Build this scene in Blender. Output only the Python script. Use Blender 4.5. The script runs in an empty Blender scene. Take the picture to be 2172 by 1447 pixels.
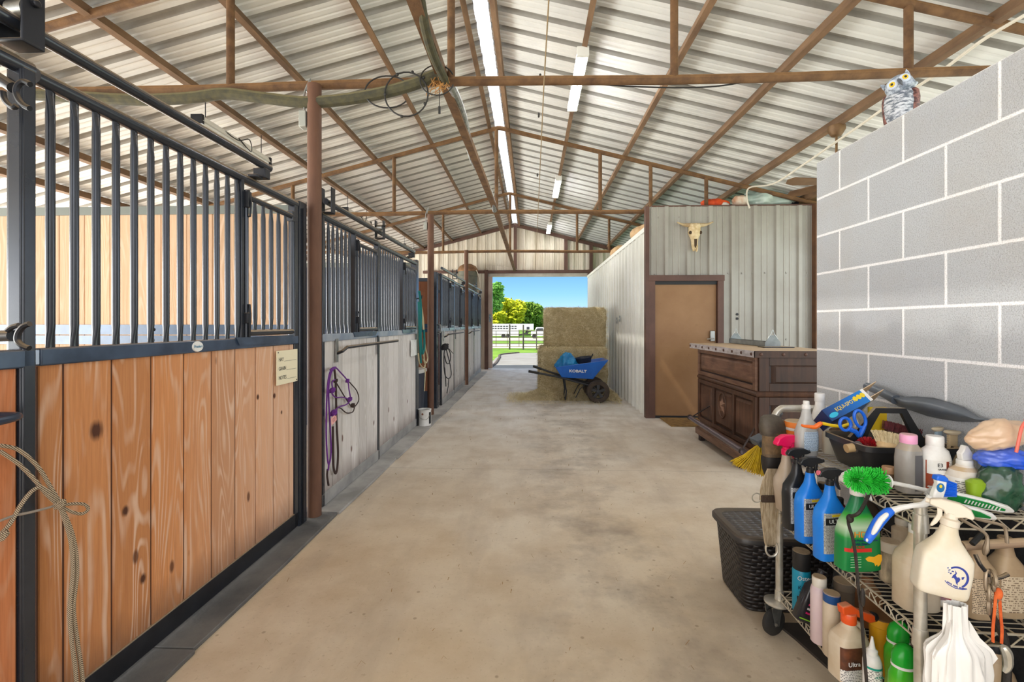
import bpy, bmesh, math, random
from mathutils import Vector, Matrix
random.seed(7)
PI = math.pi
sc = bpy.context.scene
COL = sc.collection

# ------------------------------------------------------------------ camera
H = 1.44
FPX = 1000.0
YAW = math.atan(40.0/FPX)
cam_d = bpy.data.cameras.new('camera')
cam_d.sensor_fit = 'HORIZONTAL'; cam_d.sensor_width = 36.0
cam_d.lens = 36.0*FPX/2172.0
cam_d.shift_y = -(723.5-686.0)/2172.0
cam_d.clip_start = 0.05; cam_d.clip_end = 500
cam = bpy.data.objects.new('camera', cam_d); COL.objects.link(cam)
cam.location = (0, 0, H); cam.rotation_euler = (PI/2, 0, YAW)
sc.camera = cam

# ------------------------------------------------------------------ world, sun, area lights, exposure
w = bpy.data.worlds.new('sky'); sc.world = w; w.use_nodes = True
nt = w.node_tree; nt.nodes.clear()
wo = nt.nodes.new('ShaderNodeOutputWorld'); bg = nt.nodes.new('ShaderNodeBackground')
tc = nt.nodes.new('ShaderNodeTexCoord'); sx = nt.nodes.new('ShaderNodeSeparateXYZ'); rp = nt.nodes.new('ShaderNodeValToRGB')
nt.links.new(tc.outputs['Generated'], sx.inputs[0]); nt.links.new(sx.outputs['Z'], rp.inputs[0])
rp.color_ramp.elements[0].position = 0.0; rp.color_ramp.elements[0].color = (0.56, 0.79, 1.0, 1)
rp.color_ramp.elements[1].position = 0.115; rp.color_ramp.elements[1].color = (0.15, 0.39, 0.88, 1)
e = rp.color_ramp.elements.new(0.06); e.color = (0.27, 0.57, 0.97, 1)
e = rp.color_ramp.elements.new(0.45); e.color = (0.52, 0.62, 0.80, 1)
nt.links.new(rp.outputs[0], bg.inputs[0]); nt.links.new(bg.outputs[0], wo.inputs[0])
bg.inputs[1].default_value = 1.0

def light(name, kind, loc, target, energy, color=(1, 1, 1), size=None, sy=None, angle=None):
    d = bpy.data.lights.new(name, kind); d.energy = energy; d.color = color
    if kind == 'AREA':
        d.shape = 'RECTANGLE'; d.size = size; d.size_y = sy
    if kind == 'SUN': d.angle = angle
    o = bpy.data.objects.new(name, d); COL.objects.link(o); o.location = loc
    o.rotation_euler = (Vector(target)-Vector(loc)).to_track_quat('-Z', 'Y').to_euler()
    return o
light('sun', 'SUN', (-20, 2, 30), (0, 12, 0), 4.2, (1, .95, .86), angle=.01)
light('fill_behind_camera', 'AREA', (-0.6, -2.7, 2.0), (-0.4, 8, 1.6), 210, (1, .985, .96), 9.0, 3.4)  # added fill lamp; no opening behind the camera lets this light in
light('daylight_left_side', 'AREA', (-9.3, 6.5, 1.3), (0, 6.5, 1.5), 1800, (1, .985, .96), 22, 2.4)
light('fill_right_side', 'AREA', (5.0, 3.0, 1.9), (0, 3.4, 2.9), 130, (1, .98, .95), 8, 2.6)  # added fill lamp on the unseen right side

sc.view_settings.view_transform = 'Standard'; sc.view_settings.look = 'None'
sc.view_settings.exposure = 0.48; sc.view_settings.gamma = 1.0
sc.view_settings.use_curve_mapping = False
sc.cycles.use_denoising = True
sc.cycles.max_bounces = 8; sc.cycles.diffuse_bounces = 5; sc.cycles.transparent_max_bounces = 12
sc.cycles.caustics_reflective = False; sc.cycles.caustics_refractive = False

# ------------------------------------------------------------------ helpers
cs, sn = math.cos(YAW), math.sin(YAW)
def P(px, py, X=None, Y=None, Z=None):
    """where the sight line through a point of the photo meets the plane X=, Y= or Z="""
    a = (px-1086.0)/FPX; b = (686.0-py)/FPX
    d = Vector((-sn+a*cs, cs+a*sn, b))
    if Y is not None: t = Y/d.y
    elif X is not None: t = X/d.x
    else: t = (Z-H)/d.z
    return Vector((d.x*t, d.y*t, H+d.z*t))

def lin(c):
    return tuple(((v/255.0)/12.92 if v/255.0 <= .04045 else ((v/255.0+.055)/1.055)**2.4) for v in c)

class MB:
    def __init__(s): s.v = []; s.f = []
    def add(s, vs, fs, M=None):
        n = len(s.v)
        if M is None: s.v += [tuple(v) for v in vs]
        else: s.v += [tuple(M @ Vector(v)) for v in vs]
        s.f += [tuple(i+n for i in f) for f in fs]
        return s
    def box(s, x0, x1, y0, y1, z0, z1, M=None):
        vs = [(x0,y0,z0),(x1,y0,z0),(x1,y1,z0),(x0,y1,z0),(x0,y0,z1),(x1,y0,z1),(x1,y1,z1),(x0,y1,z1)]
        return s.add(vs, [(0,3,2,1),(4,5,6,7),(0,1,5,4),(1,2,6,5),(2,3,7,6),(3,0,4,7)], M)
    def bar(s, a, b, wx, wz, up=(0,0,1)):
        a = Vector(a); b = Vector(b); d = (b-a); L = d.length; d.normalize()
        u = Vector(up); x = d.cross(u)
        if x.length < 1e-4: x = d.cross(Vector((1,0,0)))
        x.normalize(); z = x.cross(d)
        M = Matrix((x, d, z)).transposed().to_4x4(); M.translation = a
        return s.box(-wx/2, wx/2, 0, L, -wz/2, wz/2, M)
    def tube(s, pts, r, seg=8, closed=False, caps=True):
        pts = [Vector(p) for p in pts]; n = len(pts)
        rs = r if isinstance(r, (list, tuple)) else [r]*n
        T = []
        for i in range(n):
            if closed: t = pts[(i+1) % n]-pts[i-1]
            else: t = pts[min(i+1, n-1)]-pts[max(i-1, 0)]
            T.append(t.normalized() if t.length > 1e-9 else Vector((0,0,1)))
        ref = Vector((0,0,1)) if abs(T[0].z) < .9 else Vector((1,0,0))
        N = (ref-T[0]*ref.dot(T[0])).normalized()
        vs = []; fs = []
        for i in range(n):
            N = (N-T[i]*N.dot(T[i]))
            N = N.normalized() if N.length > 1e-6 else T[i].orthogonal().normalized()
            B = T[i].cross(N)
            for k in range(seg):
                a = 2*PI*k/seg
                vs.append(pts[i]+(N*math.cos(a)+B*math.sin(a))*rs[i])
        for i in range(n if closed else n-1):
            j = (i+1) % n
            for k in range(seg):
                l = (k+1) % seg
                fs.append((i*seg+k, i*seg+l, j*seg+l, j*seg+k))
        if caps and not closed:
            fs.append(tuple(range(seg-1, -1, -1))); fs.append(tuple((n-1)*seg+k for k in range(seg)))
        return s.add(vs, fs)
    def cyl(s, a, b, r, seg=12, r1=None): return s.tube([a, b], [r, r if r1 is None else r1], seg)
    def loft(s, rows, seg=24, a0=None, a1=None, M=None, caps=True):
        """rows: (z, rx, ry, n=2, cx=0, cy=0); superellipse sections"""
        vs = []; fs = []; full = a0 is None
        m = seg if full else seg+1
        for row in rows:
            z, rx, ry = row[:3]; n = row[3] if len(row) > 3 else 2
            cx = row[4] if len(row) > 4 else 0; cy = row[5] if len(row) > 5 else 0
            for k in range(m):
                a = 2*PI*k/seg if full else a0+(a1-a0)*k/seg
                c, q = math.cos(a), math.sin(a)
                vs.append((cx+rx*math.copysign(abs(c)**(2/n), c), cy+ry*math.copysign(abs(q)**(2/n), q), z))
        for i in range(len(rows)-1):
            for k in range(seg):
                l = (k+1) % m if full else k+1
                fs.append((i*m+k, i*m+l, (i+1)*m+l, (i+1)*m+k))
        if full and caps:
            fs.append(tuple(range(m-1, -1, -1))); fs.append(tuple((len(rows)-1)*m+k for k in range(m)))
        return s.add(vs, fs, M)
    def lathe(s, prof, seg=24, c=(0,0,0), M=None):
        return s.loft([(z+c[2], r, r, 2, c[0], c[1]) for r, z in prof], seg, M=M)
    def prism(s, poly, z0, z1, M=None):
        n = len(poly)
        vs = [(x, y, z0) for x, y in poly]+[(x, y, z1) for x, y in poly]
        fs = [tuple(range(n-1, -1, -1)), tuple(range(n, 2*n))]+[(i, (i+1) % n, n+(i+1) % n, n+i) for i in range(n)]
        return s.add(vs, fs, M)
    def ball(s, c, r, seg=16, rings=10, M=None):
        rx, ry, rz = r if isinstance(r, (tuple, list)) else (r, r, r)
        rows = []
        for i in range(rings+1):
            a = -PI/2+PI*i/rings
            q = max(math.cos(a), .02)
            rows.append((c[2]+rz*math.sin(a), rx*q, ry*q, 2, c[0], c[1]))
        return s.loft(rows, seg, M=M)
    def sheet(s, prof, ends):
        """prof: (u, d) points; ends: two functions (u,d)->point"""
        n = len(prof)
        vs = [ends[0](u, d) for u, d in prof]+[ends[1](u, d) for u, d in prof]
        return s.add(vs, [(i, i+1, n+i+1, n+i) for i in range(n-1)])
    def mesh(s, name, m, angle=35):
        me = bpy.data.meshes.new(name); me.from_pydata(s.v, [], s.f)
        if m is not None: me.materials.append(m)
        bm = bmesh.new(); bm.from_mesh(me); bmesh.ops.recalc_face_normals(bm, faces=bm.faces); bm.to_mesh(me); bm.free()
        me.polygons.foreach_set('use_smooth', [True]*len(me.polygons))
        me.set_sharp_from_angle(angle=math.radians(angle))
        return me
    def obj(s, name, m, parent=None, angle=35, bevel=0):
        o = bpy.data.objects.new(name, s.mesh(name, m, angle)); COL.objects.link(o)
        if parent is not None: o.parent = parent
        if bevel:
            b = o.modifiers.new('bevel', 'BEVEL'); b.width = bevel; b.segments = 2; b.limit_method = 'ANGLE'; b.angle_limit = math.radians(40)
        return o

def B(*a): return MB().box(*a)
def tag(o, label, cat, group=None, kind=None):
    o['label'] = label; o['category'] = cat
    if group: o['group'] = group
    if kind: o['kind'] = kind
    return o
def thing(name, label, cat, loc=(0,0,0), rotz=0, group=None, rot=None):
    o = bpy.data.objects.new(name, None); COL.objects.link(o)
    o.empty_display_size = .1
    o.location = loc; o.rotation_euler = rot if rot else (0, 0, rotz)
    return tag(o, label, cat, group)
def struct(o): o['kind'] = 'structure'; return o
def again(src, parent, name=None):
    o = src.copy(); COL.objects.link(o); o.parent = parent
    return o
def dup(root, loc, rotz, label, group=None, rot=None):
    r = root.copy(); COL.objects.link(r); r.location = loc; r.rotation_euler = rot if rot else (0, 0, rotz); r['label'] = label
    if group: r['group'] = group
    for ch in list(root.children):
        c = ch.copy(); COL.objects.link(c); c.parent = r
        for g in list(ch.children):
            d = g.copy(); COL.objects.link(d); d.parent = c
    return r
def smooth(pts, n=6):
    """Catmull-Rom through the points"""
    pts = [Vector(p) for p in pts]; out = []
    for i in range(len(pts)-1):
        p0 = pts[max(i-1, 0)]; p1 = pts[i]; p2 = pts[i+1]; p3 = pts[min(i+2, len(pts)-1)]
        for k in range(n):
            t = k/n
            out.append(.5*((2*p1)+(p2-p0)*t+(2*p0-5*p1+4*p2-p3)*t*t+(3*p1-p0-3*p2+p3)*t**3))
    out.append(pts[-1]); return out

def text(parent, body, size, m, loc, xdir, ydir, extrude=.0004, align='CENTER', name='lettering', sx=1.0, bold=0):
    cu = bpy.data.curves.new('text', 'FONT'); cu.body = body; cu.size = size; cu.extrude = extrude
    cu.align_x = align; cu.align_y = 'CENTER'; cu.resolution_u = 3; cu.offset = bold*size
    t = bpy.data.objects.new('text', cu); COL.objects.link(t)
    bpy.context.view_layer.update()
    dg = bpy.context.evaluated_depsgraph_get()
    me = bpy.data.meshes.new_from_object(t.evaluated_get(dg))
    bpy.data.objects.remove(t); bpy.data.curves.remove(cu)
    x = Vector(xdir).normalized(); y = Vector(ydir).normalized(); z = x.cross(y)
    M = Matrix((x*sx, y, z)).transposed().to_4x4(); M.translation = Vector(loc)
    me.transform(M); me.materials.clear(); me.materials.append(m)
    o = bpy.data.objects.new(name, me); COL.objects.link(o)
    if parent is not None: o.parent = parent
    return o

# ------------------------------------------------------------------ materials
class NT:
    def __init__(s, name):
        s.m = bpy.data.materials.new(name); s.m.use_nodes = True
        s.t = s.m.node_tree; s.p = s.t.nodes['Principled BSDF']
        s.tc = None
    def n(s, typ, **kw):
        x = s.t.nodes.new(typ)
        for k, v in kw.items(): setattr(x, k, v)
        return x
    def l(s, a, b): s.t.links.new(a, b)
    def co(s):
        if s.tc is None: s.tc = s.n('ShaderNodeTexCoord')
        return s.tc.outputs['Object']
    def mapped(s, scale=(1,1,1), src=None):
        mp = s.n('ShaderNodeMapping'); mp.inputs['Scale'].default_value = scale
        s.l(src if src is not None else s.co(), mp.inputs['Vector']); return mp.outputs[0]
    def noise(s, scale, detail=4, rough=.55, vec=None, dist=0):
        x = s.n('ShaderNodeTexNoise'); x.inputs['Scale'].default_value = scale; x.inputs['Detail'].default_value = detail
        x.inputs['Roughness'].default_value = rough; x.inputs['Distortion'].default_value = dist
        s.l(vec if vec is not None else s.co(), x.inputs['Vector']); return x.outputs['Fac']
    def math(s, op, a, b=None, c=None):
        x = s.n('ShaderNodeMath', operation=op)
        for i, v in enumerate((a, b, c)):
            if v is None: continue
            if isinstance(v, (int, float)): x.inputs[i].default_value = v
            else: s.l(v, x.inputs[i])
        return x.outputs[0]
    def ramp(s, fac, stops):
        x = s.n('ShaderNodeValToRGB'); el = x.color_ramp.elements
        while len(el) < len(stops): el.new(.5)
        for e, (p, c) in zip(el, stops): e.position = p; e.color = (*c, 1) if len(c) == 3 else c
        s.l(fac, x.inputs[0]); return x.outputs[0]
    def mix(s, fac, a, b, blend='MIX'):
        x = s.n('ShaderNodeMix', data_type='RGBA', blend_type=blend)
        for sock, v in ((x.inputs[0], fac), (x.inputs[6], a), (x.inputs[7], b)):
            if isinstance(v, (int, float)): sock.default_value = v
            elif isinstance(v, tuple): sock.default_value = (*v, 1)
            else: s.l(v, sock)
        return x.outputs[2]
    def color(s, c):
        if isinstance(c, tuple): s.p.inputs['Base Color'].default_value = (*c, 1)
        else: s.l(c, s.p.inputs['Base Color'])
    def bump(s, h, strength=.3, dist=.01):
        b = s.n('ShaderNodeBump'); b.inputs['Strength'].default_value = strength; b.inputs['Distance'].default_value = dist
        s.l(h, b.inputs['Height']); s.l(b.outputs[0], s.p.inputs['Normal'])
    def upness(s):
        g = s.n('ShaderNodeNewGeometry'); q = s.n('ShaderNodeSeparateXYZ'); s.l(g.outputs['True Normal'], q.inputs[0]); return q.outputs['Z']
    def done(s, rough=.5, metal=0, spec=None, trans=None, alpha=None, coat=None):
        s.p.inputs['Roughness'].default_value = rough; s.p.inputs['Metallic'].default_value = metal
        if spec is not None: s.p.inputs['Specular IOR Level'].default_value = spec
        if trans is not None: s.p.inputs['Transmission Weight'].default_value = trans
        if alpha is not None: s.p.inputs['Alpha'].default_value = alpha
        if coat is not None: s.p.inputs['Coat Weight'].default_value = coat
        return s.m

_mats = {}
def mat(name, c, rough=.5, metal=0, var=.0, c2=None, scale=8, bump=0, bscale=80, dust=0, dustc=(196,170,134), spec=None, trans=None, alpha=None, coat=None, stretch=(1,1,1)):
    """plain material: colour with noise variation, optional bump, optional settled dust on upper faces"""
    if name in _mats: return _mats[name]
    k = NT(name); a = lin(c)
    col = a
    if var or c2:
        b = lin(c2) if c2 else tuple(v*(1-var) for v in a)
        n = k.noise(scale, 5, .6, k.mapped(stretch))
        col = k.ramp(n, [(.34, b), (.64, a)])
    if dust:
        u = k.upness()
        n2 = k.noise(30, 3, .6)
        f = k.math('MULTIPLY', k.math('MULTIPLY_ADD', u, 1.5, -.12), k.math('MULTIPLY_ADD', n2, .9, .45))
        f = k.math('MINIMUM', k.math('MAXIMUM', k.math('MULTIPLY', f, dust), 0.0), 1.0)
        col = k.mix(f, col, lin(dustc))
    k.color(col)
    if bump: k.bump(k.noise(bscale, 4, .6, k.mapped(stretch)), bump, .01)
    _mats[name] = k.done(rough, metal, spec, trans, alpha, coat)
    return _mats[name]

def planks(name, width, base, pale, dark, pale_amt=.5, axis='Y', off=0.0, fade=None, rough=.65, knots=()):
    """vertical boards: per-board tone, cathedral grain, weathered pale lines, a knot here and there"""
    k = NT(name)
    q = k.n('ShaderNodeSeparateXYZ'); k.l(k.co(), q.inputs[0])
    u = q.outputs[axis]; z = q.outputs['Z']
    idx = k.math('FLOOR', k.math('DIVIDE', k.math('SUBTRACT', u, off), width))
    wn = k.n('ShaderNodeTexWhiteNoise', noise_dimensions='1D'); k.l(idx, wn.inputs['W'])
    cm = k.n('ShaderNodeCombineXYZ')
    k.l(k.math('MULTIPLY', u, 7.0), cm.inputs[0]); k.l(k.math('MULTIPLY', z, .85), cm.inputs[1])
    k.l(k.math('MULTIPLY', wn.outputs['Value'], 40.0), cm.inputs[2])
    n = k.noise(1.0, 1.5, .45, cm.outputs[0], .3)
    ring = k.math('SINE', k.math('MULTIPLY', n, 95.0))
    c2 = k.n('ShaderNodeCombineXYZ'); k.l(k.math('MULTIPLY', u, 160.0), c2.inputs[0]); k.l(k.math('MULTIPLY', z, 4.0), c2.inputs[1]); k.l(wn.outputs['Value'], c2.inputs[2])
    fine = k.noise(1.0, 4, .65, c2.outputs[0])
    c3 = k.n('ShaderNodeCombineXYZ'); k.l(k.math('MULTIPLY', u, 9.0), c3.inputs[0]); k.l(k.math('MULTIPLY', z, 1.6), c3.inputs[1]); k.l(k.math('MULTIPLY', wn.outputs['Value'], 9.0), c3.inputs[2])
    patch = k.noise(1.0, 4, .6, c3.outputs[0])
    tone = k.ramp(wn.outputs['Value'], [(0, tuple(v*.86 for v in lin(base))), (1, tuple(min(v*1.14, 1) for v in lin(base)))])
    body = k.mix(k.math('MULTIPLY', k.ramp(fine, [(.35, (0,0,0)), (.75, (1,1,1))]), .55), tone, lin(dark))
    pf = k.math('MULTIPLY', k.math('MAXIMUM', ring, 0.0), k.ramp(patch, [(.38, (0,0,0)), (.62, (1,1,1))]))
    pf = k.math('MULTIPLY', pf, pale_amt)
    if fade is not None:
        g = k.math('MINIMUM', k.math('MAXIMUM', k.math('MULTIPLY', k.math('SUBTRACT', u, fade[0]), 1.0/(fade[1]-fade[0])), 0.0), 1.0)
        body = k.mix(k.math('MULTIPLY', g, .85), body, lin(pale))
    col = k.mix(pf, body, lin(pale))
    vo = k.n('ShaderNodeTexVoronoi'); vo.inputs['Scale'].default_value = 1.0
    c4 = k.n('ShaderNodeCombineXYZ'); k.l(k.math('MULTIPLY', u, 5.0), c4.inputs[0]); k.l(k.math('MULTIPLY', z, 2.4), c4.inputs[1])
    k.l(c4.outputs[0], vo.inputs['Vector'])
    col = k.mix(k.ramp(vo.outputs['Distance'], [(.05, (.85,.85,.85)), (.09, (0,0,0))]), col, lin((92, 52, 32)))
    for ku, kz, kr in knots:
        du = k.math('DIVIDE', k.math('SUBTRACT', u, ku), kr); dz = k.math('DIVIDE', k.math('SUBTRACT', z, kz), kr*1.35)
        dd = k.math('ADD', k.math('SQRT', k.math('ADD', k.math('MULTIPLY', du, du), k.math('MULTIPLY', dz, dz))), k.math('MULTIPLY_ADD', fine, .7, -.35))
        col = k.mix(k.ramp(dd, [(.45, (1,1,1)), (1.0, (0,0,0))]), col, lin((84, 50, 34)))
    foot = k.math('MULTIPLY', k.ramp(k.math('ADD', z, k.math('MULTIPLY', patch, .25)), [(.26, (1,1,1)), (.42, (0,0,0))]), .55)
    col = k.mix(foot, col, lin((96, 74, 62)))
    k.color(col); k.bump(k.math('ADD', fine, k.math('MULTIPLY', ring, .25)), .25, .004)
    return k.done(rough, spec=.3)

STEEL = mat('painted_steel_blue_black', (50, 55, 64), .27, .3, c2=(42, 46, 54), scale=5, dust=.85, spec=.75)
RAIL = mat('painted_steel_rail', (74, 92, 116), .24, .2, c2=(54, 68, 88), scale=4, dust=.35, spec=.6)
DARK = mat('black_steel', (38, 40, 46), .45, .3, c2=(28, 29, 34), scale=9, dust=.5)
ZINC = mat('zinc_plated', (188, 190, 188), .32, .85, c2=(140, 142, 140), scale=20, dust=.3)
CHROME = mat('dusty_chrome', (224, 222, 214), .3, .6, c2=(196, 190, 174), scale=14, dust=.12)
RUST = mat('rust_brown_pipe', (118, 86, 54), .8, 0, c2=(84, 58, 36), scale=9, dust=.7, dustc=(176, 132, 84), bump=.3, bscale=90)
PURLIN = mat('rust_primer_channel', (132, 102, 74), .8, 0, c2=(98, 74, 54), scale=7, bump=.2, bscale=60, stretch=(1, .3, 1))
BROWN = mat('brown_painted_trim', (98, 68, 56), .6, 0, c2=(78, 52, 42), scale=3)
COLUMN = mat('brown_primer_column', (108, 74, 54), .7, 0, c2=(84, 54, 38), scale=6, dust=.4, bump=.15, bscale=70, stretch=(1, 1, .3))
RUBBER = mat('black_rubber', (30, 30, 31), .7, 0, c2=(48, 46, 43), scale=10)
BLACKP = mat('black_plastic', (30, 31, 34), .38, 0, c2=(42, 42, 44), scale=6, dust=.5)
WHITEP = mat('white_plastic', (240, 240, 238), .35, 0, c2=(222, 220, 214), scale=12)
INK = mat('black_ink', (26, 26, 28), .6)
WHITEINK = mat('white_ink', (244, 244, 244), .6)
# ================================================================== SETTING
# ---- floor
def floor_mat():
    k = NT('worn_concrete')
    q = k.n('ShaderNodeSeparateXYZ'); k.l(k.co(), q.inputs[0])
    big = k.noise(.55, 5, .6); mid = k.noise(2.6, 6, .65); fine = k.noise(46, 4, .7)
    sm = k.noise(1.0, 5, .6, k.mapped((3.2, .8, 1)))
    c = k.ramp(big, [(.3, lin((200, 178, 146))), (.7, lin((216, 204, 184)))])
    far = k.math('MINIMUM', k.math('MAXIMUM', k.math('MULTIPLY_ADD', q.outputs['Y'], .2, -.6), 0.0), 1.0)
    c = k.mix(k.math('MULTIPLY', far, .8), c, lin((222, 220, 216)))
    c = k.mix(k.math('MULTIPLY', k.ramp(mid, [(.40, (0,0,0)), (.72, (1,1,1))]), .5), c, lin((166, 140, 108)))
    c = k.mix(k.math('MULTIPLY', k.ramp(sm, [(.5, (0,0,0)), (.75, (1,1,1))]), .45), c, lin((152, 138, 124)))
    c = k.mix(k.math('MULTIPLY', k.ramp(fine, [(.3, (1,1,1)), (.42, (0,0,0))]), .35), c, lin((140, 116, 88)))
    # dark drip stains down the middle
    band = k.math('ABSOLUTE', k.math('ADD', q.outputs['X'], -.45))
    bm_ = k.ramp(band, [(.25, (1,1,1)), (.75, (0,0,0))])
    c = k.mix(k.math('MULTIPLY', k.math('MULTIPLY', bm_, k.ramp(k.noise(1.7, 5, .65), [(.46, (0,0,0)), (.66, (1,1,1))])), .6), c, lin((126, 112, 100)))
    for jy in (.95, 4.65, 8.4, 12.1):
        jd = k.math('ABSOLUTE', k.math('SUBTRACT', q.outputs['Y'], jy))
        c = k.mix(k.math('MULTIPLY', k.ramp(jd, [(.004, (1,1,1)), (.009, (0,0,0))]), .3), c, lin((132, 116, 98)))
    sp = k.n('ShaderNodeTexVoronoi'); sp.inputs['Scale'].default_value = 9
    k.l(k.co(), sp.inputs['Vector'])
    c = k.mix(k.math('MULTIPLY', k.ramp(sp.outputs['Distance'], [(.06, (1,1,1)), (.1, (0,0,0))]), .45), c, lin((112, 88, 62)))
    k.color(c); k.bump(k.math('ADD', fine, mid), .12, .006)
    return k.done(.62, spec=.35)
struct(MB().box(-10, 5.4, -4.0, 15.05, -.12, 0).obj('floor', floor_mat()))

# ---- corrugated sheets
def rib_profile(u0, u1, off=0, pitch=.3048, depth=.032, base=.086, top=.05, minor=.007):
    pts = [(u0, 0)]
    i = math.floor((u0-off)/pitch)-1
    ev = []
    while off+i*pitch < u1+pitch:
        c = off+i*pitch
        ev += [(c-base/2, 0), (c-top/2, depth), (c+top/2, depth), (c+base/2, 0)]
        for m in (.11, .195):
            ev += [(c+m-.018, 0), (c+m-.008, minor), (c+m+.008, minor), (c+m+.018, 0)]
        i += 1
    pts += [(u, d) for u, d in ev if u0 < u < u1]
    return pts+[(u1, 0)]
RX = -.5; RZ = 4.62; SLOPE = .255
def roof_z(x): return RZ-SLOPE*abs(x-RX)
ROOF = mat('roof_sheet_underside', (224, 223, 219), .5, .0, c2=(206, 206, 204), scale=1.3, spec=.35)
pr = rib_profile(-4.0, 15.3, off=.1, depth=.04, base=.092, top=.062, minor=.012)
m = MB()
for sgn, xe in ((-1, -8.6), (1, 5.4)):
    x0 = RX+sgn*.075
    m.sheet(pr, (lambda u, d, x0=x0: (x0, u, roof_z(x0)+d), lambda u, d, xe=xe: (xe, u, roof_z(xe)+d)))
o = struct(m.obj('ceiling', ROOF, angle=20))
o.data.materials.append(mat('shaded_rib_channel', (166, 164, 159), .75, 0, c2=(148, 145, 139), scale=3, spec=.2))  # shade in the rib recesses, put into a darker grey
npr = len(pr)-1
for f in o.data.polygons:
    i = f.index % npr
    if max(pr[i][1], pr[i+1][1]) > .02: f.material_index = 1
# translucent ridge light: daylight comes through it
k = NT('translucent_ridge_sheet')
tr = k.n('ShaderNodeBsdfTranslucent'); tr.inputs[0].default_value = (1, 1, 1, 1)
tp = k.n('ShaderNodeBsdfTransparent'); mx = k.n('ShaderNodeMixShader'); mx.inputs[0].default_value = .25
k.l(tr.outputs[0], mx.inputs[1]); k.l(tp.outputs[0], mx.inputs[2])
out = [x for x in k.t.nodes if x.type == 'OUTPUT_MATERIAL'][0]; k.l(mx.outputs[0], out.inputs[0])
m = MB(); n = 64
vs = []; fs = []
for i in range(n+1):
    y = -4+19.3*i/n
    vs += [(RX-.14, y, RZ+.035), (RX, y, RZ+.075), (RX+.14, y, RZ+.035)]
for i in range(n):
    for j in range(2): fs.append((3*i+j, 3*i+j+1, 3*i+j+4, 3*i+j+3))
m.add(vs, fs); struct(m.obj('window_1', k.m))

# ---- metal walls
WALLM = mat('wall_sheet_light', (226, 226, 220), .45, .05, c2=(212, 211, 202), scale=1.2, spec=.4)
WALLT = mat('wall_sheet_taupe', (162, 159, 150), .42, .05, c2=(149, 144, 134), scale=1.5, spec=.4)
WALLE = mat('wall_sheet_cream', (226, 218, 202), .5, .02, c2=(200, 187, 166), scale=1.6, stretch=(2.5, 1, .5))
XR = 1.79; YF = 7.27
# corridor wall on the right: plane X = XR, ribs to the aisle
pr = rib_profile(YF+.06, 14.8, off=.05, depth=-.032, minor=-.006)
m = MB().sheet(pr, (lambda u, d: (XR+d, u, .0), lambda u, d: (XR+d, u, 2.9)))
m.sheet([(YF+.06, 0), (14.8, 0)], (lambda u, d: (XR+.06, u, 0), lambda u, d: (XR+.06, u, 2.9)))
struct(m.obj('wall_right', WALLM, angle=20))
m = MB().box(XR-.036, XR+.07, YF+.06, 14.8, 2.86, 2.93)
struct(m.obj('trim_1', mat('white_cap_flashing', (232, 230, 224), .5)))
# front-facing metal wall with the tack-room door
DX0, DX1, DZ = P(1388, 700, Y=YF).x, P(1520, 700, Y=YF).x, 2.08
pr = rib_profile(XR, 5.2, off=XR+.27, pitch=.3302, depth=-.034, base=.08, top=.05, minor=-.007)
m = MB()
def fz0(u): return 0.0
seg_l = [(u, d) for u, d in pr if u <= DX0-.09]; seg_r = [(u, d) for u, d in pr if u >= DX1+.09]; seg_m = [(u, d) for u, d in pr if DX0-.09 <= u <= DX1+.09]
FZ = 3.215
pl = [(DX0-.09, 0)]; prr = [(DX1+.09, 0)]
m.sheet(seg_l+pl, (lambda u, d: (u, YF+d, 0), lambda u, d: (u, YF+d, FZ)))
m.sheet(pl+seg_m+prr, (lambda u, d: (u, YF+d, DZ+.09), lambda u, d: (u, YF+d, FZ)))
m.sheet(prr+seg_r, (lambda u, d: (u, YF+d, 0), lambda u, d: (u, YF+d, FZ)))
m.box(DX1+.09, 5.2, YF+.03, YF+.05, 0, FZ); m.box(DX0-.09, DX1+.09, YF+.03, YF+.05, DZ+.09, FZ)
struct(m.obj('wall_front', WALLT, angle=20))
m = MB()
for x, z in ((1396, 461), (1440, 461), (1502, 461), (1390, 582), (1440, 582), (1545, 580), (1574, 580), (1596, 580), (1623, 579), (1668, 579), (1712, 579), (1668, 720)):
    p = P(x, z, Y=YF-.004); m.cyl(p, p+Vector((0, -.012, 0)), .011, 8)
struct(m.obj('trim_8', mat('screw_heads', (150, 146, 138), .5, .4)))
m = MB()
for z in (667, 676):
    p = P(1563.5, z, Y=YF-.002); m.cyl(p, p+Vector((0, -.006, 0)), .019, 14)
struct(m.obj('trim_9', INK))
struct(MB().box(XR-.05, DX0-.085, YF-.05, YF+.06, 0, FZ).obj('trim_2', BROWN, bevel=.004))
struct(MB().box(XR+.05, 5.2, YF-.01, YF+.3, FZ, FZ+.02).obj('trim_10', BROWN))
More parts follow.
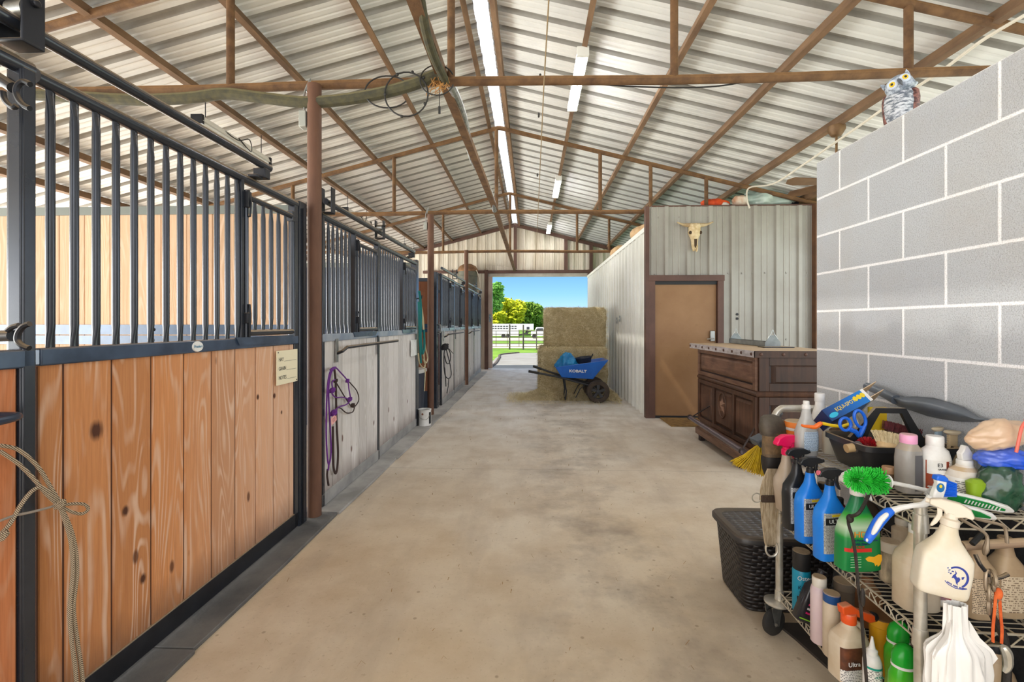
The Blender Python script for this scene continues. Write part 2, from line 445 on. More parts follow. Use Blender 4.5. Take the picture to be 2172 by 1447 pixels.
# door
d = bpy.data.objects.new('door_1', None); COL.objects.link(d); struct(d); d.location = ((DX0+DX1)/2, YF, 0)
hw = (DX1-DX0)/2
def door_mat():
    k = NT('tan_painted_door'); n = k.noise(2.2, 5, .6); f = k.noise(9, 5, .7)
    c = k.ramp(n, [(.3, lin((140, 104, 70))), (.7, lin((156, 120, 84)))])
    c = k.mix(k.math('MULTIPLY', k.ramp(f, [(.62, (0,0,0)), (.72, (1,1,1))]), .35), c, lin((120, 84, 54)))
    k.color(c); return k.done(.5, spec=.3)
dm = door_mat()
B(-hw+.008, hw-.008, .0, .045, .02, DZ-.01).obj('door_panel', dm, d)
m = MB().box(-hw-.09, -hw, -.05, .05, 0, DZ+.09).box(hw, hw+.09, -.05, .05, 0, DZ+.09).box(-hw-.1, hw+.1, -.055, .05, DZ, DZ+.09)
m.obj('door_frame', BROWN, d, bevel=.003)
B(-hw, hw, -.03, -.001, 0, .035).obj('threshold', INK, d)
B(-hw, hw, -.02, -.001, DZ-.05, DZ).obj('drip_edge', INK, d)
lk = P(1510, 712, Y=YF); lx = lk.x-d.location.x
lo = MB().box(lx-.036, lx+.036, -.035, 0, lk.z-.085, lk.z+.075).obj('keypad_lock', mat('satin_nickel', (150, 150, 146), .35, .7), d, bevel=.008)
MB().tube([(lx, -.035, lk.z-.045), (lx, -.075, lk.z-.045), (lx-.1, -.08, lk.z-.05)], .009, 8).obj('door_handle', ZINC, lo)

# ---- end wall with the big opening
YE = 14.85; OX0, OX1, OZ = -1.34, 1.79, 2.98
pr = rib_profile(-6.8, 4.8, off=.1, depth=-.03)
m = MB()
def top(u): return roof_z(u)-.005
def cutp(a, b): return [(a, 0)]+[(u, d) for u, d in pr if a < u < b]+[(b, 0)]
for a, b, z0 in ((-6.8, -3.2, 0), (-3.2, OX0-.1, 0), (OX0-.1, RX, OZ+.1), (RX, OX1+.1, OZ+.1), (OX1+.1, 4.8, 0)):
    m.sheet(cutp(a, b), (lambda u, d, z0=z0: (u, YE+d, z0), lambda u, d: (u, YE+d, top(u))))
    m.sheet([(a, 0), (b, 0)], (lambda u, d, z0=z0: (u, YE+.05, z0), lambda u, d: (u, YE+.05, top(u))))
struct(m.obj('wall_back', WALLE, angle=20))
m = MB().box(OX0-.11, OX0+.0, YE-.16, YE-.02, 0, OZ+.13).box(OX1-.02, OX1+.12, YE-.12, YE-.02, 0, OZ+.13)
struct(m.obj('trim_3', BROWN, bevel=.004))
m = MB().box(-3.4, 2.6, YE-.13, YE-.035, OZ+.03, OZ+.12)
struct(m.obj('trim_4', BROWN, bevel=.004))
struct(MB().box(OX0, OX1, YE-.02, YE+.2, OZ-.06, OZ+.04).obj('trim_5', mat('white_door_track_cover', (226, 220, 208), .5, c2=(206, 196, 180), scale=4)))
m = MB()
for x, z0 in ((1093, 487), (1200, 530), (1253, 548)):
    X = P(x, 600, Y=YE).x; m.box(X-.05, X+.05, YE-.12, YE-.035, OZ+.12, roof_z(X)-.12)
m.bar((-5.6, YE-.09, roof_z(-5.6)-.1), (RX, YE-.09, RZ-.1), .07, .1); m.bar((RX, YE-.09, RZ-.1), (4.4, YE-.09, roof_z(4.4)-.1), .07, .1)
struct(m.obj('trim_6', BROWN))
# jamb leaf on the left of the opening
m = MB().box(OX0+.0, OX0+.13, YE-.05, YE+.06, 0.02, OZ-.06)
o = struct(m.obj('trim_7', mat('pale_door_leaf', (206, 190, 178), .5, c2=(186, 166, 152), scale=3), bevel=.004))

# ---- block wall
XB = 1.557; YB1 = 2.638
def block_mat():
    k = NT('painted_split_block')
    q = k.n('ShaderNodeSeparateXYZ'); k.l(k.co(), q.inputs[0])
    cb = k.n('ShaderNodeCombineXYZ')
    k.l(k.math('SUBTRACT', 2.444+.4064*10, q.outputs['Y']), cb.inputs[0]); k.l(k.math('ADD', q.outputs['Z'], .2032*10-1.504+.2032*8), cb.inputs[1])
    bt = k.n('ShaderNodeTexBrick'); bt.offset = .5; bt.offset_frequency = 2
    bt.inputs['Scale'].default_value = 1; bt.inputs['Mortar Size'].default_value = .0085; bt.inputs['Mortar Smooth'].default_value = .6
    bt.inputs['Brick Width'].default_value = .4064; bt.inputs['Row Height'].default_value = .2032; bt.inputs['Bias'].default_value = 0
    bt.inputs['Color1'].default_value = (*lin((222, 226, 232)), 1); bt.inputs['Color2'].default_value = (*lin((232, 236, 240)), 1); bt.inputs['Mortar'].default_value = (*lin((248, 248, 250)), 1)
    k.l(cb.outputs[0], bt.inputs['Vector'])
    pore = k.noise(210, 3, .75); pore2 = k.noise(460, 2, .6); tint = k.noise(1.6, 4, .6)
    c = k.mix(k.math('MULTIPLY', k.ramp(pore, [(.33, (1,1,1)), (.52, (0,0,0))]), .5), bt.outputs['Color'], lin((140, 141, 143)))
    c = k.mix(k.math('MULTIPLY', k.ramp(tint, [(.45, (0,0,0)), (.75, (1,1,1))]), .35), c, lin((206, 192, 172)))
    ds = k.math('MULTIPLY', k.ramp(q.outputs['Z'], [(.0, (0,0,0)), (1.0, (0,0,0))]), 1.0)
    k.color(c)
    nm = k.math('SUBTRACT', 1.0, bt.outputs['Fac'])
    h = k.math('ADD', k.math('MULTIPLY', k.math('MULTIPLY', pore, nm), 1.0), k.math('MULTIPLY', k.math('MULTIPLY', pore2, nm), .6))
    h = k.math('ADD', h, k.math('MULTIPLY', bt.outputs['Fac'], 1.0))
    k.bump(h, .8, .012)
    return k.done(.8, spec=.2)
m = MB().box(XB, XB+.194, -2.6, YB1, 0, 2.316)
struct(m.obj('wall_block', block_mat(), bevel=.006))

# ================================================================== ROOF FRAME
TRUSSES = [(3.48, 3.225, 'nearest rusty pipe roof truss, with the cable coil hanging on its chord'),
           (7.36, 3.175, 'second rusty pipe roof truss, resting on the ribbed front wall'),
           (10.9, 3.10, 'third rusty pipe roof truss, last before the open end doorway')]
def truss(Y, zc, label):
    t = thing('roof_truss', label, 'truss', (RX, Y, 0), 0, 'pipe roof trusses')
    za = RZ-.175+(.09 if Y < 5 else .05 if Y < 8 else 0); xl, xr = -6.2-RX, 4.55-RX
    if Y < 5: xr_b = 4.4-RX
    else: xr_b = 4.6-RX
    r = .033
    sag = .012
    MB().tube([(xl+.3+(xr_b-xl-.3)*i/12, 0, zc+sag*math.sin(i*1.3)) for i in range(13)], r, 12).obj('bottom_chord', RUST, t)
    MB().tube([(xl, 0, za-SLOPE*abs(xl)), (-.02, 0, za), (.02, 0, za), (xr, 0, za-SLOPE*abs(xr))], r*1.0, 12).obj('top_chord', RUST, t)
    xs = {3.48: [489, 957, 1430, 1927], 7.36: [621, 836, 1053, 1273, 1380, 1498], 10.9: [940, 1082, 1224, 1292]}[Y]
    for px in xs:
        x = P(px, 500, Y=Y).x-RX
        ztop = za-SLOPE*abs(x)
        if ztop-zc > .08: MB().cyl((x, 0, zc), (x, 0, ztop), .029, 12).obj('web_post', RUST, t)
    return t
for a in TRUSSES: truss(*a)
PX = [(-.66, 'left ridge purlin beside the bright ridge gap'), (-.36, 'right ridge purlin beside the bright ridge gap'),
      (-1.57, 'rusty purlin next left of the ridge pair'), (.55, 'rusty purlin carrying the lit tube lamps'),
      (-2.48, 'rusty purlin third left of the ridge gap'), (1.46, 'rusty purlin right of the lit tube lamps'),
      (-3.39, 'rusty purlin above the unlit hanging shop lights'), (2.37, 'rusty purlin third right of the ridge gap'),
      (-4.3, 'rusty purlin fifth left of the ridge gap'), (3.28, 'rusty purlin that carries the ceiling fan and white cable'),
      (-5.2, 'rusty purlin sixth left of the ridge gap'), (4.2, 'rusty purlin lowest on the right slope'), (-6.0, 'rusty purlin lowest on the left slope')]
for x, lab in PX:
    zt = roof_z(x)-.006; sl = -SLOPE if x > RX else SLOPE
    m = MB()
    M = Matrix.Translation((x, 0, zt-.045)) @ Matrix.Rotation(math.atan(-sl), 4, 'Y')
    m.box(-.02, .02, -3.8, YE-.05, -.05, .04, M)
    m.box(-.02, .034, -3.8, YE-.05, -.054, -.05, M)
    tag(m.obj('roof_purlin', PURLIN), lab, 'purlin', 'roof purlins')
# pipe columns on the aisle line
for px, py, Y, lab in ((667, 1100, 3.42, 'brown pipe column in front of the first stall post'), (913.5, 884, 7.28, 'brown pipe column beside the hanging lead ropes'), (989, 818, 10.85, 'brown pipe column farthest along the stalls')):
    p = P(px, 700, Y=Y)
    t = thing('pipe_column', lab, 'column', (p.x, Y, 0), 0, 'pipe columns along the stalls')
    MB().cyl((0, 0, 0), (0, 0, 3.13 if Y > 4 else 3.2), .05, 20).obj('pipe', COLUMN, t)
    q = P({3.42: 643, 7.28: 908, 10.85: 984}[Y], {3.42: 255, 7.28: 480, 10.85: 557}[Y], Y=Y)
    if Y < 9:
        bx = B(-.104, -.05, -.035, .035, q.z-.06, q.z+.06).obj('junction_box', mat('grey_outlet_box', (164, 166, 158), .5, .3), t, bevel=.006)
        MB().tube(smooth([(-.075, 0, q.z+.06), (-.075, 0, q.z+.2), (-.03, .0, q.z+.3), (-.06, 0, 3.15)], 4), .008, 6).obj('conduit', ZINC, t)
# overhead channel on the bottom chords
m = MB()
pts = [(-.66, 1.0, 3.27), (-.655, 3.48, 3.27), (-.545, 7.27, 3.2), (-.52, 10.9, 3.14), (-.5, 14.8, 3.08)]
for a, b in zip(pts, pts[1:]): m.bar(a, b, .075, .06)
tag(m.obj('overhead_channel', RUST), 'long rusty steel channel lying across the truss bottom chords', 'channel')
FOAM = mat('dark_pipe_foam', (86, 82, 58), .9, 0, c2=(66, 64, 52), scale=20, dust=.7, dustc=(150, 140, 100), bump=.3, bscale=150)
FOIL = mat('silver_foil_wrap', (170, 172, 170), .4, .6, c2=(110, 112, 112), scale=30, bump=.5, bscale=60)
t = thing('insulated_pipe', 'insulated water pipe tied along the nearest truss and the overhead channel', 'pipe', (0, 0, 0))
lpts = [P(x, y, Y=3.42) for x, y in ((60, 200), (170, 206), (290, 212), (400, 208), (478, 199), (560, 208), (650, 217), (740, 210), (820, 195), (880, 178), (925, 160), (940, 165))]
MB().tube(smooth(lpts, 5), .042, 10).obj('foam_sleeve', FOAM, t)
lpts = [P(902, 60, Y=2.85), P(920, 120, Y=3.1), P(945, 172, Y=3.42)]
MB().tube(smooth([(-.62, 1.4, 3.33), (-.62, 2.4, 3.33)]+lpts, 5), .03, 10).obj('foam_sleeve', FOAM, t)
fp = [P(955, 178, Y=3.5), P(972, 215, Y=3.9), P(986, 260, Y=4.3), P(993, 300, Y=4.7), P(1003, 340, Y=5.2), P(1020, 368, Y=5.7), P(1034, 395, Y=6.2), P(1045, 425, Y=6.8), P(1049, 447, Y=7.2)]
MB().tube(smooth(fp, 5), [.034]*(5*8+1), 10).obj('foil_sleeve', FOIL, t)
# cable coil
CABLE = mat('black_cable', (38, 36, 34), .6)
t = thing('cable_coil', 'loose black cable coil hanging on the nearest truss', 'cable', (0, 0, 0))
def loop(cx, cy, rx, ry, Y, a0=0, a1=2*PI, n=26): return [P(cx+rx*math.cos(a0+(a1-a0)*i/n), cy+ry*math.sin(a0+(a1-a0)*i/n), Y=Y) for i in range(n+1)]
MB().tube(loop(822, 195, 48, 34, 3.40, .6, 5.6), .006, 6).obj('loop', CABLE, t)
MB().tube(loop(862, 200, 46, 47, 3.38), .006, 6).obj('loop', CABLE, t)
MB().tube(loop(927, 170, 36, 32, 3.37, .3, 5.9), .005, 6).obj('loop', CABLE, t)
for x, y in ((843, 158), (875, 153), (817, 200), (901, 220), (852, 247), (899, 165)): MB().ball(P(x, y, Y=3.38), .011, 8, 6).obj('clip', CABLE, t)
t = thing('twine_bundle', 'frayed tan twine bundle dangling with a black toggle from the nearest truss', 'twine')
m = MB()
for i in range(26):
    a = P(935+random.uniform(-8, 12), 172+random.uniform(-4, 6), Y=3.42)
    m.tube([a, a+Vector((random.uniform(-.05, .05), -.03, random.uniform(-.07, .02))), a+Vector((random.uniform(-.09, .07), -.03, random.uniform(-.13, -.02)))], .0022, 4)
m.obj('twine', mat('tan_twine', (176, 128, 70), .9), t)
MB().tube([P(932, 178, Y=3.4), P(932, 232, Y=3.4)], .003, 5).tube([P(932, 226, Y=3.4), P(932, 241, Y=3.4)], .009, 8).obj('toggle', CABLE, t)
# thin cable on the right, drooping along the chord
tag(MB().tube(smooth([P(1260, 178, Y=3.5), P(1330, 183, Y=3.5), P(1430, 186, Y=3.5), P(1520, 183, Y=3.5), P(1600, 170, Y=3.5)], 6), .006, 6).obj('cable', CABLE), 'thin black cable drooping right of the lit lamp under the nearest truss', 'cable')
# pull cord along the aisle
t = thing('pull_cord', 'thin cord with small toggles strung along the aisle overhead', 'cord')
pc = [(.10, 1.2, 3.21), (.095, 3.48, 3.18), (.11, 7.27, 3.13), (.13, 14.75, 3.085)]
MB().tube(pc, .005, 6).obj('cord', mat('tan_cord', (150, 128, 96), .8), t)
for px, py in ((1146, 155), (1143, 238), (1140, 367)):
    p = P(px, py, X=.10); MB().cyl(p+Vector((0, 0, -.015)), p+Vector((0, .1, -.015)), .012, 8).obj('toggle', CABLE, t)

# ---- lit tube lamps on the right purlin
TUBE = NT('lit_fluorescent_tube'); TUBE.p.inputs['Emission Color'].default_value = (1, 1, 1, 1); TUBE.p.inputs['Emission Strength'].default_value = 40.0; TUBE = TUBE.done(.3)
FIX = mat('white_enamel_fixture', (232, 230, 224), .4, dust=.2)
def lamp(y0, label, lit, x, z, L=1.25, first=None, group=None):
    t = thing('tube_lamp' if lit else 'shop_light', label, 'lamp', (x, y0, z), 0, group)
    MB().prism([(-.062, -.015), (.062, -.015), (.035, .045), (-.035, .045)], 0, L, Matrix.Rotation(PI/2, 4, 'X') @ Matrix.Scale(-1, 4, (0, 0, 1))).obj('housing', FIX, t)
    for s in (-.03, .03):
        MB().cyl((s, .03, -.03), (s, L-.03, -.03), .0165, 12).obj('tube', TUBE if lit else WHITEP, t)
    B(-.06, .06, -.012, .02, -.05, .046).obj('end_cap', FIX if lit else DARK, t)
    B(-.06, .06, L-.02, L+.012, -.05, .046).obj('end_cap', FIX if lit else DARK, t)
    top = roof_z(x)-.1-z
    if top > .06:
        for yy in (.12, L-.12): MB().cyl((0, yy, .04), (0, yy, top), .005, 6).obj('hanger', DARK, t)
    return t
for y0, lab in ((4.82, 'lit twin tube lamp nearest, just behind the first truss'), (9.0, 'lit twin tube lamp halfway down the aisle'), (13.1, 'lit twin tube lamp farthest, near the end wall')):
    lamp(y0, lab, True, .53, roof_z(.53)-.15, group='lit tube lamps')
for y0, lab in ((4.62, 'unlit white shop light hanging over the first stall'), (8.4, 'unlit white shop light hanging over the second stall'), (12.3, 'unlit white shop light hanging over the farthest stalls')):
    t = lamp(y0, lab, False, -3.36, 3.50, group='unlit shop lights')
    MB().tube(smooth([(.02, .35, .05), (.1, .5, -.02), (.16, .62, .03), (.1, .75, -.06), (.05, .6, .04)], 5), .006, 6).obj('cord', CABLE, t)
# white cable along the fan purlin
wc = [P(2172, 33, X=3.24), P(2080, 88, X=3.24), P(1990, 155, X=3.24), P(1900, 212, X=3.24), P(1830, 262, X=3.24), P(1775, 300, X=3.24), P(1700, 352, X=3.24), P(1640, 390, X=3.24), P(1590, 398, Y=7.15), P(1584, 420, Y=7.12), P(1590, 442, Y=7.12)]
tag(MB().tube(smooth(wc, 5), .012, 8).obj('cable', mat('white_cable', (214, 206, 190), .6)), 'white electric cable running along the fan purlin and down the ribbed wall', 'cable')
# ceiling fan
fx, fy = 3.28, 5.2
t = thing('ceiling_fan', 'brown ceiling fan on the right roof slope, half behind the block wall', 'fan', (fx, fy, 0))
FANM = mat('antique_brass_fan', (126, 96, 62), .5, .4, c2=(96, 70, 44), scale=6)
ft = roof_z(fx)-.1
MB().lathe([(.02, ft-.11), (.05, ft-.1), (.085, ft-.04), (.085, ft), (.02, ft)], 20).obj('canopy', FANM, t)
MB().cyl((0, 0, ft-.42), (0, 0, ft-.1), .012, 10).obj('downrod', FANM, t)
MB().lathe([(.03, ft-.66), (.09, ft-.64), (.12, ft-.57), (.12, ft-.5), (.08, ft-.44), (.02, ft-.41)], 24).obj('motor', FANM, t)
BLADE = mat('dark_wood_blade', (112, 82, 52), .5, c2=(84, 58, 36), scale=4)
for i in range(5):
    a = math.radians(186+72*i)
    M = Matrix.Rotation(a, 4, 'Z') @ Matrix.Translation((0, 0, ft-.6)) @ Matrix.Rotation(math.radians(20), 4, 'X')
    MB().prism([(.1, -.02), (.2, -.05), (.45, -.065), (.54, -.04), (.56, .02), (.5, .065), (.2, .05), (.1, .02)], -.005, .005, M).obj('blade', BLADE, t)

# ================================================================== STALLS (left)
def XS(y): return -1.66+.0145*y
ROW = -math.atan(.0145)
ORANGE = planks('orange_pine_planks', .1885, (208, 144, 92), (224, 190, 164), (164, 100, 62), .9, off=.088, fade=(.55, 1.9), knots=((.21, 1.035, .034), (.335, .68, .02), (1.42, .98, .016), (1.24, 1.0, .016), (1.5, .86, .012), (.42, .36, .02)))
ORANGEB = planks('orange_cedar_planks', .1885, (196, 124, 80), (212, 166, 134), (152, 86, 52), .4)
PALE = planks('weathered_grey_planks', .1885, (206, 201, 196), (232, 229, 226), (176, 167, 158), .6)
PINE = planks('pale_pine_planks', .19, (210, 178, 146), (226, 204, 180), (188, 148, 112), .5, axis='X')
CEDAR = planks('red_cedar_planks', .19, (150, 94, 64), (170, 122, 92), (112, 66, 44), .3, axis='X')
_bars = {}
def bar_mesh(z0, z1):
    key = (round(z0, 3), round(z1, 3))
    if key not in _bars:
        r = .0138
        rows = [(z0, .0065, .0165), (z0+.02, .007, .016), (z0+.055, .0115, .0132), (z0+.08, r, r), (z1-.08, r, r), (z1-.055, .0115, .0132), (z1-.02, .007, .016), (z1, .0065, .0165)]
        _bars[key] = MB().loft(rows, 12).mesh('bar', STEEL)
    return _bars[key]
def add_bar(parent, y, z0, z1, x=-.022):
    o = bpy.data.objects.new('bar', bar_mesh(z0, z1)); COL.objects.link(o); o.parent = parent; o.location = (x, y, 0); return o
def stall_unit(name, label, cat, y0, y1, pm, bars, feeder=None, dx=0, topz=2.267, group=None, steel=None, hanger=None, ends=(True, True), badge=False, sh=0):
    S = STEEL; L = y1-y0
    t = thing(name, label, cat, (XS(y0)+dx, y0-.066+sh, 0), ROW, group)
    B(-.045, 0, 0, L, .035, .135).obj('bottom_rail', DARK if pm is not PALE else mat('dusty_grey_rail', (164, 162, 158), .6, .1, c2=(128, 128, 126), scale=4), t, bevel=.004)
    rl = B(-.05, .004, 0, L, 1.297, 1.357).obj('middle_rail', RAIL if pm is not PALE else mat('sky_glare_rail', (168, 172, 178), .4, .1, c2=(104, 122, 144), scale=2.2), t, bevel=.006)  # on weathered fronts the sky's glare is put into a pale rail colour
    MB().cyl((-.022, 0, topz), (-.022, L, topz), .027, 14).obj('top_rail', S, t)
    if ends[0]: B(-.045, 0, 0, .038, .035, topz-.01).obj('end_post', S, t, bevel=.004)
    if ends[1]: B(-.045, 0, L-.045, L, .035, topz-.01).obj('end_post', S, t, bevel=.004)
    m = MB(); y = .038 if ends[0] else 0; n = 0; ye = L-.045 if ends[1] else L
    w_ = .1885; y = .088-.1885 if badge else .0
    while y < ye-.01:
        a = max(y, .036 if ends[0] else 0); b = min(y+w_, ye)
        if b-a > .015:
            m.prism([(-.04, a+.0035), (-.014, a+.0035), (-.008, a+.007), (-.008, b-.007), (-.014, b-.0035), (-.04, b-.0035)], .135, 1.297)
        y += w_
    m.obj('plank_panel', pm, t)
    B(-.039, -.0125, .036 if ends[0] else 0, ye, .136, 1.296).obj('backing_board', mat('dirty_joint_board', (84, 52, 36), .9) if pm is not PALE else mat('grey_joint_board', (66, 58, 52), .9), t)
    for yb in bars: add_bar(t, yb-y0, 1.355, topz-.022)
    if feeder:
        f0, f1 = feeder[0]-y0, feeder[1]-y0
        fd = MB().cyl((-.004, f0, 2.165), (-.004, f1, 2.165), .018, 10).cyl((-.004, f0, 1.385), (-.004, f1, 1.385), .018, 10).cyl((-.004, f0, 1.36), (-.004, f0, 2.2), .0135, 10).cyl((-.004, f1, 1.37), (-.004, f1, 2.165), .0135, 10).obj('feed_door', S, t)
        nb = feeder[2]
        for i in range(nb):
            add_bar(fd, f0+(f1-f0)*(i+1)/(nb+1), 1.39, 2.155, -.004)
        MB().box(-.03, .022, f0-.022, f0+.012, 2.10, 2.19).tube([(.014, f0, 2.2), (.026, f0, 2.13), (.02, f0, 2.05), (.012, f0, 2.05)], .006, 6).obj('latch', DARK, t, bevel=.003)
        MB().box(-.03, .022, f0-.022, f0+.012, 1.44, 1.50).tube([(.016, f0, 1.36), (.02, f0, 1.5), (.016, f0, 1.55)], .007, 6).obj('latch', DARK, t, bevel=.003)
        B(-.03, .012, f1-.02, f1+.02, 2.13, 2.2).obj('hinge', S, t, bevel=.003)
        MB().prism([(f0-.11, 1.362), (f1+.0, 1.362), (f1-.06, 1.318), (f0-.08, 1.318)], .004, .012, Matrix(((0,0,1,0),(1,0,0,0),(0,1,0,0),(0,0,0,1)))).obj('feed_door_sill', RAIL, t)
        B(-.045, 0, f0-.045, f0-.02, 1.357, topz).obj('frame_post', S, t, bevel=.003)
    if hanger is not None:
        h = hanger-y0
        MB().box(-.03, -.022, h-.035, h+.035, topz+.045, topz+.23).box(.052, .06, h-.035, h+.035, topz+.045, topz+.23).box(-.03, .06, h-.035, h+.035, topz+.04, topz+.052).cyl((-.03, h, topz+.175), (.075, h, topz+.175), .012, 10).obj('roller_hanger', DARK, t, bevel=.006)
        MB().cyl((-.012, h, topz+.155), (.042, h, topz+.155), .028, 16).obj('roller', ZINC, t)
    return t, rl
def track(label, y0, y1, endcap=True):
    t = thing('track_rail', label, 'rail', (XS(y0)+.035, y0-.066, 0), ROW, 'sliding door track pipes')
    MB().cyl((0, 0, 2.377), (0, y1-y0, 2.377), .023, 16).obj('pipe', STEEL, t)
    L = y1-y0
    if endcap: MB().box(-.055, .02, L-.075, L-.02, 2.3, 2.36).box(-.06, .0, L-.12, L-.06, 2.29, 2.31).obj('end_bracket', DARK, t, bevel=.005)
    return t
def frange(a, n, d): return [a+d*i for i in range(n)]
# first stall: sliding door at the left edge, fixed grille panel
door, rl = stall_unit('stall_door', 'orange pine sliding stall door at the left edge, with pull ring', 'stall door', .28, 1.572, ORANGEB, frange(.36, 14, .0836), None, .022, hanger=1.515, group='sliding stall doors', sh=-.031)
B(-.055, .004, 1.292-.04, 1.292, .035, 2.26).obj('end_post', STEEL, door, bevel=.005)
rp_ = [(-.01, 1.10+.0, 1.158)]
MB().tube([(0, .95, 1.158)]+[(.045+.045*math.sin(a), 1.075+.12*math.cos(a), 1.158) for a in [PI*(.95-.9*i/12)+PI*0 for i in range(13)]]+[(0, 1.19, 1.158)], .0125, 10).obj('pull_handle', mat('smooth_blue_black_steel', (58, 70, 88), .3, .3), door)
DM = (Matrix.Translation(door.location) @ Matrix.Rotation(ROW, 4, 'Z')).inverted()
def DL(px, py, Y): return DM @ P(px, py, Y=Y)
for rt, lf, rod in ((((64, 179), (50, 173), (38, 181), (34, 195), (40, 212), (51, 224), (63, 230)), ((6, 194), (9, 209), (17, 221), (28, 228), (35, 224)), ((-30, 148), (28, 186))),
                    (((63, 687), (50, 692), (39, 706), (37, 722), (47, 733), (62, 739)), ((16, 702), (26, 694), (40, 690)), ((-30, 714), (26, 712)))):
    MB().tube(smooth([DL(a, b, 1.39) for a, b in rt], 5), .0085, 8).tube(smooth([DL(a, b, 1.40) for a, b in lf], 5), .008, 8).obj('latch_hook', DARK, door)
    MB().tube([DL(a, b, 1.42) for a, b in rod], .0175, 12).obj('latch_rod', DARK, door)
panel, rl = stall_unit('stall_front', 'orange plank stall front with dark steel bars and oval badge', 'stall', 1.575, 3.275, ORANGE, frange(1.629, 13, .0846), (2.695, 3.20, 5), ends=(False, True), group='fixed stall fronts', badge=True)  # fixed front panel of a stall, not the whole stall
bd = MB().loft([(0, .036, .026), (.005, .034, .024)], 28, M=Matrix.Translation((.004, P(437, 737, X=XS(2.35)).y-1.575, 1.327)) @ Matrix(((0,0,1,0),(1,0,0,0),(0,1,0,0),(0,0,0,1))) ).obj('badge', WHITEP, panel)
text(bd, 'Priefert', .0185, mat('teal_ink', (20, 120, 160), .5), (.0098, P(437, 737, X=XS(2.35)).y-1.575, 1.327), (0, 1, 0), (0, 0, 1))
track('dark steel track pipe over the orange first stall', -.9, 2.86)
m = MB(); 
for z in (.0,): m.box(-.085, -.0, 0, .105, 0, 2.3)
t = thing('stall_post', 'dark steel corner post behind the first brown pipe column', 'post', (XS(3.3)+.0, 3.295, 0), ROW, 'stall corner posts')
m.obj('post', STEEL, t, bevel=.006); B(-.0, .012, .03, .04, .03, 2.25).obj('channel_lip', DARK, t)
# second stall
GRP = 'sliding stall doors'
d2, rl = stall_unit('stall_door', 'weathered sliding stall door with purple rope halter hanging on it', 'stall door', 3.60, 4.90, PALE, frange(3.66, 7, .0836), (4.29, 4.80, 6), .022, hanger=4.86, group=GRP)
MB().box(-.03, -.022, 0.02, .09, 2.287, 2.487).box(.052, .06, .02, .09, 2.287, 2.487).box(-.03, .06, .02, .09, 2.287, 2.297).obj('roller_hanger', DARK, d2, bevel=.006)
p2, rl = stall_unit('stall_front', 'weathered grey stall front with blank white card beside the lead ropes', 'stall', 4.905, 6.50, PALE, frange(4.96, 10, .0836), (5.87, 6.40, 6), group='fixed stall fronts')
track('track pipe over the weathered second stall', 3.62, 6.2)
t = thing('stall_post', 'dark steel post at the near side of the rope alcove', 'post', (XS(6.5), 6.505, 0), ROW, 'stall corner posts')
B(-.085, 0, 0, .09, 0, 2.32).obj('post', STEEL, t, bevel=.006)
# third and fourth stalls, beyond the alcove
d3, rl = stall_unit('stall_door', 'weathered sliding door of the third stall with black rope halter', 'stall door', 8.06, 9.30, PALE, frange(8.12, 8, .0836), (8.82, 9.20, 5), .022, hanger=9.25, group=GRP)
p3, rl = stall_unit('stall_front', 'weathered stall front ending at the third brown column', 'stall', 9.31, 10.82, PALE, frange(9.37, 9, .0836), (10.2, 10.70, 5), group='fixed stall fronts')
track('track pipe over the third stall', 8.0, 10.5)
d4, rl = stall_unit('stall_door', 'weathered sliding door just past the third brown column', 'stall door', 10.98, 12.2, PALE, frange(11.04, 8, .0836), (11.75, 12.12, 5), .022, hanger=12.15, group=GRP)
p4, rl = stall_unit('stall_front', 'weathered stall front closest to the open end doorway', 'stall', 12.21, 13.85, PALE, frange(12.27, 10, .0836), (13.2, 13.75, 5), group='fixed stall fronts')
track('track pipe over the farthest stall', 10.95, 13.6)
t = thing('stall_post', 'dark steel double post at the far side of the rope alcove', 'post', (XS(7.9)-.02, 7.86, 0), ROW, 'stall corner posts')
B(-.1, 0, 0, .17, 0, 2.3).obj('post', STEEL, t, bevel=.006); MB().tube(smooth([(.0, .12, 1.42), (.04, .11, 1.4), (.045, .1, 1.3), (.0, .1, 1.27)], 4), .012, 8).obj('latch_hook', ZINC, t)
# blanket bars
def blanket_bar(y0, y1, z, label):
    t = thing('blanket_bar', label, 'bar', (XS(y0)+.03, y0, 0), ROW, 'blanket bars on stall doors')
    L = y1-y0
    MB().tube([(.0, 0, z-.05), (.05, 0.0, z-.03), (.075, .03, z), (.075, L, z+.002)], .0135, 10).obj('rod', DARK, t)
    B(-.0, .008, -.02, .02, z-.12, z+.07).obj('bracket', ZINC, t)
    B(-.0, .008, L*.68, L*.68+.03, z-.12, z+.07).obj('bracket', DARK, t)
    return t
blanket_bar(3.83, 5.25, 1.245, 'black blanket rod across the weathered second stall door')
blanket_bar(8.2, 9.9, 1.25, 'blanket rod across the third stall door')
blanket_bar(11.1, 12.6, 1.25, 'blanket rod across the farthest stall door')

